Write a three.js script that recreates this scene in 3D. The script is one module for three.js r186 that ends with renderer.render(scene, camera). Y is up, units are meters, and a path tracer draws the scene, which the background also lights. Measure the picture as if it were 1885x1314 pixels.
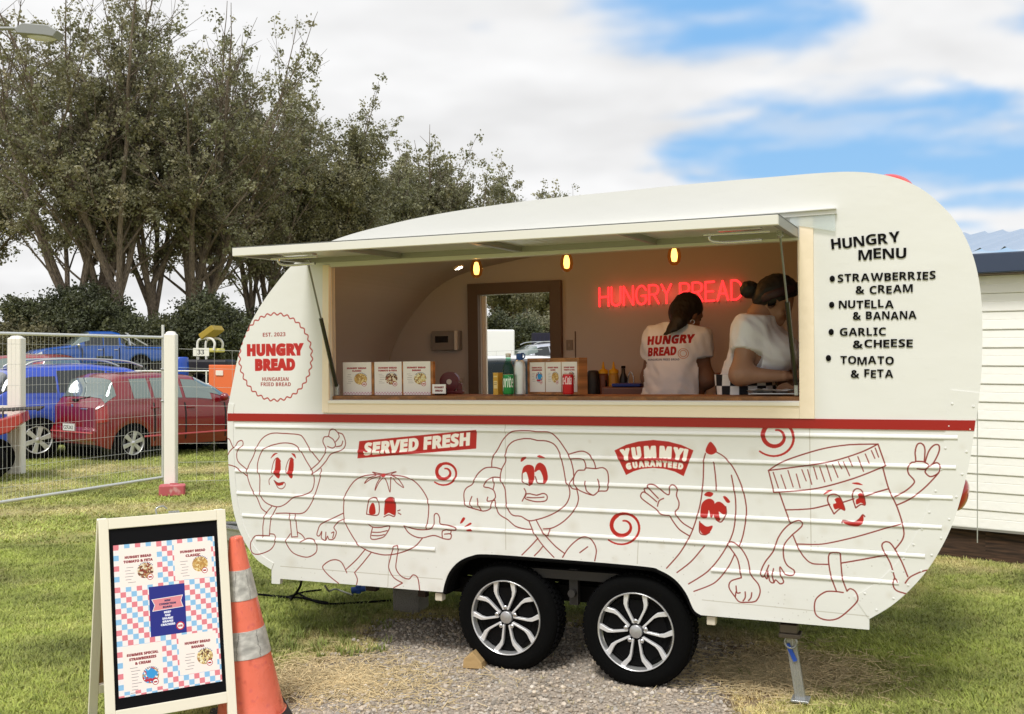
import * as THREE from 'three';
import { mergeGeometries } from 'three/addons/utils/BufferGeometryUtils.js';
import { RoundedBoxGeometry } from 'three/addons/geometries/RoundedBoxGeometry.js';
import { ImprovedNoise } from 'three/addons/math/ImprovedNoise.js';
import { TextGeometry } from 'three/addons/geometries/TextGeometry.js';
import { FontLoader } from 'three/addons/loaders/FontLoader.js';

// ---------------------------------------------------------------- camera, sky, sun, exposure
const F = 1850, EYE = 1.78, CX = 942.5, CY = 655;      // lens in photograph pixels (1885 x 1314), eye height in metres
const scene = new THREE.Scene();
const camera = new THREE.PerspectiveCamera((2 * Math.atan(657 / F) * 180) / Math.PI, 1885 / 1314, 0.05, 3000);
camera.position.set(0, EYE, 0);
camera.lookAt(0, EYE, -10);
scene.add(camera);
const renderer = new THREE.WebGLRenderer({ antialias: true });
renderer.toneMapping = THREE.LinearToneMapping;
renderer.toneMappingExposure = 1.12;
renderer.shadowMap.enabled = true;

let seed = 20231;
const rnd = () => { seed = (seed + 0x6d2b79f5) | 0; let t = Math.imul(seed ^ (seed >>> 15), 1 | seed); t = (t + Math.imul(t ^ (t >>> 7), 61 | t)) ^ t; return ((t ^ (t >>> 14)) >>> 0) / 4294967296; };
const rr = (a, b) => a + (b - a) * rnd();
const gauss = () => (rnd() + rnd() + rnd() + rnd() - 2) * 0.87;
const clamp = (x, a = 0, b = 1) => Math.min(b, Math.max(a, x));
const sstep = (a, b, x) => { const t = clamp((x - a) / (b - a)); return t * t * (3 - 2 * t); };
const mix = (a, b, t) => a + (b - a) * t;
const perlin = new ImprovedNoise();
const fbm = (x, y, z, n = 4) => { let s = 0, a = 0.5, t = 0; for (let i = 0; i < n; i++) { s += a * perlin.noise(x, y, z); t += a; x = x * 2.03 + 7.1; y = y * 2.03 + 3.7; z = z * 2.03 + 1.3; a *= 0.5; } return s / t; };

{ // cloudy sky with blue gaps towards the right
  const W = 1536, H = 768, data = new Float32Array(W * H * 4);
  for (let r = 0; r < H; r++) {
    const el = ((r + 0.5) / H - 0.5) * Math.PI, y = Math.sin(el), c = Math.cos(el);
    for (let q = 0; q < W; q++) {
      const a = ((q + 0.5) / W - 0.5) * 2 * Math.PI, x = Math.cos(a) * c, z = Math.sin(a) * c, o = (r * W + q) * 4;
      const yy = Math.max(y, 0), k = 1 / (yy + 0.13), px = x * k, pz = z * k;
      const az = Math.atan2(x, -z);                        // 0 ahead, positive to the right
      const warp = fbm(px * 0.9, pz * 0.9, 4.2, 3);
      const n = fbm(px * 0.95 + warp * 0.9 + 1.1, pz * 1.5 + warp * 0.7, 2.2, 7), veil = 0.5 + fbm(px * 2.6 + warp, pz * 4.2, 5.1, 5);
      const open = sstep(0.0, 0.2, az) * (1 - sstep(0.9, 1.8, az));       // broken cloud to the right
      const fine = fbm(px * 7 + warp * 2, pz * 9, 3.3, 4); const d = clamp(sstep(-0.15, 0.17, n + 0.13 * fine + 0.42 - 0.43 * open + 0.17 * sstep(0.2, 0.15, el) * sstep(0.02, 0.1, el)) + 0.42 * sstep(0.4, 0.9, veil));
      const g = 0.5 + 0.5 * fbm(px * 2.1 + 11, pz * 3.1, 2.3, 5) * 1.7;
      const g2 = 0.5 + 0.5 * fbm(px * 0.8 + 5, pz * 1.6, 7.3, 4) * 1.6;
      const white = 0.66 + 0.22 * g + 0.1 * g2 + 0.06 * fine;
      const h = Math.pow(1 - yy, 3);
      const blue = [mix(0.15, 0.38, h), mix(0.39, 0.62, h), mix(0.76, 0.86, h)];
      const cl = [white * 0.985, white * 0.985, white * 0.99];
      for (let i = 0; i < 3; i++) data[o + i] = y < 0 ? 0.3 : mix(blue[i], cl[i], d);
      data[o + 3] = 1;
    }
  }
  const sky = new THREE.DataTexture(data, W, H, THREE.RGBAFormat, THREE.FloatType);
  sky.mapping = THREE.EquirectangularReflectionMapping;
  sky.magFilter = sky.minFilter = THREE.LinearFilter;
  sky.needsUpdate = true;
  scene.background = sky; scene.environment = sky;
}
const sun = new THREE.DirectionalLight(new THREE.Color(1, 0.98, 0.945), 2.4);
sun.position.set(-11, 40, 16);
sun.target.position.set(0, 0, -8);
sun.castShadow = true;
sun.shadow.radius = 32;
sun.shadow.mapSize.set(2048, 2048);
Object.assign(sun.shadow.camera, { left: -40, right: 40, top: 40, bottom: -40, near: 1, far: 130 });
sun.shadow.camera.updateProjectionMatrix();
scene.add(sun, sun.target);

// ---------------------------------------------------------------- helpers
const V3 = (x, y, z) => new THREE.Vector3(x, y, z);
const used = new Map();
function numbered(name) { const n = used.get(name) ?? 0; used.set(name, n + 1); return n ? `${name}_${String(n).padStart(3, '0')}` : name; }
function mesh(name, geo, mat, parent) {
  const m = new THREE.Mesh(Array.isArray(geo) ? merge(geo) : geo, mat);
  m.name = parent ? name : numbered(name); m.castShadow = m.receiveShadow = true;
  (parent ?? scene).add(m); return m;
}
function thing(name, label, category, group) {
  const g = new THREE.Group(); g.name = numbered(name); g.userData = { label, category };
  if (group) g.userData.group = group; scene.add(g); return g;
}
function tag(o, label, category, group) { Object.assign(o.userData, { label, category }); if (group) o.userData.group = group; return o; }
function grp(name, parent) { const g = new THREE.Group(); g.name = name; parent.add(g); return g; }
function struct(name, geo, mat) { const m = mesh(name, geo, mat); m.userData.kind = 'structure'; return m; }
function copyOf(src, label) { const c = src.clone(); c.name = numbered(src.name.replace(/_\d{3}$/, '')); c.userData = { ...src.userData, label }; scene.add(c); return c; }
function merge(list) {
  const out = list.map((g) => { let q = g.index ? g.toNonIndexed() : g; for (const k of Object.keys(q.attributes)) if (!['position', 'normal', 'uv'].includes(k)) q.deleteAttribute(k);
    if (!q.attributes.uv) q.setAttribute('uv', new THREE.BufferAttribute(new Float32Array(q.attributes.position.count * 2), 2));
    if (!q.attributes.normal) q.computeVertexNormals(); return q; });
  return mergeGeometries(out);
}
const box = (w, h, d, x = 0, y = 0, z = 0, r = 0) => (r ? new RoundedBoxGeometry(w, h, d, 2, Math.min(r, w / 2.01, h / 2.01, d / 2.01)) : new THREE.BoxGeometry(w, h, d)).translate(x, y, z);
function rod(a, b, r, r2 = r, n = 8) {
  const d = b.clone().sub(a), g = new THREE.CylinderGeometry(r2, r, d.length(), n);
  g.applyQuaternion(new THREE.Quaternion().setFromUnitVectors(V3(0, 1, 0), d.normalize()));
  return g.translate((a.x + b.x) / 2, (a.y + b.y) / 2, (a.z + b.z) / 2);
}
function bar(a, b, w, h, up = V3(0, 1, 0)) { // rectangular bar between two points; h along up
  const d = b.clone().sub(a), L = d.length(); d.normalize();
  const s = V3().crossVectors(up, d).normalize(), t = V3().crossVectors(d, s);
  return new THREE.BoxGeometry(w, h, L).applyMatrix4(new THREE.Matrix4().makeBasis(s, t, d)).translate((a.x + b.x) / 2, (a.y + b.y) / 2, (a.z + b.z) / 2);
}
const tube = (pts, r, n = 40, k = 8, closed = false) => new THREE.TubeGeometry(new THREE.CatmullRomCurve3(pts, closed), n, r, k, closed);
const lathe = (pts, n = 28) => new THREE.LatheGeometry(pts.map(([x, y]) => new THREE.Vector2(x, y)), n);
const ball = (r, x, y, z, sx = 1, sy = 1, sz = 1) => new THREE.SphereGeometry(r, 20, 14).scale(sx, sy, sz).translate(x, y, z);
function std(c, rough = 0.7, o = {}) { const m = new THREE.MeshStandardMaterial({ roughness: rough, ...o }); if (Array.isArray(c)) m.color.setRGB(...c); else m.color.set(c); return m; }
function phys(c, rough = 0.4, o = {}) { const m = new THREE.MeshPhysicalMaterial({ roughness: rough, ...o }); if (Array.isArray(c)) m.color.setRGB(...c); else m.color.set(c); return m; }
function canvasTex(w, h, draw) {
  const c = document.createElement('canvas'); c.width = w; c.height = h; draw(c.getContext('2d'), w, h);
  const t = new THREE.CanvasTexture(c); t.colorSpace = THREE.SRGBColorSpace; t.anisotropy = 8; t.wrapS = t.wrapT = THREE.ClampToEdgeWrapping; return t;
}
function dataTex(n, f, srgb = false, m = n) { // f(x, y) -> [r, g, b] 0..1, tiles
  const d = new Uint8Array(n * m * 4);
  for (let y = 0; y < m; y++) for (let x = 0; x < n; x++) { const v = f(x / n, y / m), o = (y * n + x) * 4; for (let i = 0; i < 3; i++) d[o + i] = clamp(Array.isArray(v) ? v[i] : v) * 255; d[o + 3] = 255; }
  const t = new THREE.DataTexture(d, n, m); t.wrapS = t.wrapT = THREE.RepeatWrapping; t.magFilter = t.minFilter = THREE.LinearFilter; if (srgb) t.colorSpace = THREE.SRGBColorSpace; t.needsUpdate = true; return t;
}
// tiling noise on a torus-free blend
function tnoise(x, y, s, z = 0, n = 4) { const a = fbm(x * s, y * s, z, n), b = fbm((x - 1) * s, y * s, z, n), c = fbm(x * s, (y - 1) * s, z, n), d = fbm((x - 1) * s, (y - 1) * s, z, n);
  return (a * (1 - x) * (1 - y) + b * x * (1 - y) + c * (1 - x) * y + d * x * y) * 1.3; }
const grain = dataTex(256, (x, y) => 0.5 + tnoise(x, y, 22, 3, 4) * 0.9);
const blotch = dataTex(256, (x, y) => 0.5 + tnoise(x, y, 6, 8, 5) * 0.8);
function planarUV(g, U0, V0, sx, sy) { const p = g.attributes.position, uv = new Float32Array(p.count * 2); for (let i = 0; i < p.count; i++) { uv[2 * i] = (p.getX(i) - U0) / sx; uv[2 * i + 1] = (p.getY(i) - V0) / sy; } g.setAttribute('uv', new THREE.BufferAttribute(uv, 2)); return g; }

const ray = (px, py) => V3((px - CX) / F, -(py - CY) / F, -1);
const at = (px, py, depth) => V3(((px - CX) / F) * depth, EYE - ((py - CY) / F) * depth, -depth);
const terrain = (x, z) => { const d = -z; return 0.85 * sstep(19, 46, d) * sstep(14, -6, x) + 0.5 * sstep(40, 120, d); };
function gnd(px, py) { const r = ray(px, py), t = EYE / -r.y; return V3(r.x * t, 0, -t); }
function matte(c, rough = 0.85, o = {}) { return phys(c, rough, { specularIntensity: 0.25, ...o }); }
const M = {
  chrome: std(0xd8d8da, 0.22, { metalness: 1 }), alu: std(0xc9cbcc, 0.42, { metalness: 0.9 }), galv: std(0xa9abab, 0.5, { metalness: 0.6, roughnessMap: blotch }),
  black: matte(0x0b0b0c, 0.7), rubber: matte(0x08080a, 0.85), blackGloss: phys(0x08080a, 0.25, { clearcoat: 0.6 }), darkSteel: matte(0x100e0d, 0.8), white: std(0xe9e6dd, 0.5), whitePlastic: std(0xe8e6e0, 0.4),
  wood: null, steelGrey: std(0x80837f, 0.5, { metalness: 0.4 }),
};
// ---------------------------------------------------------------- ground
const gravelPx = [[470, 1330], [545, 1292], [590, 1240], [640, 1212], [700, 1195], [655, 1165], [700, 1150], [790, 1140], [1000, 1150], [1250, 1165], [1330, 1185], [1350, 1230], [1330, 1290], [1370, 1345], [1380, 1420], [380, 1420]];
const gravelPoly = gravelPx.map(([x, y]) => gnd(x, y));
function polyDist(P, x, z) { // signed distance, positive inside
  let inside = false, best = 1e9;
  for (let i = 0, j = P.length - 1; i < P.length; j = i++) {
    const a = P[i], b = P[j];
    if ((a.z > z) !== (b.z > z) && x < ((b.x - a.x) * (z - a.z)) / (b.z - a.z) + a.x) inside = !inside;
    const dx = b.x - a.x, dz = b.z - a.z, t = clamp(((x - a.x) * dx + (z - a.z) * dz) / (dx * dx + dz * dz));
    best = Math.min(best, Math.hypot(x - a.x - t * dx, z - a.z - t * dz));
  }
  return inside ? best : -best;
}
const gravelAt = (x, z) => polyDist(gravelPoly, x, z) + fbm(x * 2.2, z * 2.2, 1.5, 3) * 0.35 + fbm(x * 9, z * 9, 4, 2) * 0.1;
const brownSpot = gnd(1420, 1235), strawSpot = gnd(640, 1255);
function dryAt(x, z) { // how dry and brown the turf is, 0..1
  let d = sstep(0.02, 0.42, fbm(x * 0.55 + 4, z * 0.85, 2.2, 5)) * 0.75 + 0.3 * sstep(0, 0.5, fbm(x * 2.6, z * 2.6, 6.1, 3));
  d += 0.9 * sstep(1.0, 0.15, Math.hypot((x - brownSpot.x) * 1.0, (z - brownSpot.z) * 1.2)) + 0.9 * sstep(0.75, 0.1, Math.hypot(x - strawSpot.x, (z - strawSpot.z) * 1.2));
  d += 0.75 * sstep(-0.55, -0.05, gravelAt(x, z)) ;
  const trk = Math.abs(-z - 12.6 - x * 0.18 - 0.4 * fbm(x * 0.4, 2, 1, 2)); d += 0.6 * sstep(0.7, 0.1, trk) * sstep(-1, -3, x);
  return clamp(d);
}
{
  const axis = (lo, hi, step, far, sgnLo, sgnHi) => { const a = []; for (let v = lo; v <= hi; v += step) a.push(v); let s = step, v = hi; while (v < sgnHi) { s *= 1.16; v += s; a.push(v); } s = step; v = lo; while (v > sgnLo) { s *= 1.16; v -= s; a.unshift(v); } return a; };
  const xs = axis(-5, 4, 0.07, 0, -900, 900), zs = axis(-13, -3, 0.07, 0, -1200, 250);
  const pos = [], col = [], uv = [], idx = [];
  for (const z of zs) for (const x of xs) {
    const near = Math.abs(x) < 30 && z > -60;
    pos.push(x, terrain(x, z) + (near ? 0.02 * fbm(x * 0.9, z * 0.9, 1, 3) : 0) - (gravelAt(x, z) > -0.1 ? 0.006 : 0), z);
    const d = near ? dryAt(x, z) : 0.35, dirt = sstep(0.75, 1, d);
    col.push(mix(mix(0.36, 0.5, d), 0.33, dirt), mix(mix(0.34, 0.42, d), 0.235, dirt), mix(mix(0.085, 0.2, d), 0.145, dirt));
    uv.push(x / 3, z / 3);
  }
  const n = xs.length; for (let j = 0; j < zs.length - 1; j++) for (let i = 0; i < n - 1; i++) { const a = j * n + i; idx.push(a, a + n, a + 1, a + 1, a + n, a + n + 1); }
  const g = new THREE.BufferGeometry(); g.setAttribute('position', new THREE.Float32BufferAttribute(pos, 3)); g.setAttribute('color', new THREE.Float32BufferAttribute(col, 3)); g.setAttribute('uv', new THREE.Float32BufferAttribute(uv, 2)); g.setIndex(idx); g.computeVertexNormals();
  const soil = dataTex(512, (x, y) => { const v = 0.78 + tnoise(x, y, 40, 5, 4) * 0.55 + tnoise(x, y, 9, 2, 3) * 0.25; return [v, v, v * 0.97]; });
  const bump = dataTex(512, (x, y) => 0.5 + tnoise(x, y, 60, 5, 3) * 0.8);
  struct('ground', g, std(0xffffff, 1, { vertexColors: true, map: soil, bumpMap: bump, bumpScale: 0.015 }));
  // gravel where the turf is worn away under and in front of the trailer
  const gp = [], gu = [], gi = [], S = 0.045, x0 = -2.6, x1 = 2.6, z0 = -7.6, z1 = -3.4, nx = Math.round((x1 - x0) / S), nz = Math.round((z1 - z0) / S);
  for (let j = 0; j <= nz; j++) for (let i = 0; i <= nx; i++) { const x = x0 + i * S, z = z0 + j * S; gp.push(x, 0.006 + 0.012 * fbm(x * 1.4, z * 1.4, 1, 3) + 0.02 * fbm(x * 0.9, z * 0.9, 1, 3) - 0.012 * sstep(0.08, 0, gravelAt(x, z)), z); gu.push(x / 1.2, z / 1.2); }
  for (let j = 0; j < nz; j++) for (let i = 0; i < nx; i++) if (gravelAt(x0 + (i + 0.5) * S, z0 + (j + 0.5) * S) > 0) { const a = j * (nx + 1) + i; gi.push(a, a + nx + 1, a + 1, a + 1, a + nx + 1, a + nx + 2); }
  const gg = new THREE.BufferGeometry(); gg.setAttribute('position', new THREE.Float32BufferAttribute(gp, 3)); gg.setAttribute('uv', new THREE.Float32BufferAttribute(gu, 2)); gg.setIndex(gi); gg.computeVertexNormals();
  const gt = dataTex(1024, (x, y) => { const s = tnoise(x, y, 90, 5, 2), b = tnoise(x, y, 6, 2, 4), v = 0.5 + s * 0.5 + b * 0.22; return [v * 0.78, v * 0.66, v * 0.54]; });
  const gb = dataTex(512, (x, y) => 0.5 + tnoise(x, y, 45, 5, 3) * 0.9);
  struct('gravel_ground', gg, std(0xffffff, 0.95, { map: gt, bumpMap: gb, bumpScale: 0.012 }));
}
function scatter(name, label, category, geo, mat, list) {
  const m = new THREE.InstancedMesh(geo, mat, list.length), q = new THREE.Quaternion(), e = new THREE.Euler(), A = new THREE.Matrix4(), c = new THREE.Color();
  list.forEach((p, i) => { e.set(p.rx ?? 0, p.ry ?? 0, p.rz ?? 0); q.setFromEuler(e); A.compose(V3(p.x, p.y, p.z), q, V3(p.s, p.sy ?? p.s, p.sz ?? p.s)); m.setMatrixAt(i, A); if (p.c) m.setColorAt(i, c.setRGB(...p.c)); });
  m.name = numbered(name); m.castShadow = m.receiveShadow = true; m.userData = { label, category, kind: 'stuff' }; scene.add(m); return m;
}
{ // stones
  const g = new THREE.DodecahedronGeometry(1, 0); const list = [];
  for (let i = 0; i < 60000; i++) {
    const x = rr(-2.6, 2.4), z = rr(-7.2, -3.6), k = gravelAt(x, z); if (k < -0.12 || rnd() > 0.25 + 0.75 * sstep(-0.1, 0.25, k)) continue;
    const s = 0.0035 + 0.011 * Math.pow(rnd(), 3.2), v = rr(0.26, 0.66) * (rnd() < 0.1 ? 1.3 : 1), t = rr(0, 0.1);
    list.push({ x, z, y: 0.008 + 0.02 * fbm(x * 0.9, z * 0.9, 1, 3) + s * 0.2, s, sy: s * rr(0.5, 0.9), sz: s * rr(0.7, 1.3), rx: rr(-0.4, 0.4), ry: rr(0, 6), c: [v * (0.86 + t), v * 0.79, v * (0.7 - t)] });
  }
  scatter('gravel_stones', 'loose grey gravel stones spread round the trailer wheels', 'gravel', g, std(0xffffff, 0.9), list);
}
function tuftGeo(n, h, spread, w, lean) {
  const p = [], idx = [];
  for (let i = 0; i < n; i++) {
    const a = rr(0, 6.28), r = spread * Math.sqrt(rnd()), x = Math.cos(a) * r, z = Math.sin(a) * r, b = rr(0, 6.28), hh = h * rr(0.5, 1.1), l = lean * rr(0.2, 1) * hh, dx = Math.cos(b) * w, dz = Math.sin(b) * w, lx = Math.cos(b + 1.4) * l, lz = Math.sin(b + 1.4) * l, o = p.length / 3;
    p.push(x - dx, 0, z - dz, x + dx, 0, z + dz, x + lx * 0.35 - dx * 0.8, hh * 0.6, z + lz * 0.35 - dz * 0.8, x + lx * 0.35 + dx * 0.8, hh * 0.6, z + lz * 0.35 + dz * 0.8, x + lx, hh, z + lz);
    idx.push(o, o + 1, o + 2, o + 2, o + 1, o + 3, o + 2, o + 3, o + 4);
  }
  const g = new THREE.BufferGeometry(); g.setAttribute('position', new THREE.Float32BufferAttribute(p, 3)); g.setIndex(idx); g.computeVertexNormals(); return g;
}
{ // turf
  const grassMat = phys(0xffffff, 0.8, { transmission: 0.2, thickness: 0, side: THREE.DoubleSide });
  const make = (count, d0, d1, h, sz, keepEdge) => {
    const list = [];
    for (let i = 0; i < count; i++) {
      const d = Math.sqrt(mix(d0 * d0, d1 * d1, rnd())), x = rr(-0.56, 0.56) * d, z = -d;
      const k = gravelAt(x, z); if (d < 8 && k > -0.05 && rnd() > 0.02) continue;
      const dry = clamp(dryAt(x, z) + rr(-0.22, 0.22)); if (dry > 0.85 && rnd() < 0.55) continue;
      const v = rr(0.72, 1.2) * (0.92 + 0.9 * fbm(x * 1.1, z * 1.4, 12, 4)), s = sz * rr(0.7, 1.25) * mix(1, 0.75, dry);
      list.push({ x, z, y: terrain(x, z) + 0.02 * fbm(x * 0.9, z * 0.9, 1, 3) - 0.004, s, ry: rr(0, 6.28), rx: rr(-0.15, 0.15), sy: s * rr(0.7, 1.2), c: [mix(0.375, 0.78, dry) * v, mix(0.435, 0.64, dry) * v, mix(0.085, 0.33, dry) * v] });
    }
    return list;
  };
  scatter('grass', 'short mown turf with dry patches in front of and under the trailer', 'grass', tuftGeo(11, 0.03, 0.04, 0.0024, 2.0), grassMat, make(95000, 3.2, 9.5, 0, 1));
  scatter('grass', 'mown turf further back around the parked cars', 'grass', tuftGeo(12, 0.032, 0.1, 0.0055, 2.2), grassMat, make(90000, 9.5, 30, 0, 1));
  const weeds = []; for (let i = 0; i < 130; i++) { const left = rnd() < 0.7, b = left ? gnd(rr(470, 720), rr(1100, 1215)) : gnd(rr(0, 1885), rr(930, 1300)); if (gravelAt(b.x, b.z) > 0.1) continue; const v = rr(0.6, 1); weeds.push({ x: b.x, z: b.z, y: 0.005, s: rr(0.6, 1.1), ry: rr(0, 6.28), c: [0.3 * v, 0.36 * v, 0.08 * v] }); }
  scatter('weeds', 'taller green grass clumps along the trailer front and the turf edge', 'grass clumps', tuftGeo(16, 0.06, 0.05, 0.0035, 1.2), grassMat, weeds);
  const straw = [];
  for (let i = 0; i < 9000; i++) { const a = rr(0, 6.28), r = Math.abs(gauss()) * 0.55, b = rnd() < 0.5 ? strawSpot : brownSpot, x = b.x + Math.cos(a) * r * 1.3, z = b.z + Math.sin(a) * r; const v = rr(0.6, 1.2); straw.push({ x, z, y: 0.012 + rr(0, 0.012), s: rr(0.6, 1.3), ry: rr(0, 6.28), rz: rr(-0.25, 0.25), c: [0.7 * v, 0.56 * v, 0.32 * v] }); }
  scatter('straw', 'pale cut straw lying on the worn turf edges', 'straw', new THREE.BoxGeometry(0.07, 0.0018, 0.003), std(0xffffff, 0.9), straw);
}
// ---------------------------------------------------------------- food trailer: local axes x along the side, y up, z out of the side towards the street
const YAW = -Math.atan2(0.3878, 0.9218), PITCH = 0.0145, DEPTH = 1.85;
const trailer = thing('food_trailer', 'white retro food trailer with red stripe and line-drawn cartoon food, serving hatch propped open', 'food trailer');
trailer.rotation.order = 'YXZ';
trailer.rotation.set(0, YAW, PITCH);
trailer.position.set(((1167 - CX) / F) * 5.35, 0, -5.35);
trailer.updateMatrixWorld(true);
const toTrailer = trailer.matrixWorld.clone().invert();
const eyeLocal = V3(0, EYE, 0).applyMatrix4(toTrailer);
function side(px, py, w = 0) { // where the line of sight through a photograph pixel meets the plane z = w of the trailer
  const r = ray(px, py).transformDirection(toTrailer), t = (w - eyeLocal.z) / r.z;
  return V3(eyeLocal.x + r.x * t, eyeLocal.y + r.y * t, w);
}
function inTrailer(o, x = 0, y = 0, z = 0, turn = 0) { // a thing that stands in the trailer
  o.quaternion.copy(trailer.quaternion).multiply(new THREE.Quaternion().setFromAxisAngle(V3(0, 1, 0), turn));
  o.position.copy(V3(x, y, z).applyMatrix4(trailer.matrixWorld)); return o;
}
const outlinePx = [[419, 760], [420, 820], [423, 880], [429, 930], [439, 968], [454, 1000], [474, 1028], [500, 1046]];
const outlineTopPx = [[1600, 1137], [1640, 1113], [1677, 1081], [1708, 1045], [1733, 1005], [1754, 960], [1771, 905], [1784, 850], [1793, 795], [1801, 740], [1806, 690], [1808, 640], [1808, 590], [1805, 535], [1795, 482], [1778, 437], [1755, 400], [1727, 370], [1695, 345], [1655, 327], [1610, 317], [1560, 314], [1500, 317], [1440, 322], [1300, 334], [1150, 349], [1010, 363], [900, 377], [800, 393], [720, 410], [640, 431], [585, 453], [540, 484], [507, 522], [480, 560], [457, 602], [440, 648], [429, 700], [421, 740]];
const skirtPx = [[500, 1072], [515, 1073], [516, 1063], [815, 1088], [819, 1070], [828, 1049], [845, 1031], [868, 1021], [895, 1018], [1000, 1025], [1180, 1040], [1215, 1048], [1243, 1065], [1263, 1090], [1277, 1120], [1290, 1130], [1600, 1157]];
const P2 = (px, py) => { const p = side(px, py); return new THREE.Vector2(p.x, p.y); };
const lowerCurve = outlinePx.map((p) => P2(...p)), upperCurve = outlineTopPx.map((p) => P2(...p)), skirt = [...skirtPx.slice(0, 3).map((p) => P2(...p)), ...new THREE.SplineCurve(skirtPx.slice(3, 16).map((p) => P2(...p))).getPoints(60), P2(...skirtPx[16])];
const smooth = (pts, n) => new THREE.SplineCurve(pts).getPoints(n);
const bodyTop = smooth(upperCurve, 150).concat(smooth(lowerCurve, 30));             // from the rear foot over the roof to the front foot
const bodyLoop = bodyTop;                                                             // closed by the straight floor line
const U0 = -2.85, U1 = 1.75, TV0 = 0.2, TV1 = 2.8, CW = 2048, CH = 1158, PPM = CW / (U1 - U0);
const hole = [side(607, 470), side(1472, 400), side(1472, 735), side(607, 735)];
const openL = side(607, 735).x, openR = side(1472, 735).x, openB = side(1040, 735).y, openT = side(1467, 436).y - 0.01;

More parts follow.
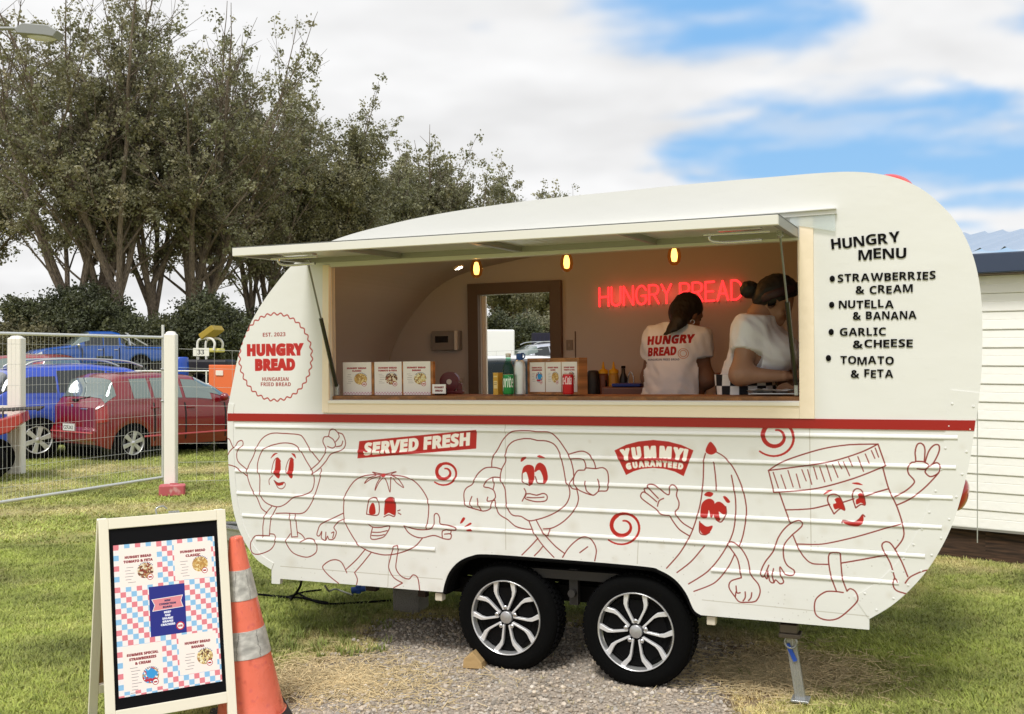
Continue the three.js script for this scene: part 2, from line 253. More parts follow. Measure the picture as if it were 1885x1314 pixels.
// paint and lettering on the side
const RED = '#b0120d', LINE = '#7d1c16';
const sideTex = canvasTex(CW, CH, (g) => {
  const C = (px, py) => { const p = side(px, py); return [(p.x - U0) * PPM, (TV1 - p.y) * PPM * (CH / ((TV1 - TV0) * PPM))]; };
  g.fillStyle = '#e2e2de'; g.fillRect(0, 0, CW, CH);
  g.strokeStyle = 'rgba(150,140,122,0.55)'; g.lineWidth = 1.6; for (const [a, b, c, d] of [[1175, 992, 1173, 1036], [516, 1040, 815, 1064], [1292, 1102, 1600, 1132], [716, 1020, 714, 1078], [1490, 770, 1493, 1010], [930, 775, 931, 1010]]) { g.beginPath(); g.moveTo(...C(a, b)); g.lineTo(...C(c, d)); g.stroke(); }
  for (let i = 0; i < 160; i++) { const [x, y] = C(rr(430, 1780), rr(800, 1130)), r = rr(4, 26), q = g.createRadialGradient(x, y, 0, x, y, r); q.addColorStop(0, `rgba(140,118,86,${rr(0.04, 0.13)})`); q.addColorStop(1, 'rgba(140,118,86,0)'); g.fillStyle = q; g.fillRect(x - r, y - r, 2 * r, 2 * r); }
  for (let i = 0; i < 1600; i++) { const a = rr(0.005, 0.022); g.fillStyle = rnd() < 0.5 ? `rgba(120,105,80,${a})` : `rgba(255,255,250,${a})`; const x = rr(0, CW), y = rr(0, CH), w = rr(1, 30), h = rr(1, 4); g.fillRect(x, y, w, h); }
  for (let i = 0; i < 260; i++) { g.fillStyle = `rgba(90,75,60,${rr(0.1, 0.4)})`; g.beginPath(); const [x, y] = C(rr(440, 1700), rr(985, 1140)); g.arc(x, y, rr(0.5, 1.5), 0, 7); g.fill(); }
  g.lineCap = g.lineJoin = 'round';
  let zx = 0, zy = 0, zs = 1;
  const zone = (x, y, s) => { zx = x; zy = y; zs = s; };
  const pt = ([x, y]) => C(zx + x / zs, zy + y / zs);
  const path = (pts, closed) => {
    const q = pts.map(pt); g.beginPath();
    if (q.length < 3) { g.moveTo(...q[0]); g.lineTo(...q[1]); return; }
    const n = q.length, P = (i) => (closed ? q[(i + n) % n] : q[clamp(i, 0, n - 1)]);
    g.moveTo(...q[0]);
    for (let i = 0; i < (closed ? n : n - 1); i++) { const a = P(i - 1), b = P(i), c = P(i + 1), d = P(i + 2), k = 1 / 6; g.bezierCurveTo(b[0] + (c[0] - a[0]) * k, b[1] + (c[1] - a[1]) * k, c[0] - (d[0] - b[0]) * k, c[1] - (d[1] - b[1]) * k, c[0], c[1]); }
  };
  const L = (pts, w = 2.5) => { path(pts); g.strokeStyle = LINE; g.lineWidth = w; g.stroke(); };
  const Fl = (pts) => { path(pts, true); g.fillStyle = RED; g.fill(); };
  const poly = (pts) => { g.beginPath(); pts.forEach((p, i) => (i ? g.lineTo(...pt(p)) : g.moveTo(...pt(p)))); g.closePath(); g.fillStyle = RED; g.fill(); };
  const lines = (list, w) => list.forEach((l) => L(l, w));
  // first loaf
  zone(410, 740, 3.369);
  lines([[[600, 360], [545, 290], [500, 215], [470, 195], [390, 188], [305, 187], [250, 215], [215, 265], [190, 330], [160, 390], [152, 440], [175, 520], [215, 590], [240, 650], [275, 680]], [[330, 683], [400, 682], [480, 685], [520, 665], [555, 610], [575, 560], [600, 480], [612, 420], [610, 405]],
    [[300, 262], [250, 290], [225, 340], [215, 400], [230, 460], [232, 560], [260, 610], [305, 635], [350, 642], [390, 625], [440, 585], [500, 570], [550, 545], [568, 490], [560, 430], [520, 360], [480, 290], [440, 255], [370, 247], [300, 262]],
    [[545, 412], [590, 375], [620, 335], [640, 300], [640, 280], [622, 240], [630, 210], [655, 205], [665, 170], [690, 160], [715, 182], [745, 195], [762, 250], [740, 290], [672, 315], [640, 360], [600, 405], [555, 440]], [[705, 270], [735, 262], [745, 235]], [[715, 182], [722, 210], [700, 240]], [[655, 205], [685, 225], [700, 262], [680, 278], [650, 268]],
    [[150, 410], [95, 360], [90, 300], [125, 260], [120, 232], [95, 240], [70, 275], [45, 225], [30, 220]], [[150, 450], [80, 395], [30, 380]], [[68, 275], [45, 300], [35, 320]],
    [[305, 640], [265, 690], [250, 760], [250, 830]], [[335, 645], [300, 720], [290, 820]], [[415, 685], [422, 760], [428, 830]], [[450, 690], [458, 760], [465, 820]],
    [[290, 810], [320, 815], [328, 850], [300, 905], [230, 935], [185, 925], [175, 870], [200, 825], [240, 820], [290, 822]], [[420, 810], [395, 850], [400, 880], [440, 930], [520, 955], [575, 930], [585, 890], [570, 850], [530, 838], [485, 860]], [[430, 830], [465, 828]], [[465, 800], [490, 815], [508, 838]]]);
  lines([[[322, 440], [305, 420], [318, 360], [340, 338], [360, 360]], [[405, 440], [392, 410], [405, 360], [425, 338], [440, 352]], [[300, 340], [318, 315], [338, 312]], [[428, 312], [446, 318], [453, 340]], [[318, 478], [345, 495], [380, 490], [388, 510], [370, 530], [345, 525], [330, 500], [318, 478]], [[290, 505], [288, 475], [310, 450]], [[345, 510], [372, 505]]], 2);
  Fl([[335, 340], [355, 350], [360, 400], [350, 465], [320, 440], [325, 400], [328, 360]]); Fl([[420, 345], [438, 350], [440, 400], [430, 465], [405, 440], [410, 390]]); Fl([[302, 338], [318, 314], [338, 311], [322, 322]]); Fl([[428, 312], [446, 318], [453, 340], [440, 328]]); Fl([[322, 482], [345, 497], [378, 492], [372, 505], [345, 512], [332, 500]]);
  // tomato
  lines([[[1000, 445], [940, 443], [880, 450], [820, 480], [775, 540], [755, 590], [750, 680], [760, 740], [790, 800], [840, 875], [900, 915], [980, 938], [1040, 940], [1110, 925], [1190, 890], [1238, 838]], [[1262, 780], [1275, 700], [1275, 610], [1240, 540], [1190, 485], [1130, 455], [1040, 445], [1000, 445]],
    [[892, 688], [905, 610], [935, 585], [965, 602], [965, 690], [892, 688]], [[1000, 705], [1030, 692], [1068, 697], [1068, 600], [1035, 585], [1010, 610], [1003, 690]], [[905, 750], [930, 768], [980, 770], [1035, 762], [1015, 810], [985, 835], [920, 840], [930, 768]], [[928, 800], [975, 800], [1020, 790]], [[925, 820], [965, 822], [1003, 815]], [[1085, 668], [1100, 662]], [[1088, 680], [1105, 690]],
    [[748, 682], [680, 715], [610, 750], [590, 790], [585, 818], [600, 822], [615, 795], [612, 835], [638, 850], [650, 825], [660, 845], [690, 840], [705, 800], [690, 770], [720, 735], [750, 720]], [[640, 800], [638, 848]], [[675, 805], [690, 800], [682, 835]],
    [[1130, 760], [1190, 780], [1250, 785], [1290, 778], [1310, 755], [1312, 695], [1330, 685], [1345, 710], [1350, 748], [1400, 757], [1448, 772], [1440, 788], [1385, 785]], [[1125, 762], [1150, 800], [1195, 828], [1240, 835], [1310, 820], [1370, 840], [1408, 843], [1418, 825], [1412, 810], [1375, 812]], [[1385, 785], [1362, 795], [1362, 832]], [[1385, 785], [1415, 790], [1412, 812]],
    [[885, 905], [830, 970], [765, 1030]], [[922, 925], [870, 990], [818, 1050]], [[770, 1052], [735, 985], [680, 972], [630, 1000], [622, 1025], [660, 1070], [720, 1118]], [[818, 1050], [835, 1090], [830, 1125]], [[1115, 1115], [1060, 1080], [1030, 1020], [1040, 960], [1060, 895], [1070, 885], [1090, 890], [1080, 960], [1075, 1025], [1110, 1075], [1155, 1090], [1180, 1065], [1210, 1085], [1222, 1165]], [[1115, 1115], [1060, 1145]]]);
  lines([[[985, 450], [920, 470], [880, 497], [905, 465], [955, 446], [930, 428], [1000, 440], [1075, 425], [1045, 442], [1085, 465], [1122, 522], [1080, 495], [1045, 460], [1038, 550], [1020, 495], [1000, 462], [970, 490], [945, 540], [955, 500], [985, 450]]], 2.2);
  Fl([[910, 685], [912, 645], [928, 618], [942, 632], [946, 685]]); Fl([[1003, 690], [1008, 620], [1035, 585], [1066, 605], [1068, 690], [1030, 680]]); Fl([[990, 438], [1010, 438], [1010, 455], [990, 455]]);
  // second loaf
  zone(820, 740, 4.106);
  lines([[[350, 485], [355, 420], [400, 340], [440, 270], [505, 215], [620, 207], [700, 215], [790, 220], [850, 270], [900, 340], [940, 410], [965, 500], [970, 560]], [[990, 640], [1005, 720], [985, 790], [930, 860], [870, 910], [800, 945], [740, 950]], [[375, 740], [395, 820], [420, 850], [470, 880], [530, 930], [600, 950], [650, 953]],
    [[590, 268], [520, 285], [470, 330], [455, 390], [455, 440], [425, 500], [415, 570], [450, 650], [462, 770], [490, 830], [520, 850], [570, 855], [630, 888], [690, 880], [770, 855], [850, 815], [910, 765], [940, 690], [930, 620], [910, 590], [890, 480], [860, 370], [820, 310], [760, 285], [700, 282], [640, 268], [590, 268]],
    [[425, 500], [370, 485], [300, 490], [240, 540], [205, 610], [160, 640], [140, 680], [145, 750], [165, 780], [190, 790], [245, 805], [290, 815], [340, 795], [352, 745], [378, 710], [365, 660], [330, 640], [290, 630], [310, 590], [360, 560], [410, 562]], [[358, 560], [368, 610], [360, 650]], [[200, 705], [185, 750], [205, 795]], [[240, 720], [250, 770], [270, 808]], [[320, 710], [318, 740], [375, 733]],
    [[935, 385], [1030, 362], [1090, 390], [1125, 450], [1135, 495]], [[945, 420], [1030, 420], [1055, 450], [1062, 490]], [[1135, 495], [1062, 490], [1050, 505], [1000, 510], [970, 560], [970, 600], [1000, 650], [1060, 680], [1120, 695], [1160, 665], [1220, 660], [1232, 600], [1225, 520], [1190, 488], [1135, 495]], [[1055, 590], [1065, 660], [1110, 695]], [[1150, 575], [1165, 620], [1155, 665]], [[968, 560], [940, 610], [960, 645], [1000, 650]],
    [[630, 888], [670, 980], [740, 1080], [820, 1165]], [[685, 882], [740, 980], [830, 1080], [900, 1135]], [[790, 950], [775, 1000], [740, 980]], [[700, 1020], [640, 1085], [578, 1147]], [[738, 1080], [710, 1115], [672, 1153]], [[885, 1165], [930, 1095], [1000, 1030], [1060, 1008], [1110, 1040], [1140, 1110], [1128, 1192]], [[1015, 1130], [1075, 1085]],
    [[605, 685], [640, 685], [690, 695], [740, 682], [768, 700], [760, 735], [700, 745], [640, 735], [602, 718], [610, 690]], [[615, 712], [680, 715], [745, 710]], [[595, 645], [608, 680], [580, 740]], [[580, 530], [585, 590], [635, 622]], [[678, 555], [700, 600], [745, 605]]]);
  Fl([[580, 530], [590, 485], [625, 465], [665, 480], [672, 540], [665, 600], [635, 622], [630, 580], [610, 520]]); Fl([[675, 520], [685, 470], [715, 450], [755, 480], [773, 550], [765, 595], [745, 605], [735, 550], [710, 505]]); Fl([[570, 442], [578, 412], [614, 406], [595, 428]]); Fl([[698, 402], [718, 393], [757, 412], [725, 413]]);
  Fl([[110, 907], [132, 865], [149, 872], [128, 903]]); Fl([[145, 935], [185, 904], [195, 915]]); Fl([[158, 958], [195, 950], [202, 966], [172, 968]]);
  // banana
  zone(1090, 760, 3.285);
  lines([[[685, 238], [675, 280], [672, 380], [665, 470], [650, 560], [625, 650], [590, 740], [530, 840], [450, 932]], [[752, 230], [800, 260], [850, 320], [890, 400], [920, 490], [933, 590], [915, 720], [890, 800]], [[860, 850], [820, 930], [740, 1020], [615, 1072]], [[735, 290], [745, 370], [752, 460]], [[842, 370], [865, 500], [868, 600], [850, 720], [790, 840], [700, 950], [583, 1027]], [[680, 795], [600, 890], [513, 958]],
    [[590, 738], [530, 700], [490, 650], [468, 612]], [[610, 697], [550, 660], [515, 620], [503, 590], [520, 570], [525, 535], [510, 492], [515, 450], [490, 428], [470, 440], [465, 485], [440, 478], [385, 432], [345, 425], [340, 445], [400, 510]], [[468, 612], [420, 605], [380, 570], [300, 510], [298, 480], [322, 475], [390, 530]], [[322, 475], [315, 452], [342, 445]], [[395, 557], [405, 525], [432, 510]],
    [[902, 990], [880, 880], [835, 810], [820, 785], [845, 773], [890, 800], [940, 880], [960, 970], [1005, 1030], [1015, 1080], [990, 1130], [940, 1138], [890, 1135], [860, 1100], [828, 1050], [840, 1010], [902, 990]], [[870, 1040], [875, 1080], [895, 1080]], [[870, 1075], [865, 1105]], [[925, 1075], [925, 1110], [912, 1130]], [[965, 1080], [960, 1110], [945, 1128]], [[808, 560], [810, 605], [780, 652], [750, 640]], [[650, 650], [650, 715], [680, 730], [710, 715]]]);
  Fl([[715, 168], [745, 200], [752, 228], [720, 245], [688, 230], [692, 200]]); Fl([[658, 620], [662, 545], [700, 513], [738, 530], [735, 600], [720, 625], [705, 580], [695, 625]]); Fl([[735, 600], [740, 545], [770, 530], [806, 560], [808, 600], [790, 605], [765, 590], [775, 640], [750, 640]]); Fl([[678, 490], [700, 470], [732, 480], [715, 500]]); Fl([[792, 500], [810, 500], [834, 530], [815, 535]]); Fl([[650, 655], [690, 680], [728, 676], [712, 712], [680, 728], [655, 708]]);
  poly([[135, 220], [205, 186], [280, 166], [370, 157], [460, 166], [540, 187], [612, 220], [553, 375], [500, 348], [440, 331], [370, 325], [300, 331], [250, 346], [205, 368]]);
  const arcText = (str, size, y0, sag, xL, xR, weight) => { g.fillStyle = '#f2ede2'; g.font = `bold ${size}px sans-serif`; const n = str.length, adv = [...str].map((ch) => g.measureText(ch).width), tot = adv.reduce((a, b) => a + b, 0); let x = 0;
    [...str].forEach((ch, i) => { const t = (x + adv[i] / 2) / tot, zxp = mix(xL, xR, t), zyp = y0 + sag * (2 * t - 1) ** 2, [cx, cy] = pt([zxp, zyp]), [ax, ay] = pt([zxp + 8, y0 + sag * (2 * (t + 8 / (xR - xL)) - 1) ** 2]); g.save(); g.translate(cx, cy); g.rotate(Math.atan2(ay - cy, ax - cx)); g.textAlign = 'center'; g.lineWidth = size * weight; g.strokeStyle = '#f2ede2'; g.strokeText(ch, 0, 0); g.fillText(ch, 0, 0); g.restore(); x += adv[i]; }); };
  arcText('YUMMY!', 33, 258, 22, 180, 572, 0.16); arcText('GUARANTEED', 18, 315, 20, 205, 550, 0.14);
  // jar
  zone(1380, 760, 3.1275);
  lines([[[108, 325], [200, 270], [400, 205], [560, 178], [738, 173]], [[738, 173], [780, 292]], [[780, 292], [765, 305], [600, 370], [400, 425], [260, 442], [140, 450]], [[140, 450], [108, 325]], [[108, 325], [300, 300], [480, 270], [640, 220], [738, 173]],
    [[170, 450], [205, 550], [235, 630]], [[250, 700], [275, 760], [310, 820], [360, 860], [450, 865]], [[525, 858], [660, 835], [790, 810]], [[765, 305], [800, 430], [850, 540], [885, 660], [880, 720], [835, 780]], [[205, 552], [350, 545], [460, 520]], [[530, 510], [600, 488]], [[665, 472], [730, 450], [800, 430]], [[275, 748], [420, 748], [600, 710], [790, 655], [870, 632]],
    [[485, 575], [450, 505], [455, 470], [490, 460], [520, 480], [547, 550], [520, 545], [485, 575]], [[610, 540], [592, 480], [600, 440], [625, 430], [650, 450], [665, 520], [640, 520], [610, 540]], [[532, 625], [540, 612], [600, 622], [630, 605], [650, 580], [662, 590]],
    [[835, 475], [900, 440], [948, 390], [915, 345], [910, 310], [930, 280], [955, 272], [952, 220], [965, 175], [990, 170], [1008, 200], [1005, 275]], [[1010, 275], [1030, 215], [1060, 180], [1088, 180], [1088, 220], [1055, 285], [1030, 300]], [[955, 272], [1000, 275], [1030, 295], [1010, 318], [965, 315]], [[1030, 300], [1075, 280], [1095, 300], [1085, 340], [1040, 360], [1010, 335], [1018, 312]], [[845, 525], [920, 490], [1000, 430], [1060, 370], [1085, 340]],
    [[245, 695], [300, 645], [295, 615], [265, 615], [210, 650], [165, 710], [135, 790], [90, 850], [65, 905], [70, 935], [85, 930], [110, 870]], [[85, 930], [100, 948], [105, 905], [115, 960], [138, 970], [130, 930], [137, 890]], [[140, 970], [150, 955], [175, 977], [195, 965], [178, 925], [175, 880], [205, 920], [250, 925], [255, 900], [215, 870], [195, 820], [200, 750], [245, 695]],
    [[500, 1022], [470, 940], [455, 860], [455, 815], [470, 797], [515, 797], [522, 815], [525, 860], [535, 950], [560, 1020]], [[500, 1022], [440, 1022], [385, 1060], [372, 1110], [385, 1160], [440, 1185], [510, 1175], [580, 1120], [622, 1070], [610, 1025], [580, 1005], [560, 1018]], [[500, 1022], [538, 1027]],
    [[835, 945], [810, 860], [765, 775], [765, 745], [790, 735], [820, 755], [870, 840], [910, 935]], [[850, 965], [835, 945], [825, 980], [845, 1015], [917, 1038]], [[895, 972], [920, 940], [960, 918], [1010, 900], [1067, 895]]]);
  [[135, 335, 165, 425], [180, 350, 208, 430], [220, 325, 250, 420], [268, 345, 290, 425], [300, 320, 325, 385], [333, 320, 357, 405], [368, 305, 388, 375], [403, 305, 432, 390], [440, 290, 470, 385], [478, 290, 508, 365], [510, 275, 530, 315], [540, 275, 575, 355], [570, 252, 592, 300], [622, 245, 655, 330], [665, 230, 688, 285], [700, 210, 720, 255], [722, 195, 742, 248]].forEach(([a, b, c, d]) => L([[a, b], [c, d]], 2));
  Fl([[490, 548], [480, 520], [498, 512], [490, 490], [520, 485], [547, 550], [515, 543]]); Fl([[615, 520], [612, 495], [627, 482], [625, 460], [648, 458], [665, 520], [640, 510]]); Fl([[425, 463], [448, 440], [476, 437], [450, 452]]); Fl([[588, 398], [620, 394], [650, 408], [620, 406]]); Fl([[540, 615], [600, 622], [630, 605], [652, 582], [652, 622], [625, 645], [580, 643], [550, 630]]);
  // banner
  zone(0, 0, 1);
  poly([[661.5, 810], [878, 789], [876.5, 823.5], [658, 841.5]]);
  function textAt(str, x0, y0, x1, y1, hpx, color, font, weight, skew = 0) { // left and right ends of the baseline and the letter height, in photograph pixels
    const a = C(x0, y0), b = C(x1, y1), top = C(x0, y0 - hpx), h = a[1] - top[1]; g.save(); g.font = `${font.replace('$', (h / 0.73).toFixed(1))}`; g.textAlign = 'left'; const w = g.measureText(str).width, L2 = Math.hypot(b[0] - a[0], b[1] - a[1]);
    g.translate(...a); g.rotate(Math.atan2(b[1] - a[1], b[0] - a[0])); g.transform(1, 0, -skew, 1, 0, 0); g.scale(L2 / w, 1); g.fillStyle = color; if (weight) { g.strokeStyle = color; g.lineWidth = h * weight; g.lineJoin = 'miter'; g.miterLimit = 3; g.strokeText(str, 0, 0); } g.fillText(str, 0, 0); g.restore();
  }
  textAt('SERVED FRESH', 670, 835, 866, 816, 21, '#f2ede2', 'bold $px sans-serif', 0.12, 0.18);
  const swirl = (px, py, R, wob) => { const q = []; for (let i = 0; i <= 60; i++) { const t = i / 60, a = 2.35 - t * 10.2, r = R * (1 - 0.72 * t ** 0.85) * (1 + wob * Math.sin(a)); q.push(C(px + Math.cos(a) * r, py + Math.sin(a) * r * 0.95)); } for (let i = 0; i < 60; i++) { g.beginPath(); g.moveTo(...q[i]); g.lineTo(...q[i + 1]); g.strokeStyle = RED; g.lineWidth = 3.6 + 5.2 * Math.sin(Math.PI * clamp(i / 60)) ** 1.5 * (i > 25 ? 1.1 : 0.6); g.stroke(); } };
  swirl(819, 867, 26, 0.04); swirl(1147, 966, 37, 0.04); swirl(1428, 800, 41, 0.04);
  // round emblem
  { const n = 34, q = []; for (let i = 0; i < 400; i++) { const a = (i / 400) * 2 * Math.PI, r = 1 + 0.026 * Math.sin(a * n); q.push(C(507.5 + Math.cos(a) * 66.5 * r, 655 + Math.sin(a) * 79.5 * r)); } g.beginPath(); q.forEach((p, i) => (i ? g.lineTo(...p) : g.moveTo(...p))); g.closePath(); g.strokeStyle = '#a83a33'; g.lineWidth = 3.4; g.stroke(); }
  textAt('EST. 2023', 483, 617.5, 526, 616.5, 7.2, '#8e2620', 'bold $px sans-serif', 0);
  textAt('HUNGRY', 454, 652, 557, 650.5, 19.5, '#b8150f', 'bold $px sans-serif', 0.17); textAt('BREAD', 469, 679, 543.5, 678, 19.5, '#b8150f', 'bold $px sans-serif', 0.17);
  textAt('HUNGARIAN', 482, 699.5, 532, 699.5, 7, '#8e2620', 'bold $px sans-serif', 0); textAt('FRIED BREAD', 479.5, 709, 536, 709, 7, '#8e2620', 'bold $px sans-serif', 0);
});
const panelBump = dataTex(512, (x, y) => 0.5 + tnoise(x, y, 9, 4, 5) * 0.6);
const paint = phys(0xffffff, 0.42, { map: sideTex, clearcoat: 0.25, clearcoatRoughness: 0.3, bumpMap: panelBump, bumpScale: 0.006 });
const paintPlain = phys(0xe2e2de, 0.45, { clearcoat: 0.2, clearcoatRoughness: 0.35, bumpMap: blotch, bumpScale: 0.002 });
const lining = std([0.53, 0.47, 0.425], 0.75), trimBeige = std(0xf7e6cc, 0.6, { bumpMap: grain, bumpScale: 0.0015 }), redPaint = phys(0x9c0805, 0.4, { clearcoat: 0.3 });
const sideUV = (g) => planarUV(g, U0, TV0, U1 - U0, TV1 - TV0);
const woodTex = dataTex(512, (x, y) => { const w = tnoise(x, y * 0.12, 4, 3, 3), r = 0.5 + 0.5 * Math.sin((y * 46 + w * 9 + tnoise(x, y, 5, 6, 2) * 3)), v = 0.8 + 0.2 * r + tnoise(x, y, 60, 1, 2) * 0.15; return [0.62 * v, 0.42 * v, 0.24 * v]; }, true);
M.wood = std(0xffffff, 0.6, { map: woodTex }); M.paleWood = std(0xf0cf9c, 0.65, { map: woodTex }); M.paleWood.color.setRGB(1.5, 1.45, 1.5);

{ // side wall
  const s = new THREE.Shape(); const pts = [...skirt, ...bodyTop]; pts.forEach((p, i) => (i ? s.lineTo(p.x, p.y) : s.moveTo(p.x, p.y))); s.closePath();
  const h = new THREE.Path(); h.moveTo(openL, openB); h.lineTo(openR, openB); h.lineTo(openR, openT); h.lineTo(openL, openT); h.closePath(); s.holes.push(h);
  mesh('side_panel', sideUV(new THREE.ExtrudeGeometry(s, { depth: 0.03, bevelEnabled: false, curveSegments: 4 }).translate(0, 0, -0.03)), paint, trailer);
}
function ring(out, thick) { // strip of the body outline, moved inwards by thick
  const inn = out.map((p, i) => { const a = out[Math.max(0, i - 1)], b = out[Math.min(out.length - 1, i + 1)], t = b.clone().sub(a).normalize(); return new THREE.Vector2(p.x - t.y * thick, p.y + t.x * thick); });
  return inn;
}
{ // shell over roof and ends, lining inside
  const strip = (a, b, z0, z1) => { const s = new THREE.Shape(); [...a, ...b.slice().reverse()].forEach((p, i) => (i ? s.lineTo(p.x, p.y) : s.moveTo(p.x, p.y))); s.closePath(); return new THREE.ExtrudeGeometry(s, { depth: z1 - z0, bevelEnabled: false }).translate(0, 0, z0); };
  const in1 = ring(bodyTop, 0.022), in2 = ring(bodyTop, 0.025), in3 = ring(bodyTop, 0.06);
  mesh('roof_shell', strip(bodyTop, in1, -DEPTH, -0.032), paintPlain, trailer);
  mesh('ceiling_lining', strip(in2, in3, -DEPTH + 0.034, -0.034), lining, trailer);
  // flat edge flashing round the rear and front ends, 3 mm proud of the wall
  const part = (i0, i1, wd) => { const seg = bodyTop.slice(i0, i1), o = ring(seg, 0.0), q = ring(seg, wd); return sideUV(strip(o, q, 0.0, 0.0035)); };
  mesh('edge_flashing', part(0, 38, 0.125), paint, trailer); mesh('edge_flashing', part(150, bodyTop.length, 0.045), paint, trailer);
  const rivets = [], r1 = ring(bodyTop, 0.112), r2 = ring(bodyTop, 0.02); for (let i = 2; i < 38; i += 3) rivets.push(ball(0.006, r1[i].x, r1[i].y, 0.004, 1, 1, 0.5), ball(0.006, r2[i].x, r2[i].y, 0.004, 1, 1, 0.5));
  const rv = mesh('rivets', rivets, paintPlain, trailer); rv.userData.kind = 'stuff';
  // back wall with the door opening, outside skin and lining
  const dA = side(882, 541, -DEPTH + 0.05), dB = side(1014, 541, -DEPTH + 0.05), floorY = 0.56;
  const wall = (inset, z0, z1, mat, name, low) => { const o = low ? [...skirt, ...ring(bodyTop, inset)] : ring(bodyTop, inset), s = new THREE.Shape(); o.forEach((p, i) => (i ? s.lineTo(p.x, p.y) : s.moveTo(p.x, p.y))); s.closePath(); const h = new THREE.Path(); h.moveTo(dA.x, floorY); h.lineTo(dB.x, floorY); h.lineTo(dB.x, dA.y); h.lineTo(dA.x, dA.y); h.closePath(); s.holes.push(h); mesh(name, new THREE.ExtrudeGeometry(s, { depth: z1 - z0, bevelEnabled: false }).translate(0, 0, z0), mat, trailer); };
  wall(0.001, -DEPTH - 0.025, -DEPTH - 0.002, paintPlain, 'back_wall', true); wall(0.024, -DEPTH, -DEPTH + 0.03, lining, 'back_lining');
  // inner lining of the street side
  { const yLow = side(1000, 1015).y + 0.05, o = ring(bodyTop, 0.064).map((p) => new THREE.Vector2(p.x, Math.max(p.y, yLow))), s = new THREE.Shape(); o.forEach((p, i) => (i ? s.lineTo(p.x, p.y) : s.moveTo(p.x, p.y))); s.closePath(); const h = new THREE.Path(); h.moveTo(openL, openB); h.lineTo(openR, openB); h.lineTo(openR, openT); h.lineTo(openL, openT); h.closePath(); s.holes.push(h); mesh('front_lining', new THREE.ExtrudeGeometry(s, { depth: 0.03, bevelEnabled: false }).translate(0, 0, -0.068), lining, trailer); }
  const foot = bodyTop[0], fl = bodyTop[bodyTop.length - 1];
  mesh('floor_panel', box(foot.x - fl.x - 0.16, 0.05, DEPTH - 0.41, (foot.x + fl.x) / 2, floorY - 0.03, -DEPTH / 2 - 0.165), std(0x4a4642, 0.7), trailer);
  // brown door frame on the inside and the edge of the open door
  const fw = 0.085, z = -DEPTH + 0.03, fr = std([0.13, 0.085, 0.055], 0.6), f = grp('door_frame', trailer);
  mesh('jamb', box(fw, dA.y - floorY + fw, 0.05, dA.x - fw / 2, (dA.y + fw + floorY) / 2, z + 0.026), fr, f); mesh('jamb', box(fw, dA.y - floorY + fw, 0.05, dB.x + fw / 2, (dA.y + fw + floorY) / 2, z + 0.026), fr, f);
  mesh('lintel', box(dB.x - dA.x - 0.002, fw, 0.05, (dA.x + dB.x) / 2, dA.y + fw / 2, z + 0.026), fr, f);
  mesh('door', box(dB.x - dA.x + 0.04, dA.y - floorY, 0.04, dA.x - (dB.x - dA.x) / 2 - 0.06, (dA.y + floorY) / 2, -DEPTH - 0.06), std(0xcdbfae, 0.5), trailer); mesh('door_stop', box(0.03, dA.y - floorY - 0.01, 0.024, dA.x + 0.016, (dA.y + floorY) / 2, -DEPTH - 0.012), std(0xe8dccb, 0.5), trailer);
}
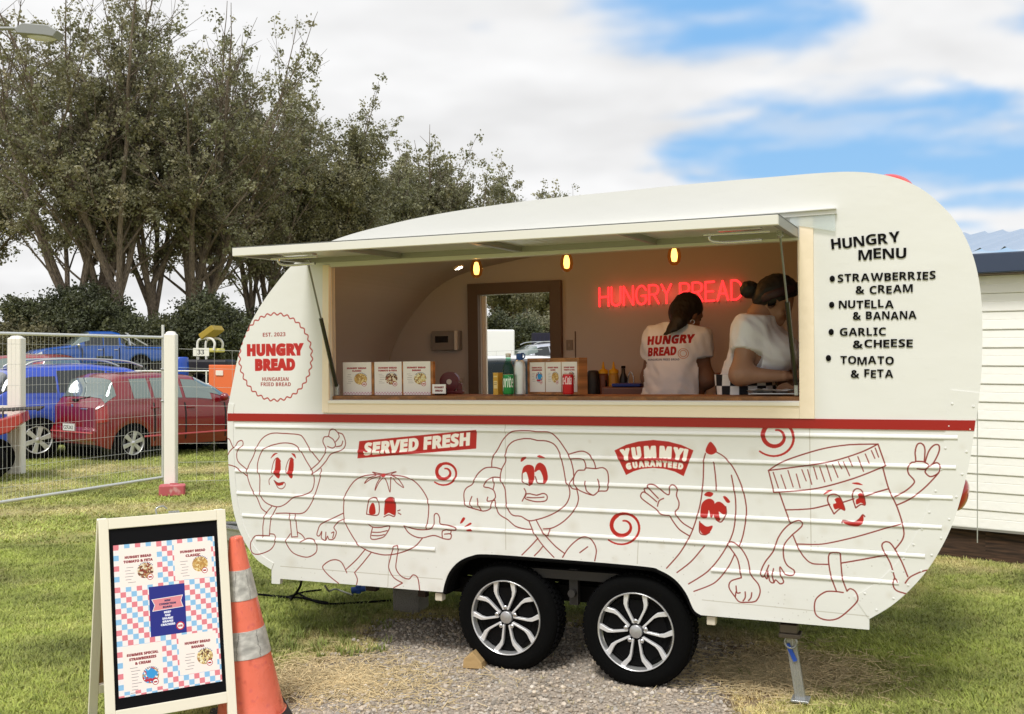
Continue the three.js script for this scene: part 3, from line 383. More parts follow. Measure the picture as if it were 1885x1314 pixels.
{ // ribs pressed into the lower wall: [left x, left y, right x, right y] of the lower edge, photograph pixels
  const ribs = [[435, 785, 1760, 807], [435, 825.5, 1757, 862], [435, 867, 1751, 918], [438, 908, 1731, 972], [448, 949, 1700, 1025], [473, 992, 800, 1012], [1311, 1050, 1652, 1074]];
  for (const [x0, y0, x1, y1] of ribs) {
    const a = side(x0, y0), b = side(x1, y1), d = b.clone().sub(a), L = d.length(), s = new THREE.Shape(); s.moveTo(0, 0.001); s.lineTo(0.008, 0.001); s.quadraticCurveTo(0.0105, 0.004, 0.0095, 0.009); s.quadraticCurveTo(0.007, 0.019, 0.001, 0.023); s.lineTo(0, 0.0235); s.closePath();
    const g = new THREE.ExtrudeGeometry(s, { depth: L, bevelEnabled: true, bevelThickness: 0.006, bevelSize: -0.001, bevelOffset: 0, bevelSegments: 2, curveSegments: 6 });
    // shape x -> outwards, shape y -> up, extrusion -> along
    const dir = d.normalize(), up = V3(-dir.y, dir.x, 0); g.applyMatrix4(new THREE.Matrix4().makeBasis(V3(0, 0, 1), up, dir.clone())); g.translate(a.x, a.y, 0.0005);
    const idx = g.attributes.position; // basis is left-handed: turn the faces round
    for (let i = 0; i < idx.count; i += 3) for (const k of ['position', 'uv']) { const at2 = g.attributes[k], n = at2.itemSize; for (let c = 0; c < n; c++) { const t = at2.array[(i + 1) * n + c]; at2.array[(i + 1) * n + c] = at2.array[(i + 2) * n + c]; at2.array[(i + 2) * n + c] = t; } }
    g.computeVertexNormals(); mesh('rib', sideUV(g), paint, trailer);
  }
  const q = (x0, y0, x1, y1, x2, y2, x3, y3, z, mat, name) => { const s = new THREE.Shape([side(x0, y0), side(x1, y1), side(x2, y2), side(x3, y3)].map((p) => new THREE.Vector2(p.x, p.y))); return mesh(name, new THREE.ExtrudeGeometry(s, { depth: z, bevelEnabled: false }).translate(0, 0, 0.0005), mat, trailer); };
  q(420, 772.5, 1793, 790.5, 1795.5, 771.5, 420, 758.5, 0.006, redPaint, 'red_stripe');
  // frame of the serving window
  q(595, 757, 607, 757.2, 607, 486, 596, 486, 0.012, trimBeige, 'window_frame'); q(1472, 768, 1499.5, 768.3, 1497, 388, 1472, 391, 0.012, trimBeige, 'window_frame'); q(607.3, 757.3, 1471.7, 768, 1471.7, 741, 607.3, 737.5, 0.012, trimBeige, 'window_frame');
  const a = side(607, 735), b = side(1472, 738.5);
  mesh('window_sill', bar(V3(a.x, a.y - 0.008, -0.012), V3(b.x, b.y - 0.008, -0.012), 0.066, 0.017), std(0xf0e9da, 0.5), trailer);
  mesh('window_jamb', box(0.012, openT - openB, 0.075, openL - 0.007, (openT + openB) / 2, -0.036), trimBeige, trailer); mesh('window_jamb', box(0.012, openT - openB, 0.075, openR + 0.007, (openT + openB) / 2, -0.036), trimBeige, trailer);
  // counter and work bench
  mesh('counter_top', planarUV(bar(V3(a.x + 0.002, a.y + 0.009, -0.21), V3(b.x - 0.002, b.y + 0.009, -0.21), 0.36, 0.034), 0, 0, 0.5, 0.5), M.wood, trailer);
  mesh('work_bench', box(2.2, 0.03, 0.5, 0.02, 1.47, -DEPTH + 0.285), M.alu, trailer);
  // aluminium gutter above the hatch and the clear rain flap
  const ga = side(600, 456), gb = side(1540, 383); mesh('hatch_gutter', [bar(V3(ga.x, ga.y - 0.012, 0.012), V3(gb.x, gb.y - 0.012, 0.012), 0.022, 0.024), bar(V3(ga.x, ga.y, 0.018), V3(gb.x, gb.y, 0.018), 0.036, 0.005)], paintPlain, trailer);
  const f0 = side(1455, 393), f1 = side(1538, 391), f2 = side(1538, 424), f3 = side(1455, 412), fs = new THREE.Shape([f0, f1, f2, f3].map((p) => new THREE.Vector2(p.x, p.y)));
  mesh('rain_flap', new THREE.ExtrudeGeometry(fs, { depth: 0.002, bevelEnabled: false }).translate(0, 0, 0.016), phys(0xf4f8f8, 0.2, { transmission: 0.75, thickness: 0 }), trailer);
}
const hatchL = -2.03, hatchR = side(1470, 436).x, hatchOut = 0.7;
{ // serving hatch: hangs out nearly level from above the window
  const h = grp('serving_hatch', trailer), v0 = side(1467, 434).y, drop = 0.02, T = 0.045, W = hatchR - hatchL, mid = (hatchL + hatchR) / 2;
  h.position.set(0, v0, 0.012); h.rotation.x = Math.atan2(drop, hatchOut); h.rotation.z = -0.006;
  mesh('outer_skin', box(W, 0.004, hatchOut, mid, T + 0.002, hatchOut / 2), std(0x6f7170, 0.6), h);
  const fr = phys(0xe3e1da, 0.5), inner = std(0x9c9c98, 0.45, { metalness: 0.6 }), rail = (x0, x1, z0, z1, m = inner) => mesh('frame_rail', box(x1 - x0, T, z1 - z0, (x0 + x1) / 2, T / 2, (z0 + z1) / 2, 0.004), m, h);
  rail(hatchL, hatchR, hatchOut - 0.03, hatchOut, fr); rail(hatchL, hatchR, 0, 0.03); rail(hatchL, hatchL + 0.03, 0.0305, hatchOut - 0.0305); rail(hatchR - 0.03, hatchR, 0.0305, hatchOut - 0.0305); rail(mid - 0.06, mid - 0.02, 0.0305, hatchOut - 0.0305); rail(mid - 0.8, mid - 0.775, 0.0305, hatchOut - 0.0305); rail(mid + 0.72, mid + 0.745, 0.0305, hatchOut - 0.0305);
  const foil = std(0xe6e7e8, 0.3, { metalness: 0.5, bumpMap: blotch, bumpScale: 0.02 });
  mesh('lining_sheet', planarUV(box(W - 0.064, 0.004, hatchOut - 0.064, mid, T - 0.014, hatchOut / 2), 0, 0, 1, 1), foil, h);
  for (const x of [hatchL + 0.3, hatchR - 0.2]) mesh('latch', [tube([V3(x - 0.14, 0.0, 0.5), V3(x - 0.14, -0.03, 0.5), V3(x - 0.1, -0.045, 0.5), V3(x + 0.1, -0.045, 0.5)], 0.007, 30, 8), box(0.2, 0.012, 0.05, x, 0.008, 0.5, 0.004), rod(V3(x - 0.16, -0.012, 0.54), V3(x + 0.14, -0.012, 0.54), 0.006)], M.chrome, h);
  const strut = (x, z, top, name) => { const g = grp('gas_strut', trailer), A = V3(x, v0 + 0.002 - 0.02, z), B = V3(top, openB + 0.06, -0.052), D = B.clone().sub(A), q = A.clone().addScaledVector(D, 0.42);
    mesh('piston_rod', rod(A, q, 0.0055), M.steelGrey, g); mesh('cylinder', rod(q, A.clone().addScaledVector(D, 0.97), 0.0125), M.blackGloss, g); mesh('end_fitting', [box(0.03, 0.03, 0.03, A.x, A.y + 0.01, A.z, 0.004), ball(0.011, A.x, A.y, A.z)], M.galv, g); mesh('end_fitting', [box(0.02, 0.07, 0.02, B.x, B.y, B.z, 0.004), ball(0.011, B.x, B.y, B.z)], M.galv, g); };
  strut(openL + 0.012, 0.225, openL + 0.022); strut(openR - 0.05, 0.25, openR - 0.022);
}
{ // wheels
  const R = 0.305, wheel = grp('wheel', trailer), spoke = [], z = -0.03;
  const tyreP = [[0.205, -0.02], [0.222, -0.012], [0.255, -0.004], [0.283, -0.012], [0.297, -0.03], [0.304, -0.05], [0.305, -0.1], [0.304, -0.16], [0.297, -0.18], [0.27, -0.195], [0.2, -0.19], [0.2, -0.05], [0.205, -0.02]];
  const tg = lathe(tyreP, 72).rotateX(Math.PI / 2); mesh('tyre', tg, matte(0x060606, 0.88, { bumpMap: grain, bumpScale: 0.002 }), wheel);
  const tread = []; for (let i = 0; i < 60; i++) for (const zz of [-0.062, -0.105, -0.15]) { const a = (i / 60) * 6.283 + (zz === -0.105 ? 0.05 : 0); tread.push(box(0.022, 0.007, 0.032, 0, 0.3065, zz).rotateZ(a)); }
  mesh('tread_blocks', tread, M.rubber, wheel).userData.kind = 'stuff';
  mesh('rim', [lathe([[0.197, -0.05], [0.202, -0.014], [0.207, -0.006], [0.2115, -0.008], [0.212, -0.018], [0.2125, -0.05]], 64).rotateX(Math.PI / 2)], std(0xdadada, 0.28, { metalness: 0.75 }), wheel);
  mesh('hub_back', [lathe([[0, -0.05], [0.1, -0.055], [0.19, -0.048]], 48).rotateX(Math.PI / 2), ...[0.12, 0.145, 0.17].map((r) => new THREE.TorusGeometry(r, 0.002, 6, 48).translate(0, 0, -0.048))], matte(0x060607, 0.6), wheel);
  // ten Y-shaped arms in five pairs
  const metal = std(0xe6e6e8, 0.35, { metalness: 0.45 }), dark = matte(0x08080a, 0.5);
  for (let k = 0; k < 5; k++) for (const s of [-1, 1]) {
    const a = Math.PI / 2 + (k / 5) * 2 * Math.PI, arm = [[0.045, 0.012], [0.12, 0.05], [0.145, 0.056], [0.2, 0.05]], wd = [0.008, 0.010, 0.017, 0.024];
    const sh = new THREE.Shape(); arm.forEach(([r, t], i) => { const x = r, y = t - wd[i] / 2; i ? sh.lineTo(x, y) : sh.moveTo(x, y); }); arm.slice().reverse().forEach(([r, t], j) => { const i = arm.length - 1 - j; sh.lineTo(r, t + wd[i] / 2); }); sh.closePath();
    const g = new THREE.ExtrudeGeometry(sh, { depth: 0.018, bevelEnabled: true, bevelThickness: 0.003, bevelSize: 0.002, bevelSegments: 2 }); g.translate(0, 0, -0.04);
    if (s < 0) { g.scale(1, -1, 1); const ix = g.attributes.position; for (let i = 0; i < ix.count; i += 3) for (const key of ['position', 'uv']) { const A = g.attributes[key], n = A.itemSize; for (let c = 0; c < n; c++) { const t = A.array[(i + 1) * n + c]; A.array[(i + 1) * n + c] = A.array[(i + 2) * n + c]; A.array[(i + 2) * n + c] = t; } } g.computeVertexNormals(); }
    mesh('spoke', g.rotateZ(a), metal, wheel);
  }
  for (let k = 0; k < 5; k++) { const a = Math.PI / 2 + (k / 5) * 2 * Math.PI; mesh('lug_nut', [rod(V3(Math.cos(a) * 0.058, Math.sin(a) * 0.058, -0.045), V3(Math.cos(a) * 0.058, Math.sin(a) * 0.058, -0.02), 0.012, 0.012, 6), ball(0.0125, Math.cos(a) * 0.058, Math.sin(a) * 0.058, -0.02, 1, 1, 0.7)], M.chrome, wheel); mesh('dark_inset', new THREE.ExtrudeGeometry(new THREE.Shape([[0.075, 0.012], [0.13, 0.036], [0.165, 0.034], [0.165, -0.034], [0.13, -0.036], [0.075, -0.012]].map(([x, y]) => new THREE.Vector2(x, y))), { depth: 0.006, bevelEnabled: true, bevelSize: 0.003, bevelThickness: 0.003, bevelSegments: 1 }).translate(0, 0, -0.048).rotateZ(a), dark, wheel); }
  mesh('hub_cap', [lathe([[0.036, -0.045], [0.036, -0.022], [0.031, -0.014], [0.0, -0.012]], 32).rotateX(Math.PI / 2)], std(0xbdbdbf, 0.35, { metalness: 0.7 }), wheel);
  wheel.position.set(0, R, z);
  const w2 = wheel.clone(); trailer.add(w2); const c2 = side(929, 1147.5, -0.03); w2.position.set(c2.x, R + 0.0145 * -c2.x, z); w2.rotation.z = 0.05;
  mesh('axle', [rod(V3(0, R, -0.2), V3(0, R, -DEPTH + 0.2), 0.03), rod(V3(c2.x, R, -0.2), V3(c2.x, R, -DEPTH + 0.2), 0.03)], M.darkSteel, trailer);
  // dark wheel box
  const l = side(812, 1088), r = side(1294, 1132); const topY = side(1000, 1015).y;
  mesh('wheel_housing', [box(r.x - l.x + 0.02, 0.02, 0.3, (l.x + r.x) / 2, topY + 0.03, -0.185), box(r.x - l.x, topY - 0.5 + 0.05, 0.012, (l.x + r.x) / 2, (topY + 0.5) / 2, -0.34), box(0.015, topY - 0.42, 0.28, l.x + 0.008, (topY + 0.42) / 2, -0.18), box(0.015, topY - 0.42, 0.28, r.x - 0.008, (topY + 0.42) / 2, -0.18)], M.darkSteel, trailer);
  mesh('spring_beam', [box(0.62, 0.05, 0.05, c2.x / 2, 0.57, -0.13), box(0.05, 0.2, 0.04, c2.x / 2, 0.5, -0.15), rod(V3(c2.x / 2, 0.47, -0.14), V3(c2.x / 2, 0.47, -0.09), 0.022)], std(0x2a2725, 0.6), trailer);
  const arch = smooth([[815, 1088], [819, 1070], [828, 1049], [845, 1031], [868, 1021], [895, 1018], [1000, 1025], [1180, 1040], [1215, 1048], [1243, 1065], [1263, 1090], [1277, 1120], [1290, 1130]].map((p) => P2(...p)), 60).map((p) => V3(p.x, p.y - 0.006, -0.02));
  mesh('arch_rubber', [0, -0.03, -0.06, -0.09].map((dz) => tube(arch.map((p) => V3(p.x, p.y - 0.002, p.z + dz)), 0.017, 80, 6)), M.rubber, trailer);
}
{ // chassis, drawbar, leg, lamps
  const zz = [-0.25, -DEPTH + 0.3]; const yb = 0.44, fx = bodyTop[bodyTop.length - 1].x, rx = bodyTop[0].x;
  mesh('chassis_rail', zz.map((z) => box(rx - fx - 0.1, 0.09, 0.05, (rx + fx) / 2, yb, z)), M.darkSteel, trailer);
  mesh('cross_member', [-2.1, -1.4, -0.4, 0.4, 1.0].map((x) => box(0.05, 0.07, DEPTH - 0.4, x, yb + 0.01, -DEPTH / 2)), M.darkSteel, trailer);
  mesh('underfloor', box(rx - fx - 0.3, 0.02, DEPTH - 0.41, (rx + fx) / 2, 0.505, -DEPTH / 2 - 0.165), M.darkSteel, trailer);
  const db = grp('drawbar', trailer);
  for (const s of [0, 1]) { const z0 = s ? -1.45 : -0.42, A = V3(fx + 0.35, 0.53, z0), B = V3(fx - 1.15, 0.53, -0.93 + (s ? -0.05 : 0.05)); mesh('channel_beam', [bar(A, B, 0.06, 0.09), bar(A.clone().add(V3(0, 0.047, 0)), B.clone().add(V3(0, 0.047, 0)), 0.085, 0.006)], M.galv, db); }
  mesh('coupling', [box(0.22, 0.08, 0.1, fx - 1.24, 0.55, -0.93, 0.02), ball(0.045, fx - 1.34, 0.53, -0.93)], M.galv, db); mesh('prop_stand', [rod(V3(fx - 1.0, 0.5, -0.84), V3(fx - 1.0, 0.05, -0.84), 0.024), box(0.12, 0.02, 0.12, fx - 1.0, 0.05, -0.84)], M.galv, db);
  const leg = grp('stabiliser_leg', trailer), t = side(1455, 1165, -0.16), b = side(1474, 1288, -0.16); b.y = 0.0 - b.x * PITCH + 0.02;
  mesh('steel_post', bar(t, b, 0.05, 0.03, V3(0, 0, 1)), M.galv, leg); mesh('mount_bracket', [box(0.09, 0.045, 0.08, t.x - 0.005, t.y + 0.035, -0.16, 0.006), box(0.11, 0.025, 0.09, t.x, t.y + 0.0, -0.16, 0.006)], std(0x6b625a, 0.5, { metalness: 0.5 }), leg);
  mesh('clasp', [new THREE.TorusGeometry(0.03, 0.006, 8, 24).translate(t.x + 0.004, t.y - 0.035, -0.135)], M.galv, leg); mesh('blue_strap', bar(V3(t.x - 0.014, t.y - 0.045, -0.136), V3(t.x + 0.026, t.y - 0.13, -0.136), 0.02, 0.008, V3(0, 0, 1)), std(0x1d4aa8, 0.6), leg); mesh('foot_plate', box(0.09, 0.012, 0.1, b.x, b.y, -0.16, 0.003), M.galv, leg);
  for (const [px, py] of [[810, 1098], [1310, 1142]]) { const p = side(px, py, -0.04); mesh('skirt_bracket', box(0.045, 0.045, 0.05, p.x, p.y + 0.008, -0.045, 0.005), std(0xcfc6b4, 0.6), trailer); }
  { const p = side(745, 1100, -0.35); mesh('step_well', [box(0.28, 0.05, 0.5, p.x, 0.44, -0.5), box(0.07, 0.12, 0.05, p.x - 0.2, 0.4, -0.3), box(0.05, 0.14, 0.05, p.x + 0.16, 0.4, -0.3)], std(0x2b1a14, 0.7), trailer); }
  const disc = (px, py, r, bulge, name, mat, deep) => { const p = side(px, py), i = bodyTop.reduce((m, q, k) => (q.distanceTo(new THREE.Vector2(p.x, p.y)) < bodyTop[m].distanceTo(new THREE.Vector2(p.x, p.y)) ? k : m), 0), a = bodyTop[i - 1], c = bodyTop[i + 1], n = new THREE.Vector2(c.y - a.y, a.x - c.x).normalize(), base = bodyTop[i];
    const g = new THREE.SphereGeometry(1, 28, 16, 0, 6.2832, 0, Math.PI / 2).scale(r, bulge, r); g.applyQuaternion(new THREE.Quaternion().setFromUnitVectors(V3(0, 1, 0), V3(n.x, n.y, 0))); g.translate(base.x - n.x * 0.004, base.y - n.y * 0.004, deep); mesh(name, g, mat, trailer); };
  disc(1780, 918, 0.082, 0.042, 'tail_lamp', phys(0xb01512, 0.25, { clearcoat: 0.8 }), -0.13); disc(1640, 321, 0.095, 0.055, 'marker_lamp', phys(0xe0432c, 0.3, { clearcoat: 0.6 }), -0.25);
  disc(1650, 321, 0.095, 0.055, 'marker_lamp', phys(0xe0432c, 0.3, { clearcoat: 0.6 }), -DEPTH + 0.25); disc(1784, 905, 0.082, 0.06, 'tail_lamp', phys(0xb01512, 0.25, { clearcoat: 0.8 }), -DEPTH + 0.13);
}
// raised black menu letters
const fontBold = await new FontLoader().loadAsync('fonts/droid/droid_sans_bold.typeface.json');
{
  const letterMat = matte(0x080708, 0.7), cache = new Map();
  const rows = [['HUNGRY', 1531, 457, 1657, 442, 21], ['MENU', 1580, 476, 1668, 472, 21], ['STRAWBERRIES', 1542, 517, 1722, 512, 16], ['& CREAM', 1575, 539, 1680, 536, 16], ['NUTELLA', 1544, 566, 1645, 564, 16], ['& BANANA', 1570, 587, 1687, 584, 16], ['GARLIC', 1546, 617, 1631, 616, 16], ['&CHEESE', 1570, 638, 1680, 637, 16], ['TOMATO', 1547, 668, 1645, 669, 16], ['& FETA', 1566, 692, 1644, 693, 16]];
  for (const [str, x0, y0, x1, y1, hpx] of rows) {
    const a = side(x0, y0), b = side(x1, y1), H = side(x0, y0 - hpx).y - a.y, size = H / 1.12, ang = Math.atan2(b.y - a.y, b.x - a.x), glyph = (ch) => { const k = ch + size.toFixed(4); if (!cache.has(k)) { const g = new TextGeometry(ch, { font: fontBold, size, depth: 0.003, curveSegments: 3, bevelEnabled: true, bevelSize: -0.0005, bevelThickness: 0.0006, bevelSegments: 1 }); g.computeBoundingBox(); cache.set(k, g); } return cache.get(k); };
    const gap = size * 0.13, ws = [...str].map((c) => (c === ' ' ? size * 0.3 : glyph(c).boundingBox.max.x - glyph(c).boundingBox.min.x)), tot = ws.reduce((p, q) => p + q, 0) + gap * (str.length - 1), L = Math.hypot(b.x - a.x, b.y - a.y), k = L / tot; let x = 0;
    [...str].forEach((c, i) => { if (c !== ' ') { const m = mesh('menu_letter', glyph(c), letterMat, trailer), px = (x - glyph(c).boundingBox.min.x) * k; m.scale.x = k; m.position.set(a.x + Math.cos(ang) * px, a.y + Math.sin(ang) * px + rr(-0.003, 0.003), 0.0015); m.rotation.z = ang + rr(-0.025, 0.025); } x += ws[i] + gap; });
  }
  for (const [px, py] of [[1532, 511], [1531, 559], [1530, 609], [1525, 657]]) { const p = side(px, py); mesh('bullet_dot', ball(0.014, p.x, p.y, 0.004, 0.9, 1.1, 0.45), letterMat, trailer); }
}
// ---------------------------------------------------------------- lamps and neon in the trailer
const BACK = -DEPTH + 0.03;
{
  const px = [[877, 489, 'leftmost'], [1043, 477, 'middle'], [1241, 464, 'rightmost']], W = [-0.45, -0.45, -0.45];
  px.forEach(([x, y, w], i) => {
    const g = thing('pendant_bulb', `glowing amber filament bulb hanging under the ceiling, ${w} of the three`, 'light bulb', 'filament bulbs over the counter'), p = side(x, y, W[i]); inTrailer(g, p.x, p.y, p.z);
    mesh('glass_bulb', lathe([[0.0, -0.07], [0.016, -0.068], [0.033, -0.05], [0.04, -0.02], [0.037, 0.005], [0.026, 0.035], [0.015, 0.055], [0.013, 0.06]], 24), phys(0xffd9a0, 0.02, { transmission: 1, thickness: 0, ior: 1.2 }), g);
    mesh('filament', [lathe([[0, -0.05], [0.014, -0.046], [0.019, -0.02], [0.017, 0.005], [0.01, 0.028], [0, 0.03]], 16)], std(0x201005, 0.6, { emissive: new THREE.Color(1, 0.66, 0.26), emissiveIntensity: 4 }), g);
    mesh('lamp_socket', [lathe([[0, 0.06], [0.018, 0.06], [0.019, 0.1], [0.012, 0.115], [0, 0.115]], 20)], M.black, g);
    const top = side(x, y, W[i]); mesh('flex', rod(V3(0, 0.11, 0), V3(0, Math.max(0.2, 2.52 - top.y), 0), 0.003), M.black, g);
    const l = new THREE.PointLight(new THREE.Color(1, 0.62, 0.28), 0.16, 0, 2); l.position.set(0, -0.005, 0); l.shadow.radius = 0.5; l.castShadow = true; g.add(l);
  });
  const d = thing('downlight', 'small round white downlight glowing in the ceiling left of the bulbs', 'light'); const p = side(845, 492, -0.95); inTrailer(d, p.x, p.y, p.z); d.rotateZ(0.35);
  mesh('bezel', lathe([[0.028, 0], [0.036, 0.002], [0.036, 0.014], [0.0, 0.016]], 24), M.whitePlastic, d); mesh('lamp_lens', new THREE.CylinderGeometry(0.027, 0.027, 0.004, 24).translate(0, 0.003, 0), std(0xffffff, 0.4, { emissive: new THREE.Color(1, 0.93, 0.8), emissiveIntensity: 1.6 }), d);
  const l = new THREE.PointLight(new THREE.Color(1, 0.9, 0.75), 0.06, 0, 2); l.position.set(0, -0.01, 0); l.shadow.radius = 0.5; l.castShadow = true; d.add(l);
}
{ // neon lettering
  const n = thing('neon_sign', 'red neon lettering reading hungry bread on the back wall', 'neon sign'); const a = side(1106, 562, BACK), b = side(1367, 549, BACK), H = side(1106, 529, BACK).y - a.y; inTrailer(n, a.x, a.y, BACK);
  const Lw = b.x - a.x, slope = (b.y - a.y) / Lw;
  const G = { H: [[[0, 0], [0, 1]], [[0, 0.5], [0.6, 0.5]], [[0.6, 0], [0.6, 1]]], U: [[[0, 1], [0, 0.3], [0.06, 0.1], [0.3, 0], [0.54, 0.1], [0.6, 0.3], [0.6, 1]]], N: [[[0, 0], [0, 1]], [[0, 1], [0.6, 0]], [[0.6, 0], [0.6, 1]]], G: [[[0.62, 0.78], [0.5, 0.95], [0.33, 1], [0.12, 0.88], [0, 0.5], [0.12, 0.12], [0.33, 0], [0.55, 0.08], [0.63, 0.22]], [[0.63, 0.2], [0.63, 0.45]], [[0.63, 0.45], [0.36, 0.45]]], R: [[[0, 0], [0, 1]], [[0, 1], [0.35, 1], [0.55, 0.9], [0.57, 0.72], [0.5, 0.55], [0.35, 0.5]], [[0.35, 0.5], [0, 0.5]], [[0.3, 0.5], [0.6, 0]]], Y: [[[0, 1], [0.3, 0.48]], [[0.6, 1], [0.3, 0.48]], [[0.3, 0.48], [0.3, 0]]], B: [[[0, 0], [0, 1]], [[0, 1], [0.35, 1], [0.53, 0.9], [0.53, 0.64], [0.35, 0.53]], [[0.35, 0.53], [0, 0.53]], [[0.35, 0.53], [0.56, 0.42], [0.57, 0.12], [0.35, 0]], [[0.35, 0], [0, 0]]], E: [[[0.52, 1], [0, 1]], [[0, 1], [0, 0]], [[0, 0], [0.52, 0]], [[0, 0.5], [0.45, 0.5]]], A: [[[0, 0], [0.32, 1]], [[0.32, 1], [0.64, 0]], [[0.12, 0.35], [0.52, 0.35]]], D: [[[0, 0], [0, 1]], [[0, 1], [0.3, 1], [0.55, 0.82], [0.62, 0.5], [0.55, 0.18], [0.3, 0]], [[0.3, 0], [0, 0]]] };
  const str = 'HUNGRY BREAD', wid = (c) => (c === ' ' ? 0.16 : Math.max(...G[c].flat().map((p) => p[0]))), gap = 0.2, tot = [...str].reduce((s, c) => s + wid(c) + gap, -gap), k = Lw / tot; let x = 0;
  const glow = std([0.5, 0.02, 0.02], 0.5, { emissive: new THREE.Color(1, 0.035, 0.035), emissiveIntensity: 1.7 });
  for (const c of str) { if (c !== ' ') { const P = ([u, v]) => V3((x + u) * k, v * H + slope * (x + u) * k, 0.03), g = []; for (const s of G[c]) { const q = s.map(P); g.push(q.length > 2 ? tube(q, 0.0075, 40, 8) : rod(q[0], q[1], 0.0075), ...[q[0], q[q.length - 1]].map((e) => ball(0.0075, e.x, e.y, e.z))); } mesh('neon_letter', g, glow, n); for (const u of [0.05, 0.5]) mesh('bracket', rod(V3((x + u) * k, slope * (x + u) * k - 0.012, 0), V3((x + u) * k, slope * (x + u) * k - 0.004, 0.03), 0.004), M.whitePlastic, n); } x += wid(c) + gap; }
  for (const t of [0.15, 0.5, 0.85]) { const l = new THREE.PointLight(new THREE.Color(1, 0.1, 0.08), 0.01, 0, 2); l.position.set(Lw * t, H * 0.5 + slope * Lw * t, 0.06); l.shadow.radius = 2; l.castShadow = true; n.add(l); }
}
// ---------------------------------------------------------------- people: one field of tapered bones, meshed with surface nets
function surfaceNet(f, lo, hi, h) {
  const n = [0, 1, 2].map((i) => Math.ceil((hi.getComponent(i) - lo.getComponent(i)) / h) + 1), [nx, ny, nz] = n, val = new Float32Array(nx * ny * nz), id = (i, j, k) => i + nx * (j + ny * k);
  for (let k = 0; k < nz; k++) for (let j = 0; j < ny; j++) for (let i = 0; i < nx; i++) val[id(i, j, k)] = f(lo.x + i * h, lo.y + j * h, lo.z + k * h);
  const vid = new Int32Array(nx * ny * nz).fill(-1), pos = [], idx = [];
  const E = []; for (let c = 0; c < 8; c++) for (const b of [1, 2, 4]) if (!(c & b)) E.push([c, c | b]);
  for (let k = 0; k < nz - 1; k++) for (let j = 0; j < ny - 1; j++) for (let i = 0; i < nx - 1; i++) {
    const v = []; let mask = 0; for (let c = 0; c < 8; c++) { const q = val[id(i + (c & 1), j + ((c >> 1) & 1), k + (c >> 2))]; v.push(q); if (q < 0) mask |= 1 << c; }
    if (mask === 0 || mask === 255) continue;
    let x = 0, y = 0, z = 0, m = 0; for (const [a, b] of E) if ((v[a] < 0) !== (v[b] < 0)) { const t = v[a] / (v[a] - v[b]); x += mix(a & 1, b & 1, t); y += mix((a >> 1) & 1, (b >> 1) & 1, t); z += mix(a >> 2, b >> 2, t); m++; }
    vid[id(i, j, k)] = pos.length / 3; pos.push(lo.x + (i + x / m) * h, lo.y + (j + y / m) * h, lo.z + (k + z / m) * h);
  }
  const quad = (a, b, c, d, flip) => { if (a < 0 || b < 0 || c < 0 || d < 0) return; flip ? idx.push(a, c, b, a, d, c) : idx.push(a, b, c, a, c, d); };
  for (let k = 1; k < nz - 1; k++) for (let j = 1; j < ny - 1; j++) for (let i = 1; i < nx - 1; i++) {
    const s = val[id(i, j, k)] < 0;
    if (s !== val[id(i + 1, j, k)] < 0) quad(vid[id(i, j - 1, k - 1)], vid[id(i, j, k - 1)], vid[id(i, j, k)], vid[id(i, j - 1, k)], !s);
    if (s !== val[id(i, j + 1, k)] < 0) quad(vid[id(i - 1, j, k - 1)], vid[id(i - 1, j, k)], vid[id(i, j, k)], vid[id(i, j, k - 1)], !s);
    if (s !== val[id(i, j, k + 1)] < 0) quad(vid[id(i - 1, j - 1, k)], vid[id(i, j - 1, k)], vid[id(i, j, k)], vid[id(i - 1, j, k)], !s);
  }
  const g = new THREE.BufferGeometry(); g.setAttribute('position', new THREE.Float32BufferAttribute(pos, 3)); g.setIndex(idx); g.computeVertexNormals(); return g;
}
function bone(a, b, ra, rb) { const d = b.clone().sub(a), L2 = d.lengthSq() || 1e-9; return (x, y, z) => { const t = clamp(((x - a.x) * d.x + (y - a.y) * d.y + (z - a.z) * d.z) / L2), qx = x - a.x - d.x * t, qy = y - a.y - d.y * t, qz = z - a.z - d.z * t; return Math.sqrt(qx * qx + qy * qy + qz * qz) - mix(ra, rb, t); }; }
function ell(c, r) { return (x, y, z) => { const X = (x - c.x) / r.x, Y = (y - c.y) / r.y, Z = (z - c.z) / r.z, l = Math.sqrt(X * X + Y * Y + Z * Z); return (l - 1) * Math.min(r.x, r.y, r.z); }; }
function ellR(c, r, q) { const i = q.clone().invert(), v = V3(); return (x, y, z) => { v.set(x - c.x, y - c.y, z - c.z).applyQuaternion(i); const l = Math.sqrt((v.x / r.x) ** 2 + (v.y / r.y) ** 2 + (v.z / r.z) ** 2); return (l - 1) * Math.min(r.x, r.y, r.z); }; }
const smin = (a, b, k) => { const h = Math.max(k - Math.abs(a - b), 0) / k; return Math.min(a, b) - h * h * k * 0.25; };
const union = (list, k) => (x, y, z) => { let d = 1e3; for (const f of list) { const v = f(x, y, z); if (v - d < k) d = smin(d, v, k); } return d; };
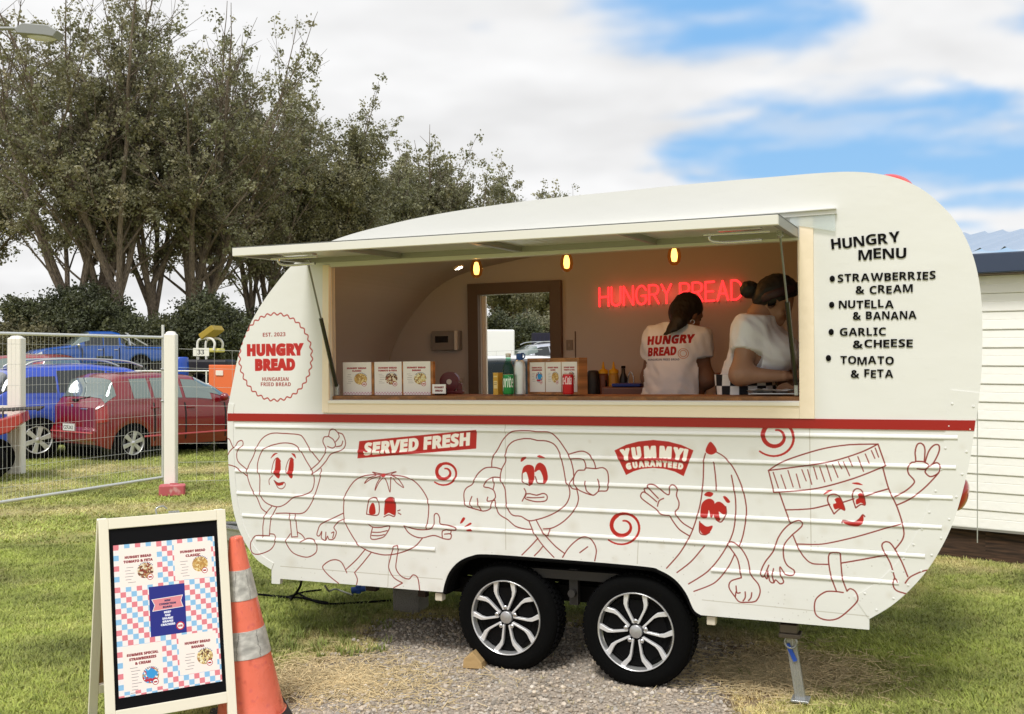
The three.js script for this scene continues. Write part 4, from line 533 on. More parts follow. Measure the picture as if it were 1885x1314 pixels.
function headBones(c, q, s = 1) { // head centred between the ears; its face looks along +z of q
  const P = (x, y, z) => V3(x * s, y * s, z * s).applyQuaternion(q).add(c), R = (x, y, z) => V3(x * s, y * s, z * s);
  return { skull: [ellR(P(0, 0.025, -0.008), R(0.075, 0.09, 0.095), q), ellR(P(0, -0.045, 0.03), R(0.058, 0.065, 0.062), q), bone(P(0, -0.088, 0.062), P(0, -0.092, 0.066), 0.02 * s, 0.018 * s)],
    face: [bone(P(0, 0.012, 0.084), P(0, -0.03, 0.106), 0.009 * s, 0.013 * s), bone(P(-0.035, 0.028, 0.074), P(0.035, 0.028, 0.074), 0.013 * s, 0.013 * s), bone(P(-0.018, -0.058, 0.086), P(0.018, -0.058, 0.086), 0.008 * s, 0.008 * s), bone(P(-0.015, -0.068, 0.084), P(0.015, -0.068, 0.084), 0.009 * s, 0.009 * s), ellR(P(-0.077, -0.008, -0.005), R(0.009, 0.03, 0.019), q), ellR(P(0.077, -0.008, -0.005), R(0.009, 0.03, 0.019), q), ellR(P(-0.045, -0.03, 0.062), R(0.022, 0.02, 0.018), q), ellR(P(0.045, -0.03, 0.062), R(0.022, 0.02, 0.018), q)],
    P };
}
function handBones(w, dir, up, s, curl = 0.5, thumbSide = 1) { // wrist, direction, back-of-hand normal
  const d = dir.clone().normalize(), u = up.clone().sub(d.clone().multiplyScalar(up.dot(d))).normalize(), t = V3().crossVectors(d, u).multiplyScalar(thumbSide), Q = (a, b, c) => w.clone().addScaledVector(d, a * s).addScaledVector(t, b * s).addScaledVector(u, c * s), out = [];
  for (const b of [-0.027, -0.009, 0.009, 0.027]) out.push(bone(Q(0.005, b * 0.6, 0), Q(0.085, b, 0), 0.0155 * s, 0.012 * s));
  [[0.03, 0.07, -0.027], [0.034, 0.085, -0.009], [0.036, 0.08, 0.009], [0.032, 0.072, 0.027]].forEach(([a, L, b]) => { const p1 = Q(0.085, b, 0), p2 = Q(0.085 + a * Math.cos(curl * 0.6), b * 1.1, -a * Math.sin(curl * 0.6)), p3 = Q(0.085 + a * Math.cos(curl * 0.6) + (L - a) * 0.5 * Math.cos(curl * 1.4), b * 1.15, -a * Math.sin(curl * 0.6) - (L - a) * 0.5 * Math.sin(curl * 1.4)), p4 = Q(0.085 + a * Math.cos(curl * 0.6) + (L - a) * 0.5 * (Math.cos(curl * 1.4) + Math.cos(curl * 2)), b * 1.15, -a * Math.sin(curl * 0.6) - (L - a) * 0.5 * (Math.sin(curl * 1.4) + Math.sin(curl * 2))); out.push(bone(p1, p2, 0.0105 * s, 0.0095 * s), bone(p2, p3, 0.0095 * s, 0.0085 * s), bone(p3, p4, 0.0085 * s, 0.007 * s)); });
  out.push(bone(Q(0.02, 0.022, -0.004), Q(0.052, 0.05, -0.014), 0.015 * s, 0.011 * s), bone(Q(0.052, 0.05, -0.014), Q(0.085, 0.052, -0.026), 0.0105 * s, 0.008 * s));
  return out;
}
const boundsOf = (pts, pad) => [pts.reduce((m, p) => m.clone().min(p), V3(1e3, 1e3, 1e3)).addScalar(-pad), pts.reduce((m, p) => m.clone().max(p), V3(-1e3, -1e3, -1e3)).addScalar(pad)];
const FLOOR = 0.56;
function buildPerson(root, J, o) {
  const { skin, shirtMat, hairMat } = o, w = o.width ?? 1;
  const torso = [bone(J.pelvis, J.waist, 0.125 * w, 0.105 * w), bone(J.waist, J.chest, 0.105 * w, 0.115 * w), bone(J.hipL, J.hipR, 0.095 * w, 0.095 * w), bone(J.shL, J.shR, 0.05, 0.05), bone(J.shL.clone().lerp(J.neck, 0.2), J.neck, 0.045, 0.05), bone(J.shR.clone().lerp(J.neck, 0.2), J.neck, 0.045, 0.05), bone(J.chest, J.neck, 0.1, 0.05), bone(J.chest.clone().lerp(J.shL, 0.55), J.waist.clone().lerp(J.hipL, 0.5), 0.085 * w, 0.08 * w), bone(J.chest.clone().lerp(J.shR, 0.55), J.waist.clone().lerp(J.hipR, 0.5), 0.085 * w, 0.08 * w), ...(o.extra ?? [])];
  const arms = (pad) => ['L', 'R'].flatMap((s) => [bone(J['sh' + s], J['el' + s], (o.arm ?? 0.052) + pad, (o.arm ?? 0.052) * 0.82 + pad)]);
  const fore = ['L', 'R'].map((s) => bone(J['el' + s], J['wr' + s], (o.arm ?? 0.052) * 0.84, 0.029));
  const legs = ['L', 'R'].flatMap((s) => { const h = J['hip' + s], f = J['foot' + s], k = h.clone().lerp(f, 0.5).add(o.fwd.clone().multiplyScalar(0.02)); return [bone(h, k, 0.088, 0.06), bone(k, f.clone().add(V3(0, 0.08, 0)), 0.06, 0.04), bone(f.clone().add(V3(0, 0.045, 0)), f.clone().add(o.fwd.clone().multiplyScalar(0.15)).add(V3(0, 0.035, 0)), 0.045, 0.035)]; });
  const head = headBones(J.head, o.headQ, o.headS ?? 1), neck = bone(J.neck, head.P(0, -0.05, -0.02), 0.056, 0.05);
  const bodyF = union([...torso, ...arms(0), ...fore, ...legs, neck], 0.06);
  const pts = Object.values(J); const [lo, hi] = boundsOf(pts, 0.2);
  const fine = [...head.skull, neck], faceF = (x, y, z) => smin(union(fine, 0.03)(x, y, z), union(head.face, 0.01)(x, y, z), 0.014);
  const bodyG = surfaceNet((x, y, z) => Math.max(bodyF(x, y, z), -1), lo, hi, 0.014);
  const [hl, hh] = boundsOf([head.P(0, -0.12, 0), head.P(0, 0.13, 0), head.P(0, 0, 0.1), head.P(0, 0, -0.1)], 0.07), headG = surfaceNet(faceF, hl, hh, 0.005);
  const hands = ['L', 'R'].map((s) => { const d = J['hd' + s].clone().sub(J['wr' + s]), f = union([...handBones(J['wr' + s], d, o.handUp ?? V3(0, 1, 0), 1, 0.7, s === 'L' ? 1 : -1), bone(J['wr' + s].clone().addScaledVector(d, -0.1), J['wr' + s], 0.029, 0.026)], 0.008), [a, b] = boundsOf([J['wr' + s], J['wr' + s].clone().addScaledVector(d.clone().normalize(), 0.17)], 0.09); return surfaceNet(f, a, b, 0.0055); });
  mesh('body', [bodyG, headG, ...hands], skin, root);
  // eyes
  for (const s of [-1, 1]) mesh('eye', ball(0.0105, 0, 0, 0).applyMatrix4(new THREE.Matrix4().makeTranslation(...head.P(s * 0.032, 0.004, 0.078).toArray())), std(0x1a1310, 0.3), root);
  // shirt: the torso and upper arms, 14 mm larger, ending at hem, neckline and sleeves
  const sl = o.sleeve ?? 0.62, tF = union([...torso, ...arms(0.002), bone(J.pelvis.clone().add(V3(0, -0.06, 0)), J.waist, 0.15 * w, 0.13 * w), bone(J.hipL, J.hipR, 0.115 * w, 0.115 * w)], 0.07), upN = J.neck.clone().sub(J.chest).normalize();
  const cutArm = ['L', 'R'].map((s) => { const d = J['el' + s].clone().sub(J['sh' + s]), e = J['sh' + s].clone().addScaledVector(d, sl); d.normalize(); return (x, y, z) => { const a = (x - e.x) * d.x + (y - e.y) * d.y + (z - e.z) * d.z, q = Math.hypot(x - e.x - d.x * a, y - e.y - d.y * a, z - e.z - d.z * a); return { a, q, y }; }; });
  const shirtF = (x, y, z) => { const fold = 0.012 * perlin.noise(x * 10 + o.seed, y * 7 + x * 5, z * 10) + 0.008 * perlin.noise(x * 22 + y * 12, y * 14 + o.seed, z * 22) + 0.01 * sstep(0.25, -0.05, y - o.hemY) * perlin.noise(x * 8, y * 40 + o.seed, z * 8); let d = tF(x, y, z) - 0.017 - fold; d = Math.max(d, o.hemY - y); const nn = (x - J.neck.x) * upN.x + (y - J.neck.y) * upN.y + (z - J.neck.z) * upN.z; d = Math.max(d, nn - 0.005); for (const c of cutArm) { const r = c(x, y, z); if (r.a > 0 && r.q < 0.1) d = Math.max(d, r.a); } return d; };
  const slE = ['L', 'R'].map((s) => J['sh' + s].clone().lerp(J['el' + s], 1)), [sa, sb] = boundsOf([J.shL, J.shR, J.neck, J.pelvis, J.chest, ...slE], 0.2), sg = surfaceNet(shirtF, sa, sb, 0.009);
  mesh('tshirt', o.shirtUV ? o.shirtUV(sg) : sg, shirtMat, root);
  return head;
}
const dark = (c) => std(c, 0.6);
{ // the person at the right, seen from her right side, leaning over the counter
  const J = { pelvis: side(1372, 742, -0.52), waist: side(1385, 690, -0.52), chest: side(1398, 632, -0.51), neck: side(1402, 578, -0.5), head: side(1424, 556, -0.5), shR: side(1377, 607, -0.36), shL: side(1405, 606, -0.66), elR: side(1362, 688, -0.27), elL: side(1422, 690, -0.7), wrR: side(1447, 690, -0.3), wrL: side(1452, 692, -0.56), hdR: side(1475, 695, -0.36), hdL: side(1478, 698, -0.5), hipR: side(1366, 752, -0.44), hipL: side(1372, 752, -0.6) };
  J.footR = V3(J.hipR.x + 0.02, FLOOR, -0.46); J.footL = V3(J.hipL.x - 0.02, FLOOR, -0.62);
  const base = V3(J.hipR.x, FLOOR, -0.52); for (const k in J) J[k].sub(base);
  const p = thing('person', 'person with dark hair bun, headband and checked apron looking down at the right counter end', 'person'); inTrailer(p, base.x, base.y, base.z);
  const fwd = V3(1, 0, -0.1).normalize(), headQ = new THREE.Quaternion().setFromUnitVectors(V3(0, 0, 1), V3(1, -0.62, -0.12).normalize());
  { const f = V3(1, -0.62, -0.12).normalize(), r = V3().crossVectors(V3(0, 1, 0), f).normalize(), u = V3().crossVectors(f, r); headQ.setFromRotationMatrix(new THREE.Matrix4().makeBasis(r, u, f)); }
  const bustA = J.chest.clone().add(V3(0.115, -0.05, 0.085)), bustB = J.chest.clone().add(V3(0.115, -0.05, -0.085));
  const skin = std([0.33, 0.175, 0.11], 0.55), h = buildPerson(p, J, { skin, shirtMat: std(0xe4e4ee, 0.85), width: 1.02, arm: 0.058, fwd, headQ, headS: 1.08, seed: 3, hemY: J.pelvis.y + 0.135, sleeve: 0.46, extra: [ell(bustA, V3(0.095, 0.088, 0.085)), ell(bustB, V3(0.1, 0.09, 0.085))] });
  const hair = dark([0.006, 0.004, 0.004]), P = h.P;
  const cap = union([ellR(P(0, 0.045, -0.02), V3(0.092, 0.1, 0.108), headQ), ellR(P(0, 0.1, 0.0), V3(0.075, 0.06, 0.085), headQ), ellR(P(0, 0.005, -0.06), V3(0.08, 0.07, 0.06), headQ)], 0.03), [a, b] = boundsOf([P(0, 0.17, 0), P(0.1, 0, 0.1), P(-0.1, 0, -0.14), P(0, -0.1, -0.1)], 0.05);
  const faceN = V3(0, 0, 1).applyQuaternion(headQ), up = V3(0, 1, 0).applyQuaternion(headQ), fp = P(0, 0.045, 0.045);
  mesh('hair', surfaceNet((x, y, z) => { const q = V3(x, y, z).sub(fp), A = q.dot(faceN), B = q.dot(up); return Math.max(cap(x, y, z) + 0.004 * perlin.noise(x * 60, y * 60, z * 60), Math.min(A * 0.8 - B * 0.6, 1)); }, a, b, 0.008), hair, p);
  mesh('hair_bun', surfaceNet((x, y, z) => ell(P(0, 0.0, -0.14), V3(0.054, 0.05, 0.05))(x, y, z) + 0.006 * perlin.noise(x * 50, y * 50, z * 50), P(0, 0.0, -0.14).addScalar(-0.09), P(0, 0.0, -0.14).addScalar(0.09), 0.008), hair, p);
  const bandM = dark([0.03, 0.008, 0.014]); mesh('headband', [new THREE.TorusGeometry(0.104, 0.014, 10, 40).scale(1, 0.97, 1.7).applyQuaternion(new THREE.Quaternion().setFromUnitVectors(V3(0, 0, 1), V3(-0.3, 0.94, 0.05).normalize())).translate(...P(0, 0.045, -0.012).toArray()), new THREE.ConeGeometry(0.022, 0.08, 10).rotateX(0.9).applyQuaternion(headQ).translate(...P(0.02, 0.155, 0.085).toArray()), new THREE.ConeGeometry(0.02, 0.07, 10).rotateX(0.5).rotateZ(-0.8).applyQuaternion(headQ).translate(...P(0.03, 0.15, 0.06).toArray())], bandM, p);
  // checked apron round the hips
  const chk = canvasTex(256, 128, (g) => { for (let i = 0; i < 16; i++) for (let j = 0; j < 8; j++) { g.fillStyle = (i + j) & 1 ? '#101018' : '#e6e4e4'; g.fillRect(i * 16, j * 16, 16, 16); } }); chk.wrapS = chk.wrapT = THREE.RepeatWrapping;
  const ap = []; { const c = J.pelvis, n = 40, m = 8, pos = [], uv = [], idx = []; for (let j = 0; j <= m; j++) for (let i = 0; i <= n; i++) { const t = i / n, an = -2.5 + 5.0 * t, r = 0.182 + 0.012 * j / m + 0.008 * Math.sin(t * 21 + j); pos.push(c.x + Math.cos(an) * r * 0.98, c.y + 0.17 - (j / m) * 0.6, c.z + Math.sin(an) * r * 1.02); uv.push(t * 1.15, 1 - (j / m) * 1.2); } for (let j = 0; j < m; j++) for (let i = 0; i < n; i++) { const q = j * (n + 1) + i; idx.push(q, q + 1, q + n + 1, q + 1, q + n + 2, q + n + 1); } const g = new THREE.BufferGeometry(); g.setAttribute('position', new THREE.Float32BufferAttribute(pos, 3)); g.setAttribute('uv', new THREE.Float32BufferAttribute(uv, 2)); g.setIndex(idx); g.computeVertexNormals(); ap.push(g); }
  mesh('checked_apron', ap, std(0xffffff, 0.85, { map: chk, side: THREE.DoubleSide }), p);
  mesh('trousers', surfaceNet(union([bone(J.pelvis, J.pelvis.clone().add(V3(0, -0.06, 0)), 0.142, 0.142), ...['L', 'R'].map((s) => bone(J['hip' + s], J['foot' + s].clone().add(V3(0, 0.06, 0)), 0.1, 0.065))], 0.05), V3(-0.35, 0.02, -0.4), V3(0.35, J.pelvis.y + 0.12, 0.4), 0.016), dark([0.02, 0.02, 0.025]), p);
}
{ // the person at the left, seen from behind
  const W = -1.12, J = { pelvis: side(1243, 742, W), waist: side(1246, 690, W), chest: side(1249, 640, W), neck: side(1256, 598, W - 0.02), head: side(1266, 576, W - 0.05), shL: side(1209, 622, W + 0.02), shR: side(1286, 619, W - 0.02), elL: side(1193, 692, W - 0.04), elR: side(1303, 698, W - 0.0), wrL: side(1218, 716, W - 0.26), wrR: side(1334, 690, W - 0.2), hdL: side(1240, 718, W - 0.32), hdR: side(1346, 692, W - 0.28), hipL: side(1220, 752, W), hipR: side(1266, 752, W) };
  J.footL = V3(J.hipL.x, FLOOR, W + 0.02); J.footR = V3(J.hipR.x, FLOOR, W - 0.02);
  const base = V3((J.hipL.x + J.hipR.x) / 2, FLOOR, W); for (const k in J) J[k].sub(base);
  const p = thing('person', 'person with long dark ponytail seen from behind in white printed tee, under the neon lettering', 'person'); inTrailer(p, base.x, base.y, base.z);
  const f = V3(0.55, -0.5, -0.75).normalize(), r0 = V3().crossVectors(V3(0.12, 1, 0).normalize(), f).normalize(), u0 = V3().crossVectors(f, r0), headQ = new THREE.Quaternion().setFromRotationMatrix(new THREE.Matrix4().makeBasis(r0, u0, f));
  const print = canvasTex(512, 512, (g) => { g.fillStyle = '#e4e5f0'; g.fillRect(0, 0, 512, 512); g.fillStyle = '#a8161c'; g.strokeStyle = '#a8161c'; g.lineWidth = 6; g.lineJoin = 'round'; g.save(); g.translate(60, 210); g.rotate(-0.03); g.transform(1, 0, -0.12, 1, 0, 0); g.font = 'bold 78px sans-serif'; const t = (s, x, y, w) => { const k = w / g.measureText(s).width; g.save(); g.translate(x, y); g.scale(k, 1); g.strokeText(s, 0, 0); g.fillText(s, 0, 0); g.restore(); }; t('HUNGRY', 0, 0, 330); t('BREAD', 10, 80, 215); g.restore(); g.fillStyle = '#222a5a'; g.font = 'bold 19px sans-serif'; g.fillText('HUNGARIAN FRIED BREAD', 62, 322); g.strokeStyle = '#c9907a'; g.lineWidth = 5; g.beginPath(); g.arc(325, 275, 34, 0, 7); g.stroke(); g.beginPath(); g.arc(325, 275, 22, 0, 7); g.stroke(); });
  const skin = std([0.2, 0.1, 0.062], 0.55), cx = J.chest.x, cy = J.chest.y;
  const h = buildPerson(p, J, { skin, shirtMat: std(0xffffff, 0.85, { map: print }), width: 0.98, arm: 0.046, fwd: V3(0.1, 0, -1).normalize(), headQ, seed: 8, hemY: J.pelvis.y - 0.02, sleeve: 0.5, extra: [bone(side(1216, 640, W).sub(base), side(1217, 735, W).sub(base), 0.085, 0.1), bone(side(1264, 640, W).sub(base), side(1266, 735, W).sub(base), 0.085, 0.1)],
    shirtUV: (g) => { const P = g.attributes.position, N = g.attributes.normal, uv = []; for (let i = 0; i < P.count; i++) { if (N.getZ(i) > -0.1) uv.push((P.getX(i) - cx) / 0.46 + 0.5, (P.getY(i) - cy) / 0.46 + 0.53); else uv.push(0.02, 0.02); } g.setAttribute('uv', new THREE.Float32BufferAttribute(uv, 2)); return g; } });
  const P = h.P, hair = dark([0.007, 0.0045, 0.004]), tail = [[1250, 590], [1240, 606], [1228, 622], [1219, 640], [1216, 652]].map(([x, y], i) => side(x, y, W + [0.11, 0.14, 0.175, 0.19, 0.195][i]).sub(base));
  const hf = union([ellR(P(0, 0.035, -0.022), V3(0.089, 0.098, 0.104), headQ), ellR(P(0, -0.03, -0.06), V3(0.078, 0.07, 0.055), headQ), bone(P(-0.02, -0.02, -0.07), tail[0], 0.07, 0.045), ...tail.slice(1).map((q, i) => bone(tail[i], q, 0.045 - i * 0.009, 0.036 - i * 0.009))], 0.035), [a, b] = boundsOf([...tail, P(0, 0.14, 0), P(0.1, 0, 0.1), P(-0.1, -0.1, -0.1)], 0.09), fn = V3(0, 0, 1).applyQuaternion(headQ), fp = P(0, 0.04, 0.05), up = V3(0, 1, 0).applyQuaternion(headQ);
  mesh('hair', surfaceNet((x, y, z) => { const q = V3(x, y, z).sub(fp); return Math.max(hf(x, y, z) + 0.005 * perlin.noise(x * 70, y * 12, z * 70), q.dot(fn) * 0.8 - q.dot(up) * 0.6); }, a, b, 0.008), hair, p);
  mesh('earring', new THREE.TorusGeometry(0.013, 0.0022, 8, 24).rotateY(0.3).translate(...P(-0.088, -0.055, -0.005).toArray()), std(0xe8e8ee, 0.2, { metalness: 1 }), p);
  mesh('trousers', surfaceNet(union([bone(J.pelvis, J.pelvis.clone().add(V3(0, -0.06, 0)), 0.132, 0.132), ...['L', 'R'].map((s) => bone(J['hip' + s], J['foot' + s].clone().add(V3(0, 0.06, 0)), 0.098, 0.062))], 0.05), V3(-0.4, 0.02, -0.35), V3(0.4, J.pelvis.y + 0.05, 0.35), 0.016), dark([0.02, 0.022, 0.03]), p);
}
// ---------------------------------------------------------------- things on the counter and the back wall
const drawFood = (g, x, y, r, kind) => { // printed plate of fried bread
  const cols = { classic: ['#d9b36a', '#efd9a0', '#c08f45'], tomato: ['#7a4524', '#b98a55', '#e9d9b8', '#5a2d18', '#8f2a1c'], banana: ['#efe3b0', '#e7d08a', '#6a4428', '#f6efd0'], berry: ['#2c8fd0', '#3aa7e6', '#f1f4f8', '#c41f3a'] }[kind];
  g.save(); g.beginPath(); g.ellipse(x, y, r, r * 0.95, 0, 0, 7); g.fillStyle = kind === 'tomato' ? '#e8dcc6' : '#b98d52'; g.fill(); g.clip(); for (let i = 0; i < 90; i++) { const a = rr(0, 6.3), q = r * Math.sqrt(rnd()) * 0.95; g.fillStyle = cols[Math.floor(rnd() * cols.length)]; g.beginPath(); g.ellipse(x + Math.cos(a) * q, y + Math.sin(a) * q, r * rr(0.08, 0.22), r * rr(0.06, 0.14), rr(0, 3), 0, 7); g.fill(); } if (kind === 'berry') { g.fillStyle = '#2f9be0'; g.beginPath(); g.ellipse(x + r * 0.1, y - r * 0.2, r * 0.6, r * 0.55, 0, 0, 7); g.fill(); g.fillStyle = '#c0203a'; for (let i = 0; i < 5; i++) { g.beginPath(); g.arc(x - r * 0.5 + i * r * 0.28, y + r * 0.55, r * 0.17, 0, 7); g.fill(); } } g.restore();
  g.fillStyle = '#3a5590'; for (let i = 0; i < 9; i++) { const a = -2.4 + i * 0.22; g.fillRect(x + Math.cos(a) * r * 1.04 - 2, y + Math.sin(a) * r * 1.04 - 2, r * 0.13, r * 0.1); }
  g.beginPath(); g.arc(x + r * 0.55, y + r * 0.85, r * 0.34, 0, 7); g.fillStyle = '#fff'; g.fill(); g.lineWidth = r * 0.08; g.strokeStyle = '#b3202a'; g.stroke(); g.fillStyle = '#b3202a'; g.fillRect(x + r * 0.35, y + r * 0.76, r * 0.4, r * 0.2);
};
const heavy = (g, s, x, y, w, h, col) => { g.save(); g.font = `bold ${h / 0.73}px sans-serif`; const k = w / g.measureText(s).width; g.translate(x, y); g.scale(k, 1); g.fillStyle = g.strokeStyle = col; g.lineWidth = h * 0.14; g.lineJoin = 'round'; g.strokeText(s, 0, 0); g.fillText(s, 0, 0); g.restore(); };
const listLines = (g, x, y, w, n, dy) => { g.fillStyle = '#8a7f86'; for (let i = 0; i < n; i++) g.fillRect(x + rr(0, w * 0.25), y + i * dy, w * rr(0.5, 0.9), dy * 0.16); };
function cardTex(l1, l2, kind, checks) { return canvasTex(256, 320, (g) => { g.fillStyle = '#f3ece8'; g.fillRect(0, 0, 256, 320); heavy(g, l1, 36, 66, 176, 15, '#a3202a'); heavy(g, l2, l2.length > 8 ? 36 : 84, 92, l2.length > 8 ? 176 : 84, 15, '#a3202a'); drawFood(g, 160, 165, 58, kind); listLines(g, 34, 118, 60, 6, 17); if (checks) for (let i = 0; i < 20; i++) for (let j = 0; j < 2; j++) if ((i + j) & 1) { g.fillStyle = '#d9a7b8'; g.fillRect(i * 13, 292 + j * 12, 13, 12); } }); }
const CT = openB + 0.018 + 0.008; // counter height in the trailer
const onCounter = (px, w) => side(px, 725, w).x;
const paper = (t) => std(0xffffff, 0.65, { map: t });
{
  const cards = [['HUNGRY BREAD', 'CLASSIC', 'classic', 631, 683, 'menu card for the classic bread on a wooden block, nearest the left gas strut'], ['HUNGRY BREAD', 'TOMATO & FETA', 'tomato', 689, 739, 'menu card for tomato and feta on a wooden block, middle of three'], ['HUNGRY BREAD', 'BANANA', 'banana', 742, 792, 'menu card for the banana bread on a wooden block, beside the small name card']];
  for (const [l1, l2, k, x0, x1, label] of cards) { const w = -0.12, a = onCounter(x0, w), b = onCounter(x1, w), W = b - a, H = 0.2, t = thing('menu_card', label, 'menu card', 'white menu cards on the counter'); inTrailer(t, (a + b) / 2, CT, w - 0.02);
    mesh('wooden_block', planarUV(box(W + 0.018, H - 0.003, 0.03, 0.007, H / 2, -0.004, 0.002), 0, 0, 0.5, 0.5), M.paleWood, t); mesh('printed_card', planarUV(box(W, H, 0.002, 0, H / 2, 0.0135), -W / 2, 0, W, H), paper(cardTex(l1, l2, k, true)), t); }
  const s = thing('name_card', 'small white card with the shop name on a dark stand', 'name card'); inTrailer(s, onCounter(809, -0.1), CT, -0.1); const nt = canvasTex(128, 80, (g) => { g.fillStyle = '#f2efee'; g.fillRect(0, 0, 128, 80); heavy(g, 'HUNGRY', 20, 34, 90, 16, '#7a1a22'); heavy(g, 'BREAD', 28, 62, 72, 16, '#7a1a22'); }); mesh('printed_card', planarUV(box(0.088, 0.055, 0.003, 0, 0.036, 0.004), -0.044, 0.0085, 0.088, 0.055), paper(nt), s); mesh('stand', box(0.07, 0.04, 0.03, 0, 0.02, -0.02, 0.003), M.black, s);
  const d = thing('tape_dispenser', 'round dark red tape dispenser behind the small name card', 'tape dispenser'); inTrailer(d, onCounter(826, -0.24), CT, -0.26, 0.2); mesh('roll', [rod(V3(0, 0.075, -0.02), V3(0, 0.075, 0.02), 0.06, 0.06, 32), box(0.13, 0.02, 0.05, 0.02, 0.011, 0, 0.006), box(0.03, 0.05, 0.04, 0.06, 0.04, 0, 0.006)], phys(0x5a0a14, 0.35), d); mesh('core', rod(V3(0, 0.075, 0.0205), V3(0, 0.075, 0.024), 0.016, 0.016, 20), std(0xc9b8ac, 0.5), d);
  // drinks
  const can = (name, label, px, w, body, draw) => { const t = thing(name, label, 'drink can'); inTrailer(t, onCounter(px, w), CT, w); const tex = canvasTex(512, 256, draw); const g = lathe([[0.0265, 0.004], [0.0325, 0.012], [0.0325, 0.104], [0.0275, 0.117]], 40); mesh('can_body', g.rotateY(body), phys(0xffffff, 0.3, { map: tex, metalness: 0.35 }), t); mesh('can_lid', lathe([[0, 0.1165], [0.025, 0.1165], [0.0272, 0.1195], [0.0282, 0.117]], 32), M.alu, t); mesh('can_base', lathe([[0, 0.004], [0.02, 0.002], [0.0265, 0.0005], [0.0268, 0.005]], 32), M.alu, t); };
  can('drink_can', 'green soft drink can on the counter in front of the open door', 936, -0.09, 0, (g) => { g.fillStyle = '#1f8a45'; g.fillRect(0, 0, 512, 256); g.fillStyle = '#49b36a'; g.fillRect(0, 0, 512, 30); g.font = 'italic bold 86px sans-serif'; g.fillStyle = '#f2f6f2'; for (const x of [0, 256, 512]) g.fillText('Sprite', x - 112, 140, 224); g.fillStyle = '#e2d84a'; g.beginPath(); g.arc(150, 70, 10, 0, 7); g.fill(); });
  can('drink_can', 'red soft drink can on the counter in front of the wooden menu box', 1046, -0.08, 0, (g) => { g.fillStyle = '#c0121f'; g.fillRect(0, 0, 512, 256); g.font = 'italic bold 62px serif'; g.fillStyle = '#f6efef'; for (const x of [-30, 226, 482]) { g.fillText('Coca-Cola', x - 110, 125, 220); } g.fillStyle = '#d97a80'; g.fillRect(0, 0, 512, 14); });
  const b = thing('glass_bottle', 'pale green clear bottle behind the green can', 'bottle'); inTrailer(b, onCounter(934, -0.2), CT, -0.22); mesh('bottle_body', lathe([[0, 0.002], [0.033, 0.002], [0.034, 0.01], [0.034, 0.14], [0.03, 0.165], [0.018, 0.195], [0.0145, 0.2], [0.0145, 0.215]], 32), phys(0xbfe8d2, 0.05, { transmission: 1, thickness: 0, ior: 1.3 }), b); mesh('bottle_cap', lathe([[0, 0.216], [0.0158, 0.216], [0.0158, 0.238], [0, 0.24]], 24), M.whitePlastic, b);
  const fl = thing('steel_flask', 'tall silver flask with a blue cap beside the green can', 'flask'); inTrailer(fl, onCounter(956, -0.13), CT, -0.14); mesh('flask_body', lathe([[0, 0.001], [0.031, 0.001], [0.033, 0.006], [0.033, 0.16], [0.028, 0.19], [0.021, 0.2], [0, 0.2]], 36), std(0xd6d8da, 0.35, { metalness: 0.55 }), fl); mesh('flask_cap', [lathe([[0, 0.2], [0.019, 0.2], [0.019, 0.232], [0.015, 0.238], [0, 0.238]], 28), new THREE.TorusGeometry(0.015, 0.004, 8, 20).translate(0.018, 0.222, 0)], std(0x1c4a8e, 0.4), fl);
  const y = thing('carton', 'narrow yellow carton left of the green can', 'carton'); inTrailer(y, onCounter(917, -0.14), CT, -0.14, -0.2); mesh('carton_body', planarUV(box(0.034, 0.125, 0.05, 0, 0.0625, 0, 0.002), -0.017, 0, 0.034, 0.125), paper(canvasTex(64, 256, (g) => { g.fillStyle = '#d9a840'; g.fillRect(0, 0, 64, 256); g.fillStyle = '#f0d79a'; g.fillRect(8, 30, 48, 16); g.fillRect(8, 90, 48, 90); g.fillStyle = '#8a5a20'; g.fillRect(10, 110, 40, 6); g.fillRect(10, 130, 36, 6); })), y); mesh('carton_flap', box(0.036, 0.003, 0.052, 0, 0.1265, 0), std(0xe0b95c, 0.6), y);
  // wooden box with three menu cards
  const wb = thing('menu_box', 'pale wooden box with three menu cards on its front, behind the red can', 'wooden box'); const xa = onCounter(960, -0.1), xb = onCounter(1057, -0.1); const W = 0.33, H = 0.208; inTrailer(wb, (xa + xb) / 2 + 0.01, CT, -0.235, -0.12);
  mesh('box_board', planarUV(box(W, 0.012, 0.11, 0, 0.006, 0, 0.001), 0, 0, 0.5, 0.5), M.paleWood, wb); mesh('box_board', planarUV(box(W, 0.012, 0.11, 0, H - 0.006, 0, 0.001), 0, 0, 0.5, 0.5), M.paleWood, wb); for (const s of [-1, 1]) mesh('box_board', planarUV(box(0.012, H - 0.025, 0.11, s * (W / 2 - 0.006), H / 2, 0, 0.001), 0, 0, 0.5, 0.5), M.paleWood, wb); mesh('box_board', planarUV(box(W - 0.025, H - 0.025, 0.008, 0, H / 2, 0.045), 0, 0, 0.5, 0.5), M.paleWood, wb);
  [['SUMMER SPECIAL', 'STRAWBERRIES', 'berry'], ['HUNGRY BREAD', 'CLASSIC', 'classic'], ['HUNGRY BREAD', 'TOMATO & FETA', 'tomato']].forEach(([a, c, k], i) => mesh('printed_card', planarUV(box(0.098, 0.17, 0.002, -0.103 + i * 0.103, H / 2 - 0.004, 0.0502), -0.152 + i * 0.103, H / 2 - 0.089, 0.098, 0.17), paper(cardTex(a, c, k, false)), wb));
  // back bench
  const BZ = -DEPTH + 0.28, BT = 1.486, onBench = (px, w) => side(px, 715, w).x;
